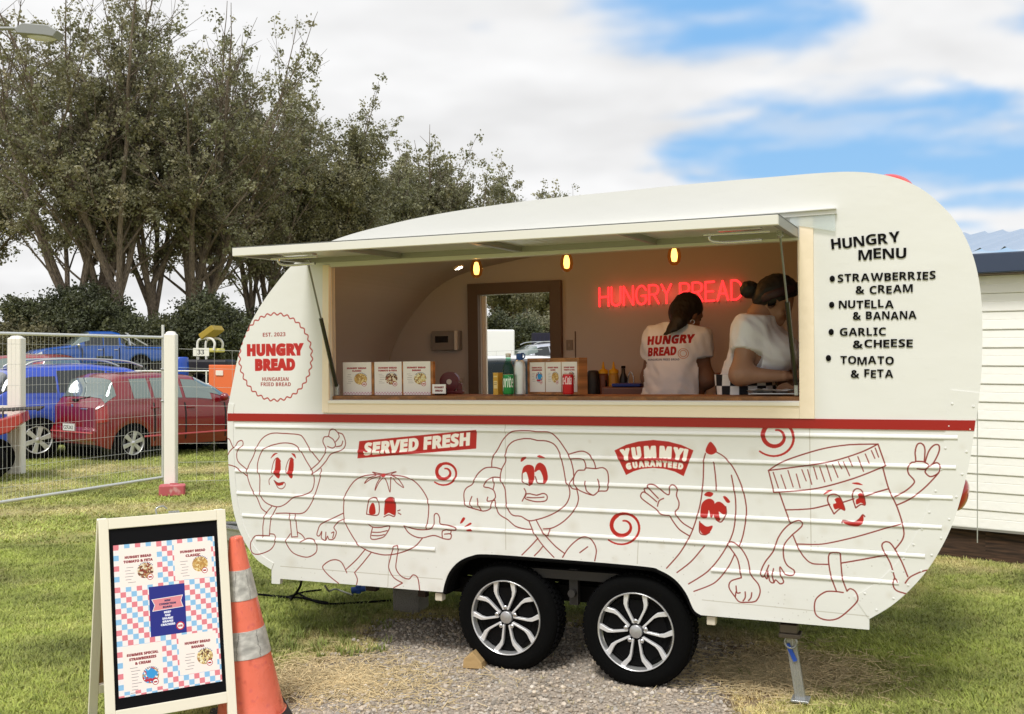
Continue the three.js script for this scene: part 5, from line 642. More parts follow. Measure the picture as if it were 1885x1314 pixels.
  const sauce = (px, label, bodyC) => { const t = thing('sauce_bottle', label, 'sauce bottle', 'squeeze bottles on the work bench'); inTrailer(t, onBench(px, BZ), BT, BZ); mesh('bottle_body', lathe([[0, 0.001], [0.034, 0.001], [0.036, 0.01], [0.036, 0.17], [0.03, 0.19], [0, 0.192]], 28), std(bodyC, 0.45), t); mesh('nozzle_cap', lathe([[0.034, 0.188], [0.034, 0.21], [0.012, 0.222], [0.004, 0.27], [0, 0.27]], 24), std(0xd9a514, 0.4), t); };
  sauce(1111, 'brown squeeze bottle with yellow nozzle, left one of the pair', 0x6b3a22); sauce(1130, 'mustard squeeze bottle with yellow nozzle, right one of the pair', 0xb98a35);
  const jar = thing('dark_jug', 'black plastic jug with handle beside the squeeze bottles', 'jug'); inTrailer(jar, onBench(1094, BZ), BT, BZ + 0.02); mesh('jug_body', lathe([[0, 0.001], [0.05, 0.001], [0.055, 0.02], [0.055, 0.14], [0.04, 0.2], [0.03, 0.21], [0, 0.212]], 28), std(0x171314, 0.5), jar); mesh('jug_handle', tube([V3(0.04, 0.05, 0), V3(0.085, 0.07, 0), V3(0.085, 0.15, 0), V3(0.04, 0.17, 0)], 0.008, 24), M.black, jar);
  const bt = thing('dark_bottle', 'thin black bottle right of the mustard bottle', 'bottle'); inTrailer(bt, onBench(1148, BZ), BT, BZ); mesh('bottle_body', lathe([[0, 0.001], [0.03, 0.001], [0.03, 0.15], [0.014, 0.19], [0.013, 0.22], [0, 0.222]], 24), std(0x1c1a1c, 0.4), bt); mesh('bottle_cap', lathe([[0, 0.222], [0.015, 0.222], [0.015, 0.24], [0, 0.24]], 20), M.black, bt);
  const cup = thing('utensil_cup', 'grey cup holding metal tongs on the work bench', 'cup'); inTrailer(cup, onBench(1160, BZ), BT, BZ - 0.02); mesh('cup_body', lathe([[0, 0.001], [0.035, 0.001], [0.04, 0.12], [0.037, 0.12], [0.032, 0.006], [0, 0.006]], 24), std(0x4a4546, 0.5), cup); mesh('tongs', [tube([V3(-0.01, 0.01, 0), V3(-0.018, 0.16, 0), V3(0, 0.2, 0), V3(0.018, 0.16, 0), V3(0.01, 0.01, 0)], 0.004, 40)], M.chrome, cup);
  const cr = thing('storage_tub', 'clear brown plastic tub with blue lid beside the person with the ponytail', 'storage tub'); inTrailer(cr, onBench(1155, BZ + 0.16), BT, BZ + 0.17); mesh('tub_body', box(0.3, 0.1, 0.18, 0, 0.05, 0, 0.012), phys(0x7a5750, 0.3), cr); mesh('tub_lid', box(0.2, 0.022, 0.19, 0.02, 0.112, 0, 0.006), std(0x17308c, 0.4), cr);
  const tr = thing('foil_tray', 'crumpled silver foil and wrappers on the right end of the counter', 'foil tray'); inTrailer(tr, onCounter(1432, -0.14), CT, -0.2); { const g = new THREE.PlaneGeometry(0.32, 0.14, 40, 18).rotateX(-Math.PI / 2), p = g.attributes.position; for (let i = 0; i < p.count; i++) p.setY(i, 0.014 + 0.018 * fbm(p.getX(i) * 16, p.getZ(i) * 16, 3, 3) + 0.012 * Math.abs(p.getZ(i)) / 0.07); g.computeVertexNormals(); mesh('foil_sheet', g, std(0xd8d8dc, 0.35, { metalness: 0.25, side: THREE.DoubleSide }), tr); mesh('tray_base', box(0.28, 0.008, 0.1, 0, 0.005, 0, 0.003), M.alu, tr); }
  // back wall fittings
  const sw = thing('switchboard', 'pale grey fuse board with dark window on the back wall left of the door', 'fuse board'); const p0 = side(826, 625, BACK); inTrailer(sw, p0.x, p0.y, BACK); mesh('cabinet', box(0.24, 0.15, 0.06, 0, 0, 0.031, 0.008), std(0x8d8680, 0.5), sw); mesh('window', box(0.11, 0.05, 0.006, -0.03, 0.01, 0.0625, 0.002), std(0x1c1c20, 0.25), sw); mesh('cable_duct', box(0.022, 0.15, 0.025, 0.1, 0.0, 0.075, 0.003), std(0xe4ddd4, 0.45), sw);
  const so = thing('power_socket', 'small white power socket on the back wall near the tape dispenser', 'socket'); const p1 = side(845, 699, BACK); inTrailer(so, p1.x, p1.y, BACK); mesh('face_plate', box(0.075, 0.05, 0.01, 0, 0, 0.006, 0.002), std(0xb9aca2, 0.5), so); mesh('rocker', [box(0.012, 0.02, 0.006, -0.02, 0, 0.0135, 0.001), box(0.012, 0.02, 0.006, 0.02, 0, 0.0135, 0.001)], std(0xd8d0c8, 0.4), so);
  const ls = thing('light_switch', 'light switch with cable on the back wall right of the door', 'light switch'); const p2 = side(1049, 633, BACK); inTrailer(ls, p2.x, p2.y, BACK); mesh('face_plate', box(0.05, 0.075, 0.01, 0, 0, 0.006, 0.002), std(0x86786a, 0.5), ls); mesh('rocker', box(0.014, 0.024, 0.006, 0, 0, 0.0135, 0.001), std(0x9a8c7c, 0.4), ls); mesh('cable', rod(V3(0.045, -0.3, 0.006), V3(0.045, 0.1, 0.006), 0.004), std(0x5a4a3e, 0.6), ls);
}
// ---------------------------------------------------------------- sandwich board
{
  const t = thing('sandwich_board', 'white A-frame sandwich board with checked menu poster standing on the grass', 'sandwich board');
  const d0 = 4.75, yaw = 0.53, roll = 0.005, top = at(301, 944, d0), H = top.y;
  t.rotation.order = 'YXZ'; t.rotation.set(0, yaw, roll); t.position.copy(top).sub(V3(0, H, -0.2).applyEuler(t.rotation));
  const W = 0.576, lean = 0.2, fr = phys(0xf1ead8, 0.5), front = grp('front_panel', t), Lf = Math.hypot(H, lean * 1.1);
  // panel axes: local y runs up the board, hinged at the top
  front.position.set(0, H, -0.2); front.rotation.x = -Math.atan2(lean * 1.1, H);
  const fw = 0.042;
  for (const s of [-1, 1]) mesh('stile', box(fw, Lf, 0.022, s * (W / 2 - fw / 2), -Lf / 2, 0, 0.003), fr, front);
  mesh('rail', box(W - 2 * fw, 0.05, 0.022, 0, -0.025, 0, 0.003), fr, front); const bh = 0.8; mesh('rail', box(W - 2 * fw, 0.05, 0.022, 0, -0.05 - bh - 0.025, 0, 0.003), fr, front);
  mesh('blackboard', box(W - 2 * fw, bh, 0.008, 0, -0.05 - bh / 2, -0.004), matte(0x0b0b0f, 0.6), front);
  const poster = canvasTex(1024, 1500, (g, w, h) => {
    g.fillStyle = '#f7f1f3'; g.fillRect(0, 0, w, h); const c = 53; for (let j = 0; j < 30; j++) for (let i = 0; i < 20; i++) { const k = (i + j * 3) % 4; if (k === 0) { g.fillStyle = '#e8838f'; g.fillRect(i * c, j * c, c, c); } else if (k === 2) { g.fillStyle = '#8fc4ee'; g.fillRect(i * c, j * c, c, c); } }
    const card = (x, y, cw, ch, l, kind, n) => { g.fillStyle = '#fdf1ec'; g.fillRect(x, y, cw, ch); l.forEach((s, i) => heavy(g, s, x + cw / 2 - s.length * 11, y + 105 + i * 44, s.length * 22, 25, '#8c1f2a')); drawFood(g, x + cw * 0.68, y + ch * (n > 2 ? 0.72 : 0.62), 82, kind); listLines(g, x + cw * 0.14, y + ch * 0.5, cw * 0.28, n > 2 ? 9 : 6, 30); };
    card(50, 40, 375, 390, ['HUNGRY BREAD', 'TOMATO & FETA'], 'tomato', 2); card(600, 40, 385, 380, ['HUNGRY BREAD', 'CLASSIC'], 'classic', 2); card(50, 1010, 385, 440, ['SUMMER SPECIAL', 'STRAWBERRIES', '& CREAM'], 'berry', 3); card(600, 975, 385, 400, ['HUNGRY BREAD', 'BANANA'], 'banana', 2);
    g.fillStyle = '#101c86'; g.fillRect(330, 455, 360, 500); g.beginPath(); [[355, 585], [665, 572], [645, 625], [665, 690], [358, 702], [382, 645]].forEach((p, i) => (i ? g.lineTo(...p) : g.moveTo(...p))); g.closePath(); g.fillStyle = '#e58b95'; g.fill(); g.strokeStyle = '#fff'; g.lineWidth = 5; g.stroke();
    heavy(g, 'NEW', 480, 618, 60, 18, '#1a1f55'); heavy(g, 'CONNECTION', 425, 650, 170, 18, '#1a1f55'); heavy(g, 'BOARD', 460, 682, 95, 18, '#1a1f55'); ['BEEF', 'HAM', 'SALAMI', 'GRAPES', 'CRACKERS'].forEach((s, i) => heavy(g, s, 505 - s.length * 9, 735 + i * 31, s.length * 18, 19, '#eef0ff')); g.beginPath(); g.arc(628, 880, 36, 0, 7); g.fillStyle = '#fff'; g.fill(); g.lineWidth = 12; g.strokeStyle = '#c8283a'; g.stroke(); heavy(g, '$18', 606, 892, 44, 22, '#a3202a');
  });
  const pw = W - 2 * fw - 0.035, ph = 0.675; mesh('menu_poster', planarUV(box(pw, ph, 0.002, 0, -0.05 - 0.075 - ph / 2, 0.0012).rotateZ(0.0), -pw / 2, -0.05 - 0.075 - ph, pw, ph), phys(0xffffff, 0.45, { map: poster, clearcoat: 0.2, clearcoatRoughness: 0.2 }), front);
  const back = grp('back_frame', t); back.position.set(0, H - 0.01, -0.225); back.rotation.x = Math.atan2(0.34, H); const Lb = Math.hypot(H, 0.34);
  for (const s of [-1, 1]) mesh('stile', box(fw, Lb, 0.022, s * (W / 2 - fw / 2), -Lb / 2, -0.012, 0.003), fr, back);
  mesh('rail', box(W - 2 * fw, 0.05, 0.022, 0, -0.03, -0.012, 0.003), fr, back); mesh('rail', box(W - 2 * fw, 0.05, 0.022, 0, -Lb + 0.18, -0.012, 0.003), fr, back); mesh('blackboard', box(W - 2 * fw, Lb - 0.26, 0.006, 0, -0.05 - (Lb - 0.26) / 2, -0.012), std(0x9a7450, 0.7), back);
  mesh('carry_handle', [tube([V3(-0.03, H, -0.21), V3(-0.03, H + 0.025, -0.215), V3(0.0, H + 0.035, -0.215), V3(0.02, H + 0.022, -0.215)], 0.004, 24), box(0.05, 0.01, 0.025, 0.05, H + 0.004, -0.21, 0.003)], M.galv, t);
}
{ // traffic cone behind the board
  const t = thing('traffic_cone', 'tall faded orange traffic cone with two grey bands, behind the sandwich board', 'traffic cone'); const p = at(430, 982, 4.95);
  t.position.set(p.x + 0.09, 0, p.z); t.rotation.z = 0.085; t.rotation.y = 0.4;
  const H = p.y, r = (y) => mix(0.166, 0.032, y / H), orange = std(0xf08a6a, 0.6, { roughnessMap: blotch, bumpMap: blotch, bumpScale: 0.006 }), dirt = dataTex(256, (x, y) => { const v = tnoise(x, y, 9, 4, 4), s = sstep(0.16, 0.34, v), u = sstep(0.2, 0.5, tnoise(x, y, 30, 2, 2)); return [mix(0.93, 0.75, s * 0.5 + u * 0.3), mix(0.47, 0.31, s * 0.5 + u * 0.3), mix(0.37, 0.26, s * 0.6)]; }, true); orange.map = dirt; orange.color.set(0xffffff);
  mesh('cone_body', [lathe([[0.0, H], [0.026, H], [0.032, H - 0.006], ...Array.from({ length: 12 }, (_, i) => [r(H - 0.02 - (i / 11) * (H - 0.06)), H - 0.02 - (i / 11) * (H - 0.06)]), [0.175, 0.03]], 48)], orange, t);
  const grey = std(0xffffff, 0.55, { map: dataTex(256, (x, y) => { const v = 0.72 + tnoise(x, y, 12, 7, 4) * 0.35, c = Math.abs(((x * 7 + tnoise(x, y, 8, 1, 2) * 0.3) % 1) - 0.5) < 0.02 ? 0.7 : 1; return [v * c, v * c * 0.99, v * c * 0.96]; }, true) });
  const band = (y0, y1) => mesh('grey_band', lathe([[r(y0) + 0.0005, y0], [r(y0) + 0.003, y0 + 0.002], [r(y1) + 0.003, y1 - 0.002], [r(y1) + 0.0005, y1]], 48), grey, t); band(H * 0.665, H * 0.825); band(H * 0.36, H * 0.505);
  mesh('cone_foot', box(0.36, 0.03, 0.36, 0, 0.018, 0, 0.012), std(0x151312, 0.8), t); 
}
// ---------------------------------------------------------------- temporary fence, posts, wire
{
  const t = thing('temporary_fence', 'galvanised temporary fence panel of welded mesh before the parked cars', 'fence'), b = gnd(300, 884), a0 = gnd(0, 932), a = a0.clone().lerp(b, -0.12); const H = 2.06, tubeM = std(0xdcdcd8, 0.45, { metalness: 0.35 }), wireM = std(0xd8d8d4, 0.5, { metalness: 0.3 });
  t.position.copy(b); const A = a.clone().sub(b), up = (p, y) => V3(p.x, p.y + y, p.z), O = V3();
  mesh('rail', rod(up(O, 0.06), up(A, 0.06), 0.021), tubeM, t); mesh('rail', rod(up(O, H), up(A, H), 0.021), tubeM, t); mesh('upright', rod(up(O, 0), up(O, H + 0.18), 0.021), tubeM, t); mesh('upright', rod(up(A, 0), up(A, H + 0.15), 0.021), tubeM, t);
  const n = 50; for (let i = 1; i < n; i++) { const q = A.clone().multiplyScalar(i / n), e = rr(-0.004, 0.004); mesh('wire', rod(V3(q.x + e, 0.07, q.z), V3(q.x, H - 0.01, q.z), 0.0014, 0.0014, 5), wireM, t); }
  for (let j = 0; j < 8; j++) { const y = 0.22 + j * 0.245; mesh('wire', rod(V3(0.0, y, 0.004), V3(A.x, y + rr(-0.01, 0.01), A.z + 0.004), 0.0018, 0.0018, 5), wireM, t); }
  for (const y of [1.15, 1.6]) mesh('clamp', [box(0.05, 0.03, 0.05, 0.0, y, 0.0, 0.006)], M.galv, t);
}
const postM = std(0xf0ece2, 0.55, { bumpMap: grain, bumpScale: 0.002 });
function post(px0, px1, pyTop, pyBase, label) { const g = gnd((px0 + px1) / 2, pyBase), d = -g.z, w = ((px1 - px0) / F) * d * 0.86, H = EYE - ((pyTop - CY) / F) * d, t = thing('fence_post', label, 'post', 'white timber posts'); t.position.set(g.x, 0, g.z); t.rotation.y = 0.08; mesh('shaft', box(w * 0.95, H - 0.03, w * 0.95, 0, (H - 0.03) / 2, 0, 0.02), postM, t); mesh('cap', lathe([[w * 0.5, H - 0.031], [w * 0.46, H - 0.015], [w * 0.3, H], [0, H + 0.004]], 4).rotateY(Math.PI / 4), postM, t); return t; }
const post1 = post(16, 46, 616, 871, 'white square timber post at the far left with a rail fixed to it'); const post2 = post(302, 328, 608, 905, 'white square timber post standing in a red block beside the trailer');
{ const z = post1.position.z, r = thing('fence_rail', 'white horizontal timber rail running left from the far left post', 'rail'), p = at(10, 752, -z); r.position.set(p.x - 1.0, p.y, z + 0.02); mesh('plank', box(2.15, 0.13, 0.04, 0, 0, 0, 0.006), postM, r); mesh('bolt', [ball(0.014, 0.98, 0.03, 0.022, 1, 1, 0.5), ball(0.014, 0.98, -0.03, 0.022, 1, 1, 0.5)], M.galv, r); }
{ // red block foot
  const t = thing('fence_block', 'pinkish red plastic fence block lying at the foot of the white post', 'fence block'); const g = gnd(318, 909); t.position.copy(g); t.rotation.y = 0.25; t.scale.set(0.52, 0.9, 0.9); const s = new THREE.Shape(); s.moveTo(-0.3, -0.1); s.quadraticCurveTo(-0.3, -0.13, -0.25, -0.13); s.lineTo(0.25, -0.13); s.quadraticCurveTo(0.3, -0.13, 0.3, -0.08); s.lineTo(0.28, 0.1); s.quadraticCurveTo(0.25, 0.13, 0.2, 0.13); s.lineTo(-0.22, 0.13); s.quadraticCurveTo(-0.3, 0.13, -0.3, 0.08); s.closePath();
  for (const [x, y] of [[-0.16, 0.02], [0.02, 0.02], [0.18, 0.02]]) { const h = new THREE.Path(); h.absarc(x, y, 0.028, 0, 6.283, true); s.holes.push(h); }
  mesh('block', new THREE.ExtrudeGeometry(s, { depth: 0.12, bevelEnabled: true, bevelSize: 0.012, bevelThickness: 0.012, bevelSegments: 3 }).rotateX(-Math.PI / 2).translate(0, 0.015, 0), std(0xffffff, 0.75, { map: dataTex(128, (x, y) => { const v = sstep(0, 0.4, tnoise(x, y, 7, 3, 4)); return [mix(0.74, 0.82, v), mix(0.36, 0.62, v), mix(0.38, 0.6, v)]; }, true) }), t); mesh('grip', box(0.2, 0.02, 0.05, 0.02, 0.15, -0.09, 0.008), std(0xb05a5a, 0.7), t);
}
function netting(name, label, A, B, H, rows, cols, sag, mat, r = 0.002) { const t = thing(name, label, 'wire fence'); t.position.copy(A); const D = B.clone().sub(A), P = (u, v) => V3(D.x * u, D.y * u + H * v - sag * Math.sin(Math.PI * u) * v, D.z * u); for (let j = 0; j < rows; j++) { const v = rows === 1 ? 1 : 0.08 + (0.92 * j) / (rows - 1); mesh('wire', tube([P(0, v), P(0.25, v), P(0.5, v), P(0.75, v), P(1, v)], j === rows - 1 ? r * 1.4 : r, 24, 5), mat, t); } for (let i = 1; i < cols; i++) { const u = i / cols; mesh('wire', tube([P(u, 0.06), P(u + 0.004 * Math.sin(i * 3), 0.5), P(u, 1)], r, 8, 5), mat, t); } return t; }
const wireMat = std(0xbdbdb6, 0.5, { metalness: 0.4 });
{ const A = post2.position.clone().add(V3(0.1, 0, 0)), H = EYE - ((640 - CY) / F) * -A.z; netting('wire_netting', 'thin wire netting stretched from the white post behind the trailer', A, V3(A.x + 4.8, 0, A.z - 1.2), H, 8, 22, 0.06, wireMat, 0.0022); }
// ---------------------------------------------------------------- white weatherboard shed on the right
{
  const t = thing('shed', 'white weatherboard shed with dark blue gutter beyond the rear of the trailer', 'shed'), dir = V3(0.805, 0, 0.593).normalize(), yaw = Math.atan2(-dir.z, dir.x);
  const c = at(1812, 700, 8.7); t.position.set(c.x, 0, c.z); t.rotation.y = yaw; // local x runs along the wall towards the camera, z faces the street
  const fz = 0, x0 = -3.2, x1 = 3.4, W = x1 - x0, eave = EYE - ((505 - CY) / F) * 8.7 , base = 0.3;
  const bm = std(0xfaf8f2, 0.6, { bumpMap: grain, bumpScale: 0.0015 }), rows = 14, bhh = (eave - base) / rows;
  for (let i = 0; i < rows; i++) { const g = new THREE.ExtrudeGeometry(new THREE.Shape([[0, 0], [0.02, 0.0], [0.022, 0.006], [0.016, bhh * 0.5], [0.014, bhh * 0.52], [0.016, bhh * 0.55], [0.012, bhh - 0.006], [0.004, bhh - 0.004], [0, bhh - 0.003]].map(([x, y]) => new THREE.Vector2(x, y))), { depth: W, bevelEnabled: false }).rotateY(Math.PI / 2).scale(1, 1, -1); const p = g.attributes; for (let k = 0; k < p.position.count; k += 3) for (const key of ['position', 'uv']) { const A = p[key], n = A.itemSize; for (let q = 0; q < n; q++) { const v = A.array[(k + 1) * n + q]; A.array[(k + 1) * n + q] = A.array[(k + 2) * n + q]; A.array[(k + 2) * n + q] = v; } } g.computeVertexNormals(); mesh('weatherboard', g.translate(x0, base + i * bhh, fz), bm, t); }
  mesh('wall_core', box(W - 0.02, eave - base - 0.02, 2.6, (x0 + x1) / 2, (eave + base) / 2, -1.301), bm, t); mesh('base_beam', [planarUV(box(W, 0.28, 0.12, (x0 + x1) / 2, 0.135, -0.1, 0.01), 0, 0, 1, 0.3)], std(0xffffff, 0.9, { map: dataTex(256, (x, y) => { const v = 0.5 + tnoise(x * 0.3, y, 14, 4, 4) * 0.7; return [0.42 * v + 0.05, 0.3 * v + 0.04, 0.22 * v + 0.03]; }, true) }), t); mesh('crawl_space', box(W - 0.1, 0.28, 2.3, (x0 + x1) / 2, 0.13, -1.45), M.darkSteel, t); mesh('drip_trim', box(W, 0.02, 0.05, (x0 + x1) / 2, base - 0.012, 0.0), std(0x8a8780, 0.6), t);
  mesh('gutter', [box(W + 0.3, 0.17, 0.13, (x0 + x1) / 2, eave + 0.09, 0.14, 0.012)], phys(0x2c3a52, 0.35, { clearcoat: 0.4 }), t); mesh('soffit', box(W + 0.2, 0.02, 0.22, (x0 + x1) / 2, eave + 0.006, 0.06), std(0x6b5c50, 0.7), t); 
  const roof = new THREE.PlaneGeometry(W + 0.3, 3.2, 220, 4).rotateX(-Math.PI / 2), rp = roof.attributes.position; for (let i = 0; i < rp.count; i++) { const x = rp.getX(i), z = rp.getZ(i); const u = ((x * 5) % 1 + 1) % 1; rp.setY(i, eave + 0.19 + (1.6 - z) * 0.16 + 0.035 * Math.exp(-(((u - 0.5) * 7) ** 2))); rp.setZ(i, z - 1.4); rp.setX(i, x + (x0 + x1) / 2); } roof.computeVertexNormals(); mesh('corrugated_roof', roof, std(0xb9c2cc, 0.4, { metalness: 0.5, side: THREE.DoubleSide }), t);
  const wf = thing('wire_stay', 'thin wires strung in front of the white shed wall', 'wire'); const a = at(1799, 700, 7.9), b = at(1797, 1005, 7.9); wf.position.set(a.x, 0, a.z); mesh('wire', rod(V3(0, 0.32, 0), V3(0, 2.3, 0), 0.004), wireMat, wf); for (const py of [991]) { const q = at(1799, py, 7.9); mesh('wire', rod(V3(-1.2, q.y + 0.08, -0.9), V3(2.6, q.y - 0.02, 0.9), 0.004), wireMat, wf); }
}
{ // street lamp
  const t = thing('street_lamp', 'grey street lamp head on a thin arm at the upper left', 'street lamp'); const d = 14, c = at(75, 62, d); t.position.set(c.x - 2.2, 0, c.z); const y = c.y, m = std(0x8f9190, 0.5, { metalness: 0.3 });
  mesh('pole', rod(V3(0, 0, 0), V3(0, y + 0.12, 0), 0.08, 0.05, 16), m, t); const A = V3(0, y + 0.1, 0), B = V3(1.98, y + 0.085, 0); mesh('arm', rod(A, B, 0.03, 0.026, 12), m, t);
  const s = new THREE.Shape([[1.9, 0.045], [2.0, 0.12], [2.35, 0.09], [2.47, 0.02], [2.42, -0.05], [2.3, -0.03], [1.93, 0.0]].map(([x, yy]) => new THREE.Vector2(x, yy))); mesh('lamp_head', new THREE.ExtrudeGeometry(s, { depth: 0.2, bevelEnabled: true, bevelSize: 0.012, bevelThickness: 0.02, bevelSegments: 3 }).translate(0, y, -0.1), m, t); mesh('lens', new THREE.SphereGeometry(1, 24, 12, 0, 6.283, Math.PI / 2, Math.PI / 2).scale(0.22, 0.075, 0.09).rotateZ(-0.1).translate(2.22, y - 0.015, 0), phys(0xd0d2d0, 0.3, { clearcoat: 0.4 }), t);
}
{ // timber chock, blocks, cables
  const t = thing('wheel_chock', 'short offcut of pale timber wedged under the left trailer wheel', 'wheel chock'), g = side(866, 1237, 0.02); inTrailer(t, g.x, 0.02 + 0.0145 * -g.x, -0.09, 0.15); const s = new THREE.Shape([[-0.055, 0], [0.055, 0], [0.05, 0.03], [0.0, 0.085], [-0.05, 0.045]].map(([x, y]) => new THREE.Vector2(x, y))); mesh('timber', new THREE.ExtrudeGeometry(s, { depth: 0.14, bevelEnabled: true, bevelSize: 0.003, bevelThickness: 0.003, bevelSegments: 1 }).translate(0, 0, -0.02), std(0xb39566, 0.85, { bumpMap: grain, bumpScale: 0.003 }), t);
  const b = thing('concrete_block', 'grey concrete blocks under the front of the trailer', 'block'); const p = side(715, 1100, -0.9); inTrailer(b, p.x, 0.0 - p.x * PITCH, -0.95, 0.1); mesh('block', [box(0.4, 0.1, 0.2, 0, 0.25, 0, 0.01), box(0.2, 0.2, 0.18, 0.1, 0.1, -0.1, 0.01), box(0.36, 0.1, 0.18, 0.03, 0.352, -0.02, 0.01)], std(0x8e8a82, 0.9, { bumpMap: grain, bumpScale: 0.01 }), b);
  const c = thing('power_cable', 'black power cables hanging from the trailer front and trailing over the grass', 'cable'); const Q = (px, py, w) => side(px, py, w), pts = [Q(556, 1060, -0.5), Q(548, 1082, -0.5), Q(535, 1100, -0.5)], base = Q(540, 1105, -0.5); const G = (px, py) => { const q = gnd(px, py); q.y = 0.035; return q; };
  const W = (v) => v.clone().applyMatrix4(trailer.matrixWorld); mesh('cable', [tube([W(Q(556, 1058, -0.45)), W(Q(553, 1076, -0.45)), W(Q(540, 1096, -0.45)), G(528, 1106), G(510, 1106)], 0.008, 40), tube([G(470, 1100), G(512, 1104), G(560, 1108), G(600, 1118), G(660, 1116), G(720, 1112)], 0.008, 60), tube([G(528, 1106), G(560, 1096), G(592, 1092)], 0.007, 30), tube([G(545, 1096), G(572, 1110), G(604, 1116)], 0.007, 30)], M.rubber, c);
  const h = thing('water_hose', 'thin grey hose with a blue fitting under the trailer front', 'hose'); mesh('hose', tube([W(Q(598, 1075, -0.6)), W(Q(602, 1082, -0.6)), G(622, 1092), G(650, 1102)], 0.007, 40), std(0x8a8a80, 0.6), h); const bf = G(660, 1101); mesh('blue_fitting', [rod(bf.clone().add(V3(-0.05, 0.03, 0)), bf.clone().add(V3(0.05, 0.045, 0)), 0.025, 0.02, 12), box(0.04, 0.06, 0.04, bf.x, bf.y + 0.04, bf.z, 0.008)], std(0x1f4aa0, 0.5), h);
}
// ---------------------------------------------------------------- vehicles: a grid of stations along x (length) and rows round the section
function loftBody(o) {
  const N = o.n ?? 96, L = o.length, st = [], key = (tab, x) => { let i = 0; while (i < tab.length - 2 && x > tab[i + 1][0]) i++; const [a, p] = tab[i], [b, q] = tab[i + 1], t = clamp((x - a) / (b - a)); return mix(p, q, o.linear ? t : t * t * (3 - 2 * t) * 0.35 + t * 0.65); };
  const R = 17; // rows from the sill over the roof line to the centre
  for (let i = 0; i <= N; i++) {
    const x = (i / N) * L, top = key(o.top, x), belt = Math.min(key(o.belt, x), top - 0.03), hw = key(o.half, x), roofW = Math.min(hw, key(o.roofHalf, x)); let bot = key(o.bottom, x);
    for (const w of o.wheels) { const dx = x - w; if (Math.abs(dx) < o.arch) bot = Math.max(bot, o.wheelR + Math.sqrt(o.arch ** 2 - dx * dx) * 0.97); }
    bot = Math.min(bot, belt - 0.04); const row = [];
    for (let j = 0; j < R; j++) {
      let y, z; if (j <= 8) { const t = j / 8; y = mix(bot, belt, t); const q = clamp((y - 0.2) / (belt - 0.2)); z = hw * (0.94 + 0.06 * Math.sin(Math.PI * clamp(q * 0.85 + 0.1))) - (t < 0.06 ? 0.02 : 0); if (o.crease) z += 0.012 * Math.exp(-(((q - 0.8) * 9) ** 2)); } else { const t = (j - 8) / 8, e = 0.72; if (t < e) { const s = t / e; y = mix(belt, top - 0.045 * clamp((top - belt) * 4), s); z = mix(hw * 0.985, roofW, s ** 1.15); } else { const s = (t - e) / (1 - e); y = mix(top - 0.045 * clamp((top - belt) * 4), top, Math.sin((s * Math.PI) / 2)); z = roofW * (1 - s ** 1.6) + 0.0; } }
      row.push([x - L / 2, y, z]);
    }
    st.push(row);
  }
  const grid = (i0, i1, j0, j1, side, off = 0) => { const pos = [], idx = [], nj = j1 - j0 + 1; for (let i = i0; i <= i1; i++) for (let j = j0; j <= j1; j++) { const p = st[i][j]; pos.push(p[0], p[1], p[2] * side); } for (let i = 0; i < i1 - i0; i++) for (let j = 0; j < nj - 1; j++) { const a = i * nj + j; side > 0 ? idx.push(a, a + nj, a + 1, a + 1, a + nj, a + nj + 1) : idx.push(a, a + 1, a + nj, a + 1, a + nj + 1, a + nj); } const g = new THREE.BufferGeometry(); g.setAttribute('position', new THREE.Float32BufferAttribute(pos, 3)); g.setIndex(idx); g.computeVertexNormals(); if (off) { const n = g.attributes.normal, p = g.attributes.position; for (let k = 0; k < p.count; k++) p.setXYZ(k, p.getX(k) + n.getX(k) * off, p.getY(k) + n.getY(k) * off, p.getZ(k) + n.getZ(k) * off); } return g; };
  const cap = (i, flip) => { const pos = [], idx = []; for (const s of [1, -1]) st[i].forEach((p) => pos.push(p[0], p[1], p[2] * s)); for (let j = 0; j < R - 1; j++) { const a = j, b = j + R; flip ? idx.push(a, a + 1, b, b, a + 1, b + 1) : idx.push(a, b, a + 1, b, b + 1, a + 1); } const g = new THREE.BufferGeometry(); g.setAttribute('position', new THREE.Float32BufferAttribute(pos, 3)); g.setIndex(idx); g.computeVertexNormals(); return g; };
  const I = (x) => clamp(Math.round((x / L) * N), 0, N);
  return { st, N, R, grid, cap, I, body: [grid(0, N, 0, R - 1, 1), grid(0, N, 0, R - 1, -1), cap(0, false), cap(N, true)] };
}
const glassM = phys(0x1b2326, 0.06, { clearcoat: 1, metalness: 0.2 }), glassPale = phys(0x75837f, 0.05, { clearcoat: 1, metalness: 0.35 }), trimM = std(0x131314, 0.6);
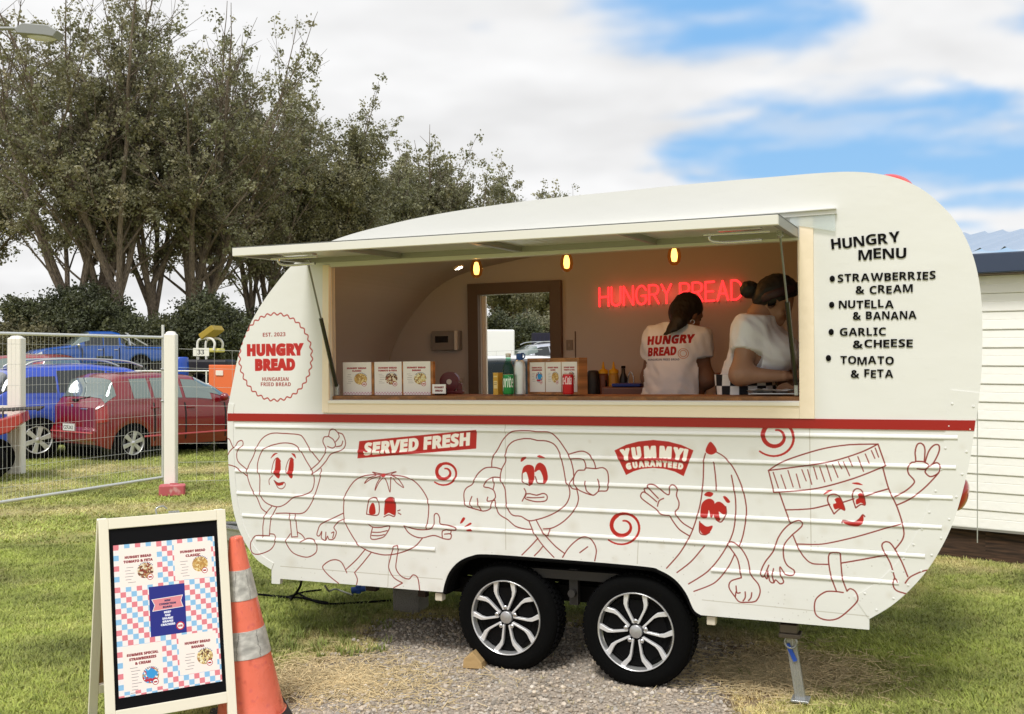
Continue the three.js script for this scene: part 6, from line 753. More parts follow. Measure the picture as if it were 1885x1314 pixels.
function carWheel(parent, x, y, z, R, w, spokes, col, sideSign) {
  const g = grp('wheel', parent); g.position.set(x, y, z); if (sideSign < 0) g.rotation.y = Math.PI;
  mesh('tyre', lathe([[R * 0.68, -w], [R * 0.9, -w], [R, -w * 0.85], [R, -w * 0.15], [R * 0.94, 0], [R * 0.7, 0.004], [R * 0.68, -0.01]], 40).rotateX(Math.PI / 2), M.rubber, g);
  mesh('rim', [lathe([[R * 0.62, -0.03], [R * 0.66, 0.0], [R * 0.7, 0.003], [R * 0.7, -0.03]], 40).rotateX(Math.PI / 2)], std(col, 0.3, { metalness: 0.6 }), g); mesh('brake_disc', lathe([[0, -0.06], [R * 0.68, -0.06]], 32).rotateX(Math.PI / 2), M.darkSteel, g);
  for (let k = 0; k < spokes; k++) { const a = (k / spokes) * 6.2832 + 0.3; const s = new THREE.Shape([[R * 0.08, -R * 0.07], [R * 0.64, -R * 0.12], [R * 0.64, R * 0.12], [R * 0.08, R * 0.07]].map(([p, q]) => new THREE.Vector2(p, q))); mesh('spoke', new THREE.ExtrudeGeometry(s, { depth: 0.015, bevelEnabled: true, bevelSize: 0.004, bevelThickness: 0.004, bevelSegments: 1 }).translate(0, 0, -0.022).rotateZ(a), std(col, 0.3, { metalness: 0.6 }), g); }
  mesh('hub_cap', lathe([[R * 0.14, -0.02], [R * 0.13, 0.002], [0, 0.006]], 24).rotateX(Math.PI / 2), std(col, 0.35, { metalness: 0.6 }), g); return g;
}
function hatchback(name, label, category, paintC, p) { // nose at +x
  const t = thing(name, label, category); const c = phys(paintC, 0.28, { clearcoat: 1, clearcoatRoughness: 0.06 }), B = loftBody(p), I = B.I;
  mesh('body', B.body, c, t);
  const win = (x0, x1, j0, j1, m = glassM) => { for (const s of [1, -1]) mesh('side_window', B.grid(I(x0), I(x1), j0, j1, s, 0.006), m, t); };
  p.sideWindows.forEach(([a, b, j0 = 9, j1 = 13, m]) => win(a, b, j0, j1, m ?? p.glass ?? glassM));
  const span = (nm, x0, x1, j0, j1, m, off = 0.006) => mesh(nm, [1, -1].map((s) => B.grid(I(x0), I(x1), j0, j1, s, off)), m, t);
  if (p.rearGlass) span('rear_window', ...p.rearGlass, p.rearGlassMat ?? glassPale, 0.007); if (p.windscreen) span('windscreen', ...p.windscreen, glassPale, 0.007);
  for (const s of [1, -1]) { if (p.tail) mesh('tail_light', B.grid(I(p.tail[0]), I(p.tail[1]), p.tail[2], p.tail[3], s, 0.01), phys(0x9a1712, 0.2, { clearcoat: 1 }), t); if (p.head) mesh('headlight', B.grid(I(p.head[0]), I(p.head[1]), p.head[2], p.head[3], s, 0.01), phys(0xdfe6ea, 0.1, { clearcoat: 1, metalness: 0.3 }), t); }
  mesh('floor_pan', box(p.length * 0.93, 0.25, p.half[2][1] * 1.7, 0, 0.36, 0), trimM, t);
  const zw = Math.max(...p.half.map((q) => q[1])) - 0.015; for (const w of p.wheels) { for (const s of [1, -1]) carWheel(t, w - p.length / 2, p.wheelR, s * zw, p.wheelR, 0.2, p.spokes, p.rimC ?? 0xd4d4d4, s); for (const s of [1, -1]) mesh('wheel_arch', new THREE.CylinderGeometry(p.arch, p.arch, 0.3, 28).rotateX(Math.PI / 2).translate(w - p.length / 2, p.wheelR, s * (zw - 0.27)), trimM, t); }
  for (const x of p.handles ?? []) for (const s of [1, -1]) { const q = B.st[I(x)][7]; mesh('door_handle', box(0.16, 0.03, 0.035, q[0], q[1] + 0.01, s * (q[2] + 0.012), 0.01), p.handleM ?? c, t); }
  for (const x of p.seams ?? []) for (const s of [1, -1]) mesh('door_seam', B.grid(I(x), I(x) + 1, 1, 8, s, 0.002).scale(1, 1, 1), trimM, t);
  if (p.mirror) for (const s of [1, -1]) { const q = B.st[I(p.mirror)][9]; mesh('wing_mirror', [ball(0.1, q[0], q[1] + 0.06, s * (q[2] + 0.1), 0.7, 0.75, 1), box(0.05, 0.04, 0.1, q[0], q[1], s * (q[2] + 0.03))], p.mirrorM ?? c, t); }
  p.more?.(t, c, B); return t;
}
const ground0 = (px, py) => { const g = gnd(px, py); g.y = terrain(g.x, g.z); return g; };
const plateTex = canvasTex(256, 96, (g) => { g.fillStyle = '#dfe0dc'; g.fillRect(0, 0, 256, 96); g.strokeStyle = '#333'; g.lineWidth = 4; g.strokeRect(4, 4, 248, 88); g.fillStyle = '#1a1a1c'; g.font = 'bold 62px sans-serif'; g.fillText('CZF242', 18, 71, 222); });
const hatchSpec = { length: 3.75, n: 110, wheelR: 0.3, arch: 0.355, wheels: [0.62, 3.0], spokes: 6, crease: true,
  top: [[0, 0.93], [0.06, 1.0], [0.16, 1.12], [0.34, 1.42], [0.55, 1.5], [1.3, 1.52], [1.95, 1.47], [2.35, 1.3], [2.85, 1.02], [3.1, 0.97], [3.55, 0.87], [3.75, 0.7]], belt: [[0, 0.88], [0.2, 0.98], [1, 0.98], [2.7, 0.93], [3.2, 0.9], [3.75, 0.62]], half: [[0, 0.7], [0.12, 0.79], [0.5, 0.845], [2.9, 0.845], [3.4, 0.8], [3.75, 0.62]], roofHalf: [[0, 0.66], [0.3, 0.6], [0.6, 0.6], [1.9, 0.6], [2.9, 0.72], [3.75, 0.6]], bottom: [[0, 0.3], [0.2, 0.22], [3.5, 0.2], [3.75, 0.28]],
  sideWindows: [[0.66, 1.0, 9, 13], [1.04, 1.64, 9, 13], [1.7, 2.3, 9, 13]], rearGlass: [0.13, 0.34, 10, 16], windscreen: [2.02, 2.78, 11, 16], tail: [0.0, 0.16, 5, 8], head: [3.35, 3.68, 6, 8], handles: [1.05, 1.82], seams: [1.02, 1.66, 2.55], mirror: 2.5, glass: glassPale,
  more: (t, c) => { const L = 3.75 / 2; mesh('rear_bumper', box(0.16, 0.26, 1.42, -L + 0.02, 0.46, 0, 0.07), c, t); mesh('number_plate', planarUV(box(0.36, 0.13, 0.012, 0, 0, 0, 0.003), -0.18, -0.065, 0.36, 0.13).rotateY(-Math.PI / 2).translate(-L - 0.07, 0.58, 0), std(0xffffff, 0.5, { map: plateTex }), t); mesh('rear_wiper', [rod(V3(-L + 0.1, 1.04, -0.05), V3(-L + 0.14, 1.1, 0.32), 0.012), box(0.06, 0.04, 0.14, -L + 0.07, 1.04, -0.02, 0.01)], trimM, t); mesh('tailgate_badge', [box(0.012, 0.05, 0.06, -L - 0.005, 0.95, 0, 0.004), box(0.012, 0.02, 0.2, -L - 0.005, 0.9, 0.35, 0.004)], M.chrome, t); mesh('sill_moulding', [1, -1].map((s) => box(1.9, 0.03, 0.03, -0.1, 0.4, s * 0.85, 0.01)), phys(0xc4555a, 0.3), t); mesh('bumper_line', box(0.03, 0.025, 1.35, -L - 0.06, 0.5, 0, 0.01), phys(0xc4555a, 0.3), t); } };
const place = (t, px, py, d, yaw) => { const p = at(px, py, d); t.position.set(p.x, terrain(p.x, p.z), p.z); t.rotation.y = yaw; return t; };
// red hatchback: rear wheel centre stands at photograph pixel (248, 818)
{ const t = hatchback('parked_car', 'dark red hatchback parked behind the mesh fence, rear towards the camera', 'car', 0x7d0f1c, hatchSpec), yaw = 0.96, p = at(246, 820, 17.3), off = V3(0.62 - 1.875, 0, 0.83).applyAxisAngle(V3(0, 1, 0), yaw); t.position.set(p.x - off.x, 0, p.z - off.z); t.rotation.y = yaw; }
const suvSpec = { length: 4.55, n: 120, wheelR: 0.345, arch: 0.4, wheels: [0.85, 3.6], spokes: 6, crease: true, top: [[0, 0.98], [0.08, 1.05], [0.18, 1.2], [0.45, 1.55], [0.8, 1.64], [1.8, 1.67], [2.5, 1.6], [3.0, 1.4], [3.5, 1.1], [4.2, 1.0], [4.55, 0.75]], belt: [[0, 0.95], [0.3, 1.08], [1.2, 1.06], [3.3, 1.0], [4.0, 0.95], [4.55, 0.7]], half: [[0, 0.74], [0.2, 0.86], [0.8, 0.9], [3.6, 0.9], [4.2, 0.85], [4.55, 0.66]], roofHalf: [[0, 0.7], [0.4, 0.64], [2.4, 0.64], [3.4, 0.78], [4.55, 0.6]], bottom: [[0, 0.4], [0.3, 0.28], [4.2, 0.26], [4.55, 0.36]],
  sideWindows: [[0.62, 1.18, 9, 12], [1.22, 2.05, 9, 13], [2.1, 2.85, 9, 13]], rearGlass: [0.16, 0.42, 10, 16], rearGlassMat: glassM, windscreen: [2.65, 3.4, 11, 16], tail: [0, 0.14, 6, 8], head: [4.1, 4.5, 6, 8], handles: [1.3, 2.2], seams: [1.2, 2.08, 3.2], mirror: 3.1, more: (t, c) => { mesh('roof_rail', [1, -1].map((s) => tube([V3(-1.6, 1.6, s * 0.6), V3(-1.4, 1.7, s * 0.6), V3(0.2, 1.7, s * 0.6), V3(0.5, 1.6, s * 0.6)], 0.018, 30)), M.alu, t); mesh('rear_bumper', box(0.16, 0.3, 1.5, -2.2, 0.55, 0, 0.07), c, t); } };
{ const t = hatchback('parked_car', 'bright blue estate car parked at the left edge beside the red hatchback', 'car', 0x2348b8, suvSpec), yaw = 0.72, p = at(70, 806, 17.4), off = V3(0.85 - 2.275, 0, 0.88).applyAxisAngle(V3(0, 1, 0), yaw); t.position.set(p.x - off.x, 0, p.z - off.z); t.rotation.y = yaw; }
// blue pickup facing left
const uteSpec = { length: 5.3, n: 130, wheelR: 0.39, arch: 0.46, wheels: [1.15, 4.3], spokes: 6, crease: true, top: [[0, 1.13], [0.05, 1.16], [1.72, 1.17], [1.78, 1.4], [1.9, 1.72], [2.2, 1.79], [3.0, 1.78], [3.3, 1.62], [3.85, 1.2], [4.3, 1.14], [5.05, 1.02], [5.3, 0.8]], belt: [[0, 1.06], [1.7, 1.1], [3.8, 1.08], [4.6, 1.02], [5.3, 0.76]], half: [[0, 0.86], [0.3, 0.93], [2.5, 0.93], [4.6, 0.93], [5.1, 0.86], [5.3, 0.7]], roofHalf: [[0, 0.84], [1.7, 0.86], [1.9, 0.7], [3.1, 0.7], [3.9, 0.82], [5.3, 0.68]], bottom: [[0, 0.6], [1.8, 0.48], [4.6, 0.45], [5.3, 0.5]],
  sideWindows: [[1.98, 2.55, 9, 13], [2.62, 3.3, 9, 13]], windscreen: [3.08, 3.8, 11, 16], rearGlass: [1.78, 1.9, 10, 14], rearGlassMat: glassM, tail: [0, 0.06, 5, 8], head: [4.85, 5.2, 6, 8], handles: [2.1, 2.75], seams: [1.95, 2.58, 3.4], mirror: 3.55, handleM: M.chrome, mirrorM: M.chrome, rimC: 0x55585c,
  more: (t) => { const bx = 1.6 - 2.65; mesh('sports_bar', [1, -1].map((s) => [bar(V3(bx + 0.1, 1.72, s * 0.68), V3(bx - 0.75, 1.2, s * 0.84), 0.07, 0.05), bar(V3(bx + 0.02, 1.7, s * 0.68), V3(bx - 0.05, 1.2, s * 0.84), 0.07, 0.06)]).flat(), M.alu, t); mesh('grille', box(0.06, 0.2, 1.1, 2.6, 0.78, 0, 0.02), M.chrome, t); mesh('bumper', box(0.2, 0.22, 1.66, 2.52, 0.56, 0, 0.06), trimM, t); mesh('tonneau_cover', box(1.6, 0.03, 1.5, -1.85, 1.2, 0, 0.01), trimM, t); } };
{ const t = hatchback('pickup_truck', 'blue double cab pickup with silver sports bar parked beyond the red hatchback', 'pickup truck', 0x0d4a9c, uteSpec); place(t, 178, 690, 41, Math.PI + 0.62); t.position.y = 1.05;
  const u = copyOf(t, 'black pickup with chrome grille parked just left of the blue pickup'); place(u, 105, 690, 46, Math.PI + 0.62); u.position.y = 1.2; u.traverse((o) => { if (o.name === 'body') o.material = phys(0x1a1c20, 0.3, { clearcoat: 1 }); }); u.userData.category = 'pickup truck'; }
{ const r = hatchback('parked_car', 'faded red car roof showing behind the blue estate at the far left', 'car', 0x8a2a30, hatchSpec); place(r, 20, 700, 26, 2.9); r.position.y = 0.35; }
// quad bike at the left edge
{
  const t = thing('quad_bike', 'red quad bike with black rack cut off by the left edge of the picture', 'quad bike'); const p = at(-40, 845, 14.6); t.position.set(p.x, 0, p.z); t.rotation.y = 0.35; const red = phys(0xa8302c, 0.4, { clearcoat: 0.5 });
  for (const [x, z] of [[0.15, 0.42], [0.15, -0.42], [-1.05, 0.42], [-1.05, -0.42]]) mesh('tyre', [new THREE.TorusGeometry(0.19, 0.1, 14, 32).translate(x, 0.28, z), rod(V3(x, 0.28, z - 0.06), V3(x, 0.28, z + 0.06), 0.12, 0.12, 20)], M.rubber, t);
  mesh('fender', [new THREE.ExtrudeGeometry(new THREE.Shape([[-0.2, 0.45], [0.1, 0.62], [0.45, 0.72], [0.62, 0.85], [0.6, 0.95], [0.3, 0.86], [-0.1, 0.78], [-0.35, 0.6]].map(([x, y]) => new THREE.Vector2(x, y))), { depth: 0.9, bevelEnabled: true, bevelSize: 0.02, bevelThickness: 0.03, bevelSegments: 3 }).translate(0, 0, -0.45), new THREE.ExtrudeGeometry(new THREE.Shape([[-1.5, 0.6], [-0.7, 0.7], [-0.7, 0.8], [-1.1, 0.86], [-1.5, 0.75]].map(([x, y]) => new THREE.Vector2(x, y))), { depth: 0.9, bevelEnabled: true, bevelSize: 0.02, bevelThickness: 0.03, bevelSegments: 3 }).translate(0, 0, -0.45)], red, t);
  mesh('cargo_rack', [...[-0.3, -0.1, 0.1, 0.3].map((z) => rod(V3(0.1, 1.0, z), V3(0.85, 1.03, z), 0.014)), ...[0.15, 0.5, 0.82].map((x) => rod(V3(x, 1.01, -0.38), V3(x, 1.01, 0.38), 0.014)), rod(V3(0.3, 0.85, 0.2), V3(0.3, 1.0, 0.2), 0.014), rod(V3(0.3, 0.85, -0.2), V3(0.3, 1.0, -0.2), 0.014)], std(0x2a211c, 0.5), t); mesh('engine_block', box(0.9, 0.4, 0.4, -0.45, 0.5, 0, 0.06), trimM, t); mesh('seat', box(0.8, 0.14, 0.34, -0.6, 0.86, 0, 0.06), M.black, t); mesh('handlebar', [rod(V3(-0.1, 0.8, 0), V3(-0.2, 1.1, 0), 0.025), rod(V3(-0.22, 1.12, -0.38), V3(-0.22, 1.12, 0.38), 0.016)], M.darkSteel, t);
}
// orange barrier
{ const t = thing('road_barrier', 'orange plastic road barrier standing behind the red hatchback bonnet', 'barrier'); const p = at(412, 722, 24); t.position.set(p.x, 0.42, p.z); t.rotation.y = -0.75; const o = std(0xe9713c, 0.55); const s = new THREE.Shape([[-0.55, 0], [0.55, 0], [0.55, 1.15], [-0.55, 1.15]].map(([x, y]) => new THREE.Vector2(x, y))); for (const [x, y] of [[-0.3, 0.4], [0, 0.45], [0.3, 0.4], [-0.15, 0.72], [0.2, 0.72]]) { const h = new THREE.Path(); h.absarc(x, y, 0.055, 0, 6.283, true); s.holes.push(h); } mesh('barrier_panel', new THREE.ExtrudeGeometry(s, { depth: 0.1, bevelEnabled: true, bevelSize: 0.02, bevelThickness: 0.02, bevelSegments: 2 }).translate(0, 0, -0.05), o, t); mesh('reflector', box(0.32, 0.12, 0.02, -0.05, 0.98, 0.085, 0.006), std(0xf0e6d8, 0.4), t); for (const x of [-0.45, 0.45]) mesh('foot', box(0.14, 0.08, 0.6, x, 0.03, 0, 0.02), o, t); }
// dark bin post, racing car, drum
{ const t = thing('bollard', 'dark grey square bollard standing beyond the red hatchback roof', 'bollard'); const p = at(193, 690, 22); t.position.set(p.x, 0.05, p.z); const H = EYE - ((654 - CY) / F) * 22; mesh('shaft', box(0.24, H - 0.1, 0.24, 0, (H - 0.1) / 2, 0, 0.02), std(0x1b2626, 0.6), t); mesh('cap', box(0.27, 0.06, 0.27, 0, H - 0.07, 0, 0.015), std(0x222c2c, 0.5), t); }
{
  const t = thing('racing_car', 'dark speedway racing car with white roll hoop and tilted yellow wing', 'racing car'); const d = 33, p = at(382, 700, d), k = d / F; t.position.set(p.x, 0.55, p.z); t.rotation.y = -0.15; const Y = (py) => EYE - (py - CY) * k - 0.55, X = (px) => (px - 382) * k;
  mesh('chassis', [box(1.7, 0.45, 0.8, 0.0, Y(672), 0, 0.1), box(0.9, 0.3, 0.7, -0.7, Y(668), 0, 0.1)], std(0x1d1a22, 0.5), t); mesh('roll_hoop', [-0.3, 0.3].map((z) => tube([V3(X(372), Y(665), z), V3(X(372), Y(626), z), V3(X(378), Y(622), z), V3(X(398), Y(622), z), V3(X(404), Y(630), z), V3(X(402), Y(642), z)], 0.04, 40)), std(0xe8e6e0, 0.4), t);
  const nt = canvasTex(128, 64, (g) => { g.fillStyle = '#eceadc'; g.fillRect(0, 0, 128, 64); g.fillStyle = '#16161a'; g.font = 'bold 52px sans-serif'; g.fillText('33', 34, 51); }); mesh('number_panel', planarUV(box(0.55, 0.26, 0.02, X(381), Y(646), 0.42, 0.004), X(381) - 0.275, Y(646) - 0.13, 0.55, 0.26), std(0xffffff, 0.5, { map: nt }), t); mesh('nose', box(0.45, 0.14, 0.5, X(398), Y(643), 0, 0.05), std(0xd8cf6a, 0.45), t);
  const wing = box(0.55, 0.2, 0.8, 0, 0, 0, 0.03).rotateZ(0.6).translate(X(390), Y(610), 0); mesh('top_wing', wing, std(0xa58c30, 0.6), t); mesh('wing_stay', [rod(V3(X(385), Y(625), 0.2), V3(X(388), Y(612), 0.2), 0.02), rod(V3(X(360), Y(618), 0.1), V3(X(380), Y(608), 0.1), 0.025)], M.darkSteel, t); for (const [x, z] of [[X(350), 0.6], [X(350), -0.6], [X(405), 0.6], [X(405), -0.6]]) mesh('wheel', [new THREE.TorusGeometry(0.24, 0.12, 12, 28).translate(x, 0.33, z), rod(V3(x, 0.33, z - 0.1), V3(x, 0.33, z + 0.1), 0.16, 0.16, 16)], M.rubber, t);
  const b = thing('plastic_drum', 'shiny blue plastic drum next to the racing car', 'drum'); const q = at(333, 672, 32); b.position.set(q.x, 0.5, q.z); mesh('drum_body', lathe([[0, 0.6], [0.22, 0.6], [0.24, 0.64], [0.245, 0.8], [0.25, 0.95], [0.24, 1.1], [0.24, 1.24], [0.2, 1.28], [0, 1.28]], 28), phys(0x0f47b0, 0.3, { clearcoat: 0.6 }), b); mesh('pallet', box(0.7, 0.58, 0.7, 0, 0.29, 0, 0.02), M.darkSteel, b); mesh('hoop', new THREE.TorusGeometry(0.25, 0.014, 8, 28).rotateX(Math.PI / 2).translate(0, 0.95, 0), std(0x3f78d8, 0.3), b);
}
{ // low white tube railing far behind
  const t = thing('tube_railing', 'low white tube railing in front of the far pickups', 'railing'), A = at(20, 720, 31), B = at(440, 720, 31); A.y = B.y = 0.4; t.position.copy(A); const D = B.clone().sub(A), m = std(0xe6e6e2, 0.5); for (const y of [0.55, 0.95]) mesh('rail', rod(V3(0, y, 0), V3(D.x, y, D.z), 0.022), m, t); for (let i = 0; i <= 7; i++) mesh('upright', rod(V3((D.x * i) / 7, 0, 0), V3((D.x * i) / 7, 0.97, 0), 0.024), m, t);
}
// behind the open door: white van, box truck, silver off-roader, dark container
{
  const vanSpec = { length: 5.0, n: 110, wheelR: 0.34, arch: 0.4, wheels: [0.95, 4.1], spokes: 6, top: [[0, 1.9], [0.1, 1.93], [3.3, 1.94], [3.7, 1.86], [4.1, 1.5], [4.45, 1.15], [4.85, 1.0], [5.0, 0.8]], belt: [[0, 1.1], [3.6, 1.1], [4.3, 1.05], [5.0, 0.76]], half: [[0, 0.84], [0.3, 0.92], [4.0, 0.92], [4.7, 0.86], [5, 0.72]], roofHalf: [[0, 0.76], [3.5, 0.76], [4.3, 0.85], [5, 0.7]], bottom: [[0, 0.4], [4.6, 0.3], [5, 0.36]], sideWindows: [[3.0, 3.75, 9, 13]], windscreen: [3.55, 4.42, 10, 16], head: [4.5, 4.9, 6, 8], handles: [3.0], seams: [2.95], mirror: 3.95 };
  const v = hatchback('parked_van', 'white van facing the trailer, its windscreen seen through the open door', 'van', 0xe9e9e6, vanSpec); const p = at(950, 700, 12.6); v.position.set(p.x + 0.2, 0, p.z - 1.2); v.rotation.y = -1.95; v.traverse((o) => { if (o.name === 'windscreen') o.material = phys(0x0d1618, 0.12, { specularIntensity: 0.35 }); }); v.scale.set(1, 0.93, 1);
  const b = thing('box_truck', 'plain white box body of a truck behind the van', 'truck'); const q = at(902, 640, 18.5); b.position.set(q.x - 0.25, 0, q.z); b.rotation.y = 0.1; const H = EYE + ((655 - 608) / F) * 18.5; mesh('cargo_box', box(1.15, H - 0.7, 2.6, 0, 0.7 + (H - 0.7) / 2, 0, 0.03), std(0xf0f0ee, 0.5), b); mesh('bed_frame', box(1.1, 0.16, 2.6, 0, 0.6, 0, 0.02), trimM, b); for (const [x, z] of [[-0.42, 0.8], [0.42, 0.8], [-0.42, -0.8], [0.42, -0.8]]) mesh('wheel', rod(V3(x - 0.1, 0.34, z), V3(x + 0.1, 0.34, z), 0.34, 0.34, 24), M.rubber, b);
  const s = hatchback('parked_car', 'small silver off-roader far behind, seen through the open door', 'off-roader', 0xb7bac6, suvSpec); place(s, 988, 665, 44, Math.PI + 0.5); s.position.y = 0.72;
  const c = thing('shipping_container', 'dark navy container behind the silver off-roader', 'container'); const r = at(1015, 640, 56); c.position.set(r.x + 1.2, 0.4, r.z); mesh('box_shell', box(4.6, 2.6, 2.4, 0, 1.4, 0, 0.02), std(0x12102a, 0.6), c); const rib = []; for (let i = 0; i < 18; i++) rib.push(box(0.09, 2.3, 0.04, -2.1 + i * 0.247, 1.4, 1.21)); mesh('corrugation', rib, std(0x151232, 0.6), c).userData.kind = 'stuff';
}
// ---------------------------------------------------------------- trees
const leafGeo = (n, R, size) => { const p = [], idx = []; for (let i = 0; i < n; i++) { const a = V3(gauss(), gauss(), gauss()).multiplyScalar(R * 0.62), q = new THREE.Quaternion().setFromEuler(new THREE.Euler(rr(0, 6.3), rr(0, 6.3), rr(0, 6.3))), s = size * rr(0.65, 1.2), o = p.length / 3; for (const [x, y, z] of [[-0.5, 0, 0], [0, -0.34, 0.08], [0.5, 0, 0], [0, 0.34, 0.08]]) { const v = V3(x * s, y * s, z * s).applyQuaternion(q).add(a); p.push(v.x, v.y, v.z); } idx.push(o, o + 1, o + 3, o + 1, o + 2, o + 3); } const g = new THREE.BufferGeometry(); g.setAttribute('position', new THREE.Float32BufferAttribute(p, 3)); g.setIndex(idx); g.computeVertexNormals(); return g; };
const clumps = [leafGeo(22, 0.42, 0.17), leafGeo(18, 0.36, 0.19), leafGeo(26, 0.5, 0.16)];
const leafMat = phys(0xffffff, 0.75, { transmission: 0.4, thickness: 0, side: THREE.DoubleSide });
const barkTex = dataTex(256, (x, y) => { const v = 0.62 + tnoise(x, y * 0.3, 26, 4, 4) * 0.8; return [0.36 * v, 0.285 * v, 0.22 * v]; });
const bark = std(0xffffff, 0.95, { map: barkTex, bumpMap: grain, bumpScale: 0.03 });
function makeTree(o) {
  const t = thing(o.name ?? 'tree', o.label, o.category ?? 'tree', o.group); t.position.set(o.x, o.y ?? terrain(o.x, o.z), o.z);
  const wood = [], tips = []; const seg = (a, b, r, r2, n) => { const d = b.clone().sub(a), g = new THREE.CylinderGeometry(r2, r, d.length(), n, 1, true); g.applyQuaternion(new THREE.Quaternion().setFromUnitVectors(V3(0, 1, 0), d.normalize())); return g.translate((a.x + b.x) / 2, (a.y + b.y) / 2, (a.z + b.z) / 2); };
  const branch = (a, dir, len, r, lev, bend) => {
    const n = lev < 3 ? 4 : 2, pts = [a.clone()]; let d = dir.clone(), p = a.clone(); for (let i = 0; i < n; i++) { d.add(V3(gauss() * bend, gauss() * bend * 0.5 + (lev < 2 ? 0.07 : 0), gauss() * bend)).normalize(); p = p.clone().addScaledVector(d, len / n); pts.push(p); }
    const r1 = r * (lev === 0 ? 0.8 : 0.55); for (let i = 0; i < n; i++) wood.push(seg(pts[i], pts[i + 1], mix(r, r1, i / n), mix(r, r1, (i + 1) / n), [9, 8, 6, 4, 3][lev]));
    if (lev >= 2) for (let i = 1; i <= n; i++) tips.push([pts[i], lev]); else if (lev === 1) tips.push([pts[3], 1], [pts[4], 1]);
    if (lev >= o.levels) return;
    const kids = lev === 0 ? o.forks : Math.round(rr(4, 6)); for (let k = 0; k < kids; k++) { const f = lev === 0 ? rr(0.55, 1) : rr(lev === 1 ? 0.2 : 0.3, 1), q = pts[Math.min(n - 1, Math.floor(f * n))].clone().lerp(pts[Math.min(n, Math.floor(f * n) + 1)], (f * n) % 1), spread = lev === 0 ? o.spread * rr(0.5, 1.15) : rr(0.5, 1.0), az = (k / kids) * 6.283 + rr(-0.6, 0.6), out = V3(Math.cos(az), 0, Math.sin(az)), nd = d.clone().multiplyScalar(1 - spread * 0.5).addScaledVector(out, spread).add(V3(0, lev === 0 ? 0.3 : 0.08, 0)).normalize(); branch(q, nd, len * (lev === 0 ? o.limb * rr(0.75, 1.1) : rr(0.42, 0.62)), r1 * (lev === 0 ? 0.62 : 0.6), lev + 1, 0.12); }
    if (lev > 0) branch(pts[n], d, len * 0.6, r1 * 0.95, lev + 1, 0.12);
  };
  for (const s of o.stems) branch(V3(s[0], -0.1, s[1]), V3(s[2], 1, s[3]).normalize(), s[4], s[5] * 0.8, 0, 0.05);
  // fit to the wanted height and width
  let hi = 0, wx = 0; tips.forEach(([p]) => { hi = Math.max(hi, p.y); wx = Math.max(wx, Math.abs(p.x), Math.abs(p.z)); }); const ky = (o.height - 0.5) / hi, kx = o.width / 2 / wx;
  const w = merge(wood).scale(kx, ky, kx); w.computeVertexNormals(); mesh('trunk', w, bark, t);
  const per = o.leaves / tips.length, lists = clumps.map(() => []); const c0 = o.color;
  tips.forEach(([p]) => { for (let k = 0; k < per; k++) { if (per - k < rnd()) continue; const q = V3(p.x * kx + gauss() * o.fuzz, p.y * ky + gauss() * o.fuzz, p.z * kx + gauss() * o.fuzz); if (q.y < (o.low ?? 0) * (1 + 0.3 * gauss())) continue; const hole = fbm((q.x + o.x) * 0.75, q.y * 0.75, (q.z + o.z) * 0.75, 2); if (hole < (o.gap ?? -0.3) && rnd() < 0.9) continue; lists[Math.floor(rnd() * 3)].push(q); } });
  const A = new THREE.Matrix4(), e = new THREE.Euler(), qq = new THREE.Quaternion(), col = new THREE.Color();
  lists.forEach((l, n) => { if (!l.length) return; const m = new THREE.InstancedMesh(clumps[n], leafMat, l.length); l.forEach((p, i) => { e.set(rr(0, 6.3), rr(0, 6.3), rr(0, 6.3)); const s = rr(0.7, 1.25) * (o.leafScale ?? 1); A.compose(p, qq.setFromEuler(e), V3(s, s, s)); m.setMatrixAt(i, A); const v = rr(0.72, 1.28), y = rr(0, 1), br = 0.5 + 0.5 * fbm((p.x + o.x) * 0.35, p.y * 0.35, p.z * 0.35, 2) * 2; m.setColorAt(i, col.setRGB(mix(c0[0], c0[3], y * clamp(br)) * v, mix(c0[1], c0[4], y * clamp(br)) * v, mix(c0[2], c0[5], y * clamp(br)) * v)); }); m.name = 'crown'; m.castShadow = m.receiveShadow = true; m.userData.kind = 'stuff'; t.add(m); });
  return t;
}
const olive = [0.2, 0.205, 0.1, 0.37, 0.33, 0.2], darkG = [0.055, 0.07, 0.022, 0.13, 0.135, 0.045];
const tx = (px, d) => ((px - CX) / F) * d, th = (py, d, z) => EYE - ((py - CY) / F) * d;
function row(px, d, pyTop, wpx, label, extra) { const x = tx(px, d), y = terrain(x, -d); return makeTree({ x, z: -d, label, group: 'old trees along the far side of the field', height: th(pyTop, d) - y, width: (wpx / F) * d, levels: 4, forks: 6, spread: 0.62, limb: 1.75, fuzz: 0.36, gap: 0.05, color: olive, ...extra }); }
row(335, 50, -90, 560, 'tallest bare-limbed tree fanning out just left of the trailer roof', { stems: [[0.3, 0, 0.1, 0, 3.0, 0.5], [-0.9, 0.4, -0.16, 0.1, 3.5, 0.36], [0.9, 0.2, 0.22, 0, 3.25, 0.33]], leaves: 6400, low: 1.8 });
row(140, 48, -150, 640, 'big leaning tree with several stems at the left, behind the street lamp', { stems: [[1.8, 0, -0.28, 0, 3.5, 0.44], [2.4, 0.3, -0.1, 0.05, 3.5, 0.4], [0.6, 0.6, -0.36, -0.1, 3.25, 0.34]], leaves: 7200, low: 2.0 });
row(-60, 52, -40, 460, 'tree at the very left edge, mostly outside the picture', { stems: [[0, 0, 0.05, 0, 3.0, 0.4], [0.5, 0.4, -0.2, 0, 3.0, 0.3]], leaves: 3600, low: 2 });
row(462, 54, 60, 320, 'tree with bright gaps right behind the left end of the serving hatch', { stems: [[0, 0, 0.05, 0, 2.5, 0.4], [0.8, 0.2, 0.25, 0, 2.5, 0.3]], leaves: 3600, low: 2 });
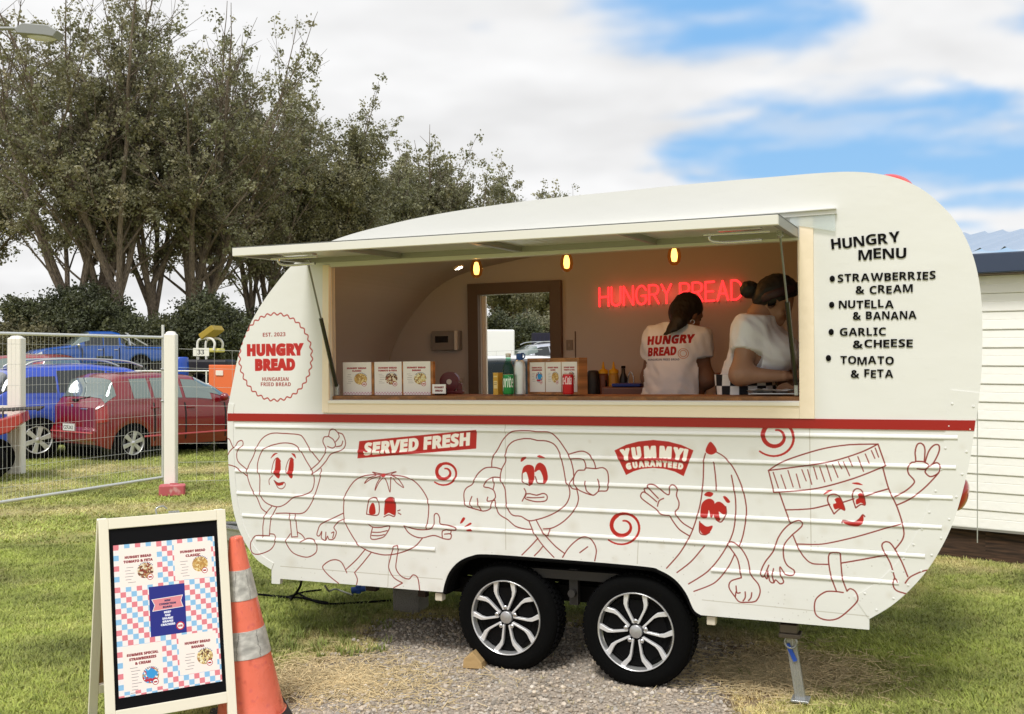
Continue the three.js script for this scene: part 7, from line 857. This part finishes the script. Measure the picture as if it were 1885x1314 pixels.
row(590, 58, 128, 290, 'second tree from the tall pair, peaked crown above the hatch', { stems: [[0, 0, 0.03, 0, 2.5, 0.42], [-0.7, 0.3, -0.2, 0, 2.5, 0.3]], leaves: 6000, low: 1.5, gap: -0.24 });
row(700, 66, 242, 230, 'rounded tree in the middle of the row above the trailer roof', { stems: [[0, 0, 0, 0, 2.0, 0.42], [0.8, 0.2, 0.2, 0, 2.0, 0.3]], leaves: 5600, low: 1, gap: -0.35, leafScale: 1.15 });
row(815, 74, 236, 290, 'broad tree in the row with three pointed tops', { stems: [[0, 0, 0, 0, 2.0, 0.42], [-0.8, 0.2, -0.2, 0, 2.0, 0.3], [0.9, 0.2, 0.2, 0, 2.0, 0.3]], leaves: 5600, low: 1, gap: -0.4, leafScale: 1.25 });
row(915, 84, 282, 290, 'lower tree at the right end of the row behind the trailer roof', { stems: [[0, 0, 0.05, 0, 2.0, 0.4], [0.7, 0.2, 0.25, 0, 2.0, 0.3]], leaves: 6500, low: 0.8, gap: -0.45, leafScale: 1.35 });
row(1000, 92, 335, 230, 'last low tree seen through the open trailer door', { stems: [[0, 0, 0.0, 0, 2.0, 0.4], [0.7, 0.2, 0.2, 0, 2.0, 0.3]], leaves: 4200, low: 0.5, gap: -0.5, leafScale: 1.4 });
// bushes
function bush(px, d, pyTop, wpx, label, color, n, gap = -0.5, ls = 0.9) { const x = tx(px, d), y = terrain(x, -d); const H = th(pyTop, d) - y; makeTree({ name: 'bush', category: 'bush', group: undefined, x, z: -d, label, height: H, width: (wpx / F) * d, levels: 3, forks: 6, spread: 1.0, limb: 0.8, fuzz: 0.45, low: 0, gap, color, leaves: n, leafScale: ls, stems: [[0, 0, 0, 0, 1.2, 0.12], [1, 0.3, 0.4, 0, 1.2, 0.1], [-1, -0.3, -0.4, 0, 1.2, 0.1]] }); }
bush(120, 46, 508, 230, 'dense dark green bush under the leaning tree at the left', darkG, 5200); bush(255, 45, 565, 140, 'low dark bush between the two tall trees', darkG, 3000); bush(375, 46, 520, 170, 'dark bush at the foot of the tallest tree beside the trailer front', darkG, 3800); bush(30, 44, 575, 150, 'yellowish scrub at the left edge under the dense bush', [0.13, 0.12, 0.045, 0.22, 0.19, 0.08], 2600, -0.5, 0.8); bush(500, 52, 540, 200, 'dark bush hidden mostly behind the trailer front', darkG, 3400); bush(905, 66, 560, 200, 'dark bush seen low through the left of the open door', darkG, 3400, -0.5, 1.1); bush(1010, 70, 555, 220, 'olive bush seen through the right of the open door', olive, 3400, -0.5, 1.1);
{ // far mass of woodland closing the horizon
  const list = []; for (let i = 0; i < 9000; i++) { const x = rr(-150, 130), z = -rr(105, 135); list.push({ x, z, y: 0.5 + rr(0, 1) ** 0.8 * (4.2 + 2.2 * fbm(x * 0.05, 1, 2, 3)), s: rr(2, 3.4), rx: rr(0, 6), ry: rr(0, 6), rz: rr(0, 6), c: [0.05 * rr(0.7, 1.4), 0.06 * rr(0.7, 1.4), 0.028] }); }
  scatter('woodland', 'far line of dark woodland along the horizon', 'woodland', clumps[2], leafMat, list);
}
scene.traverse((o) => { if (o.isMesh) { o.castShadow = true; o.receiveShadow = true; } });
renderer.render(scene, camera);
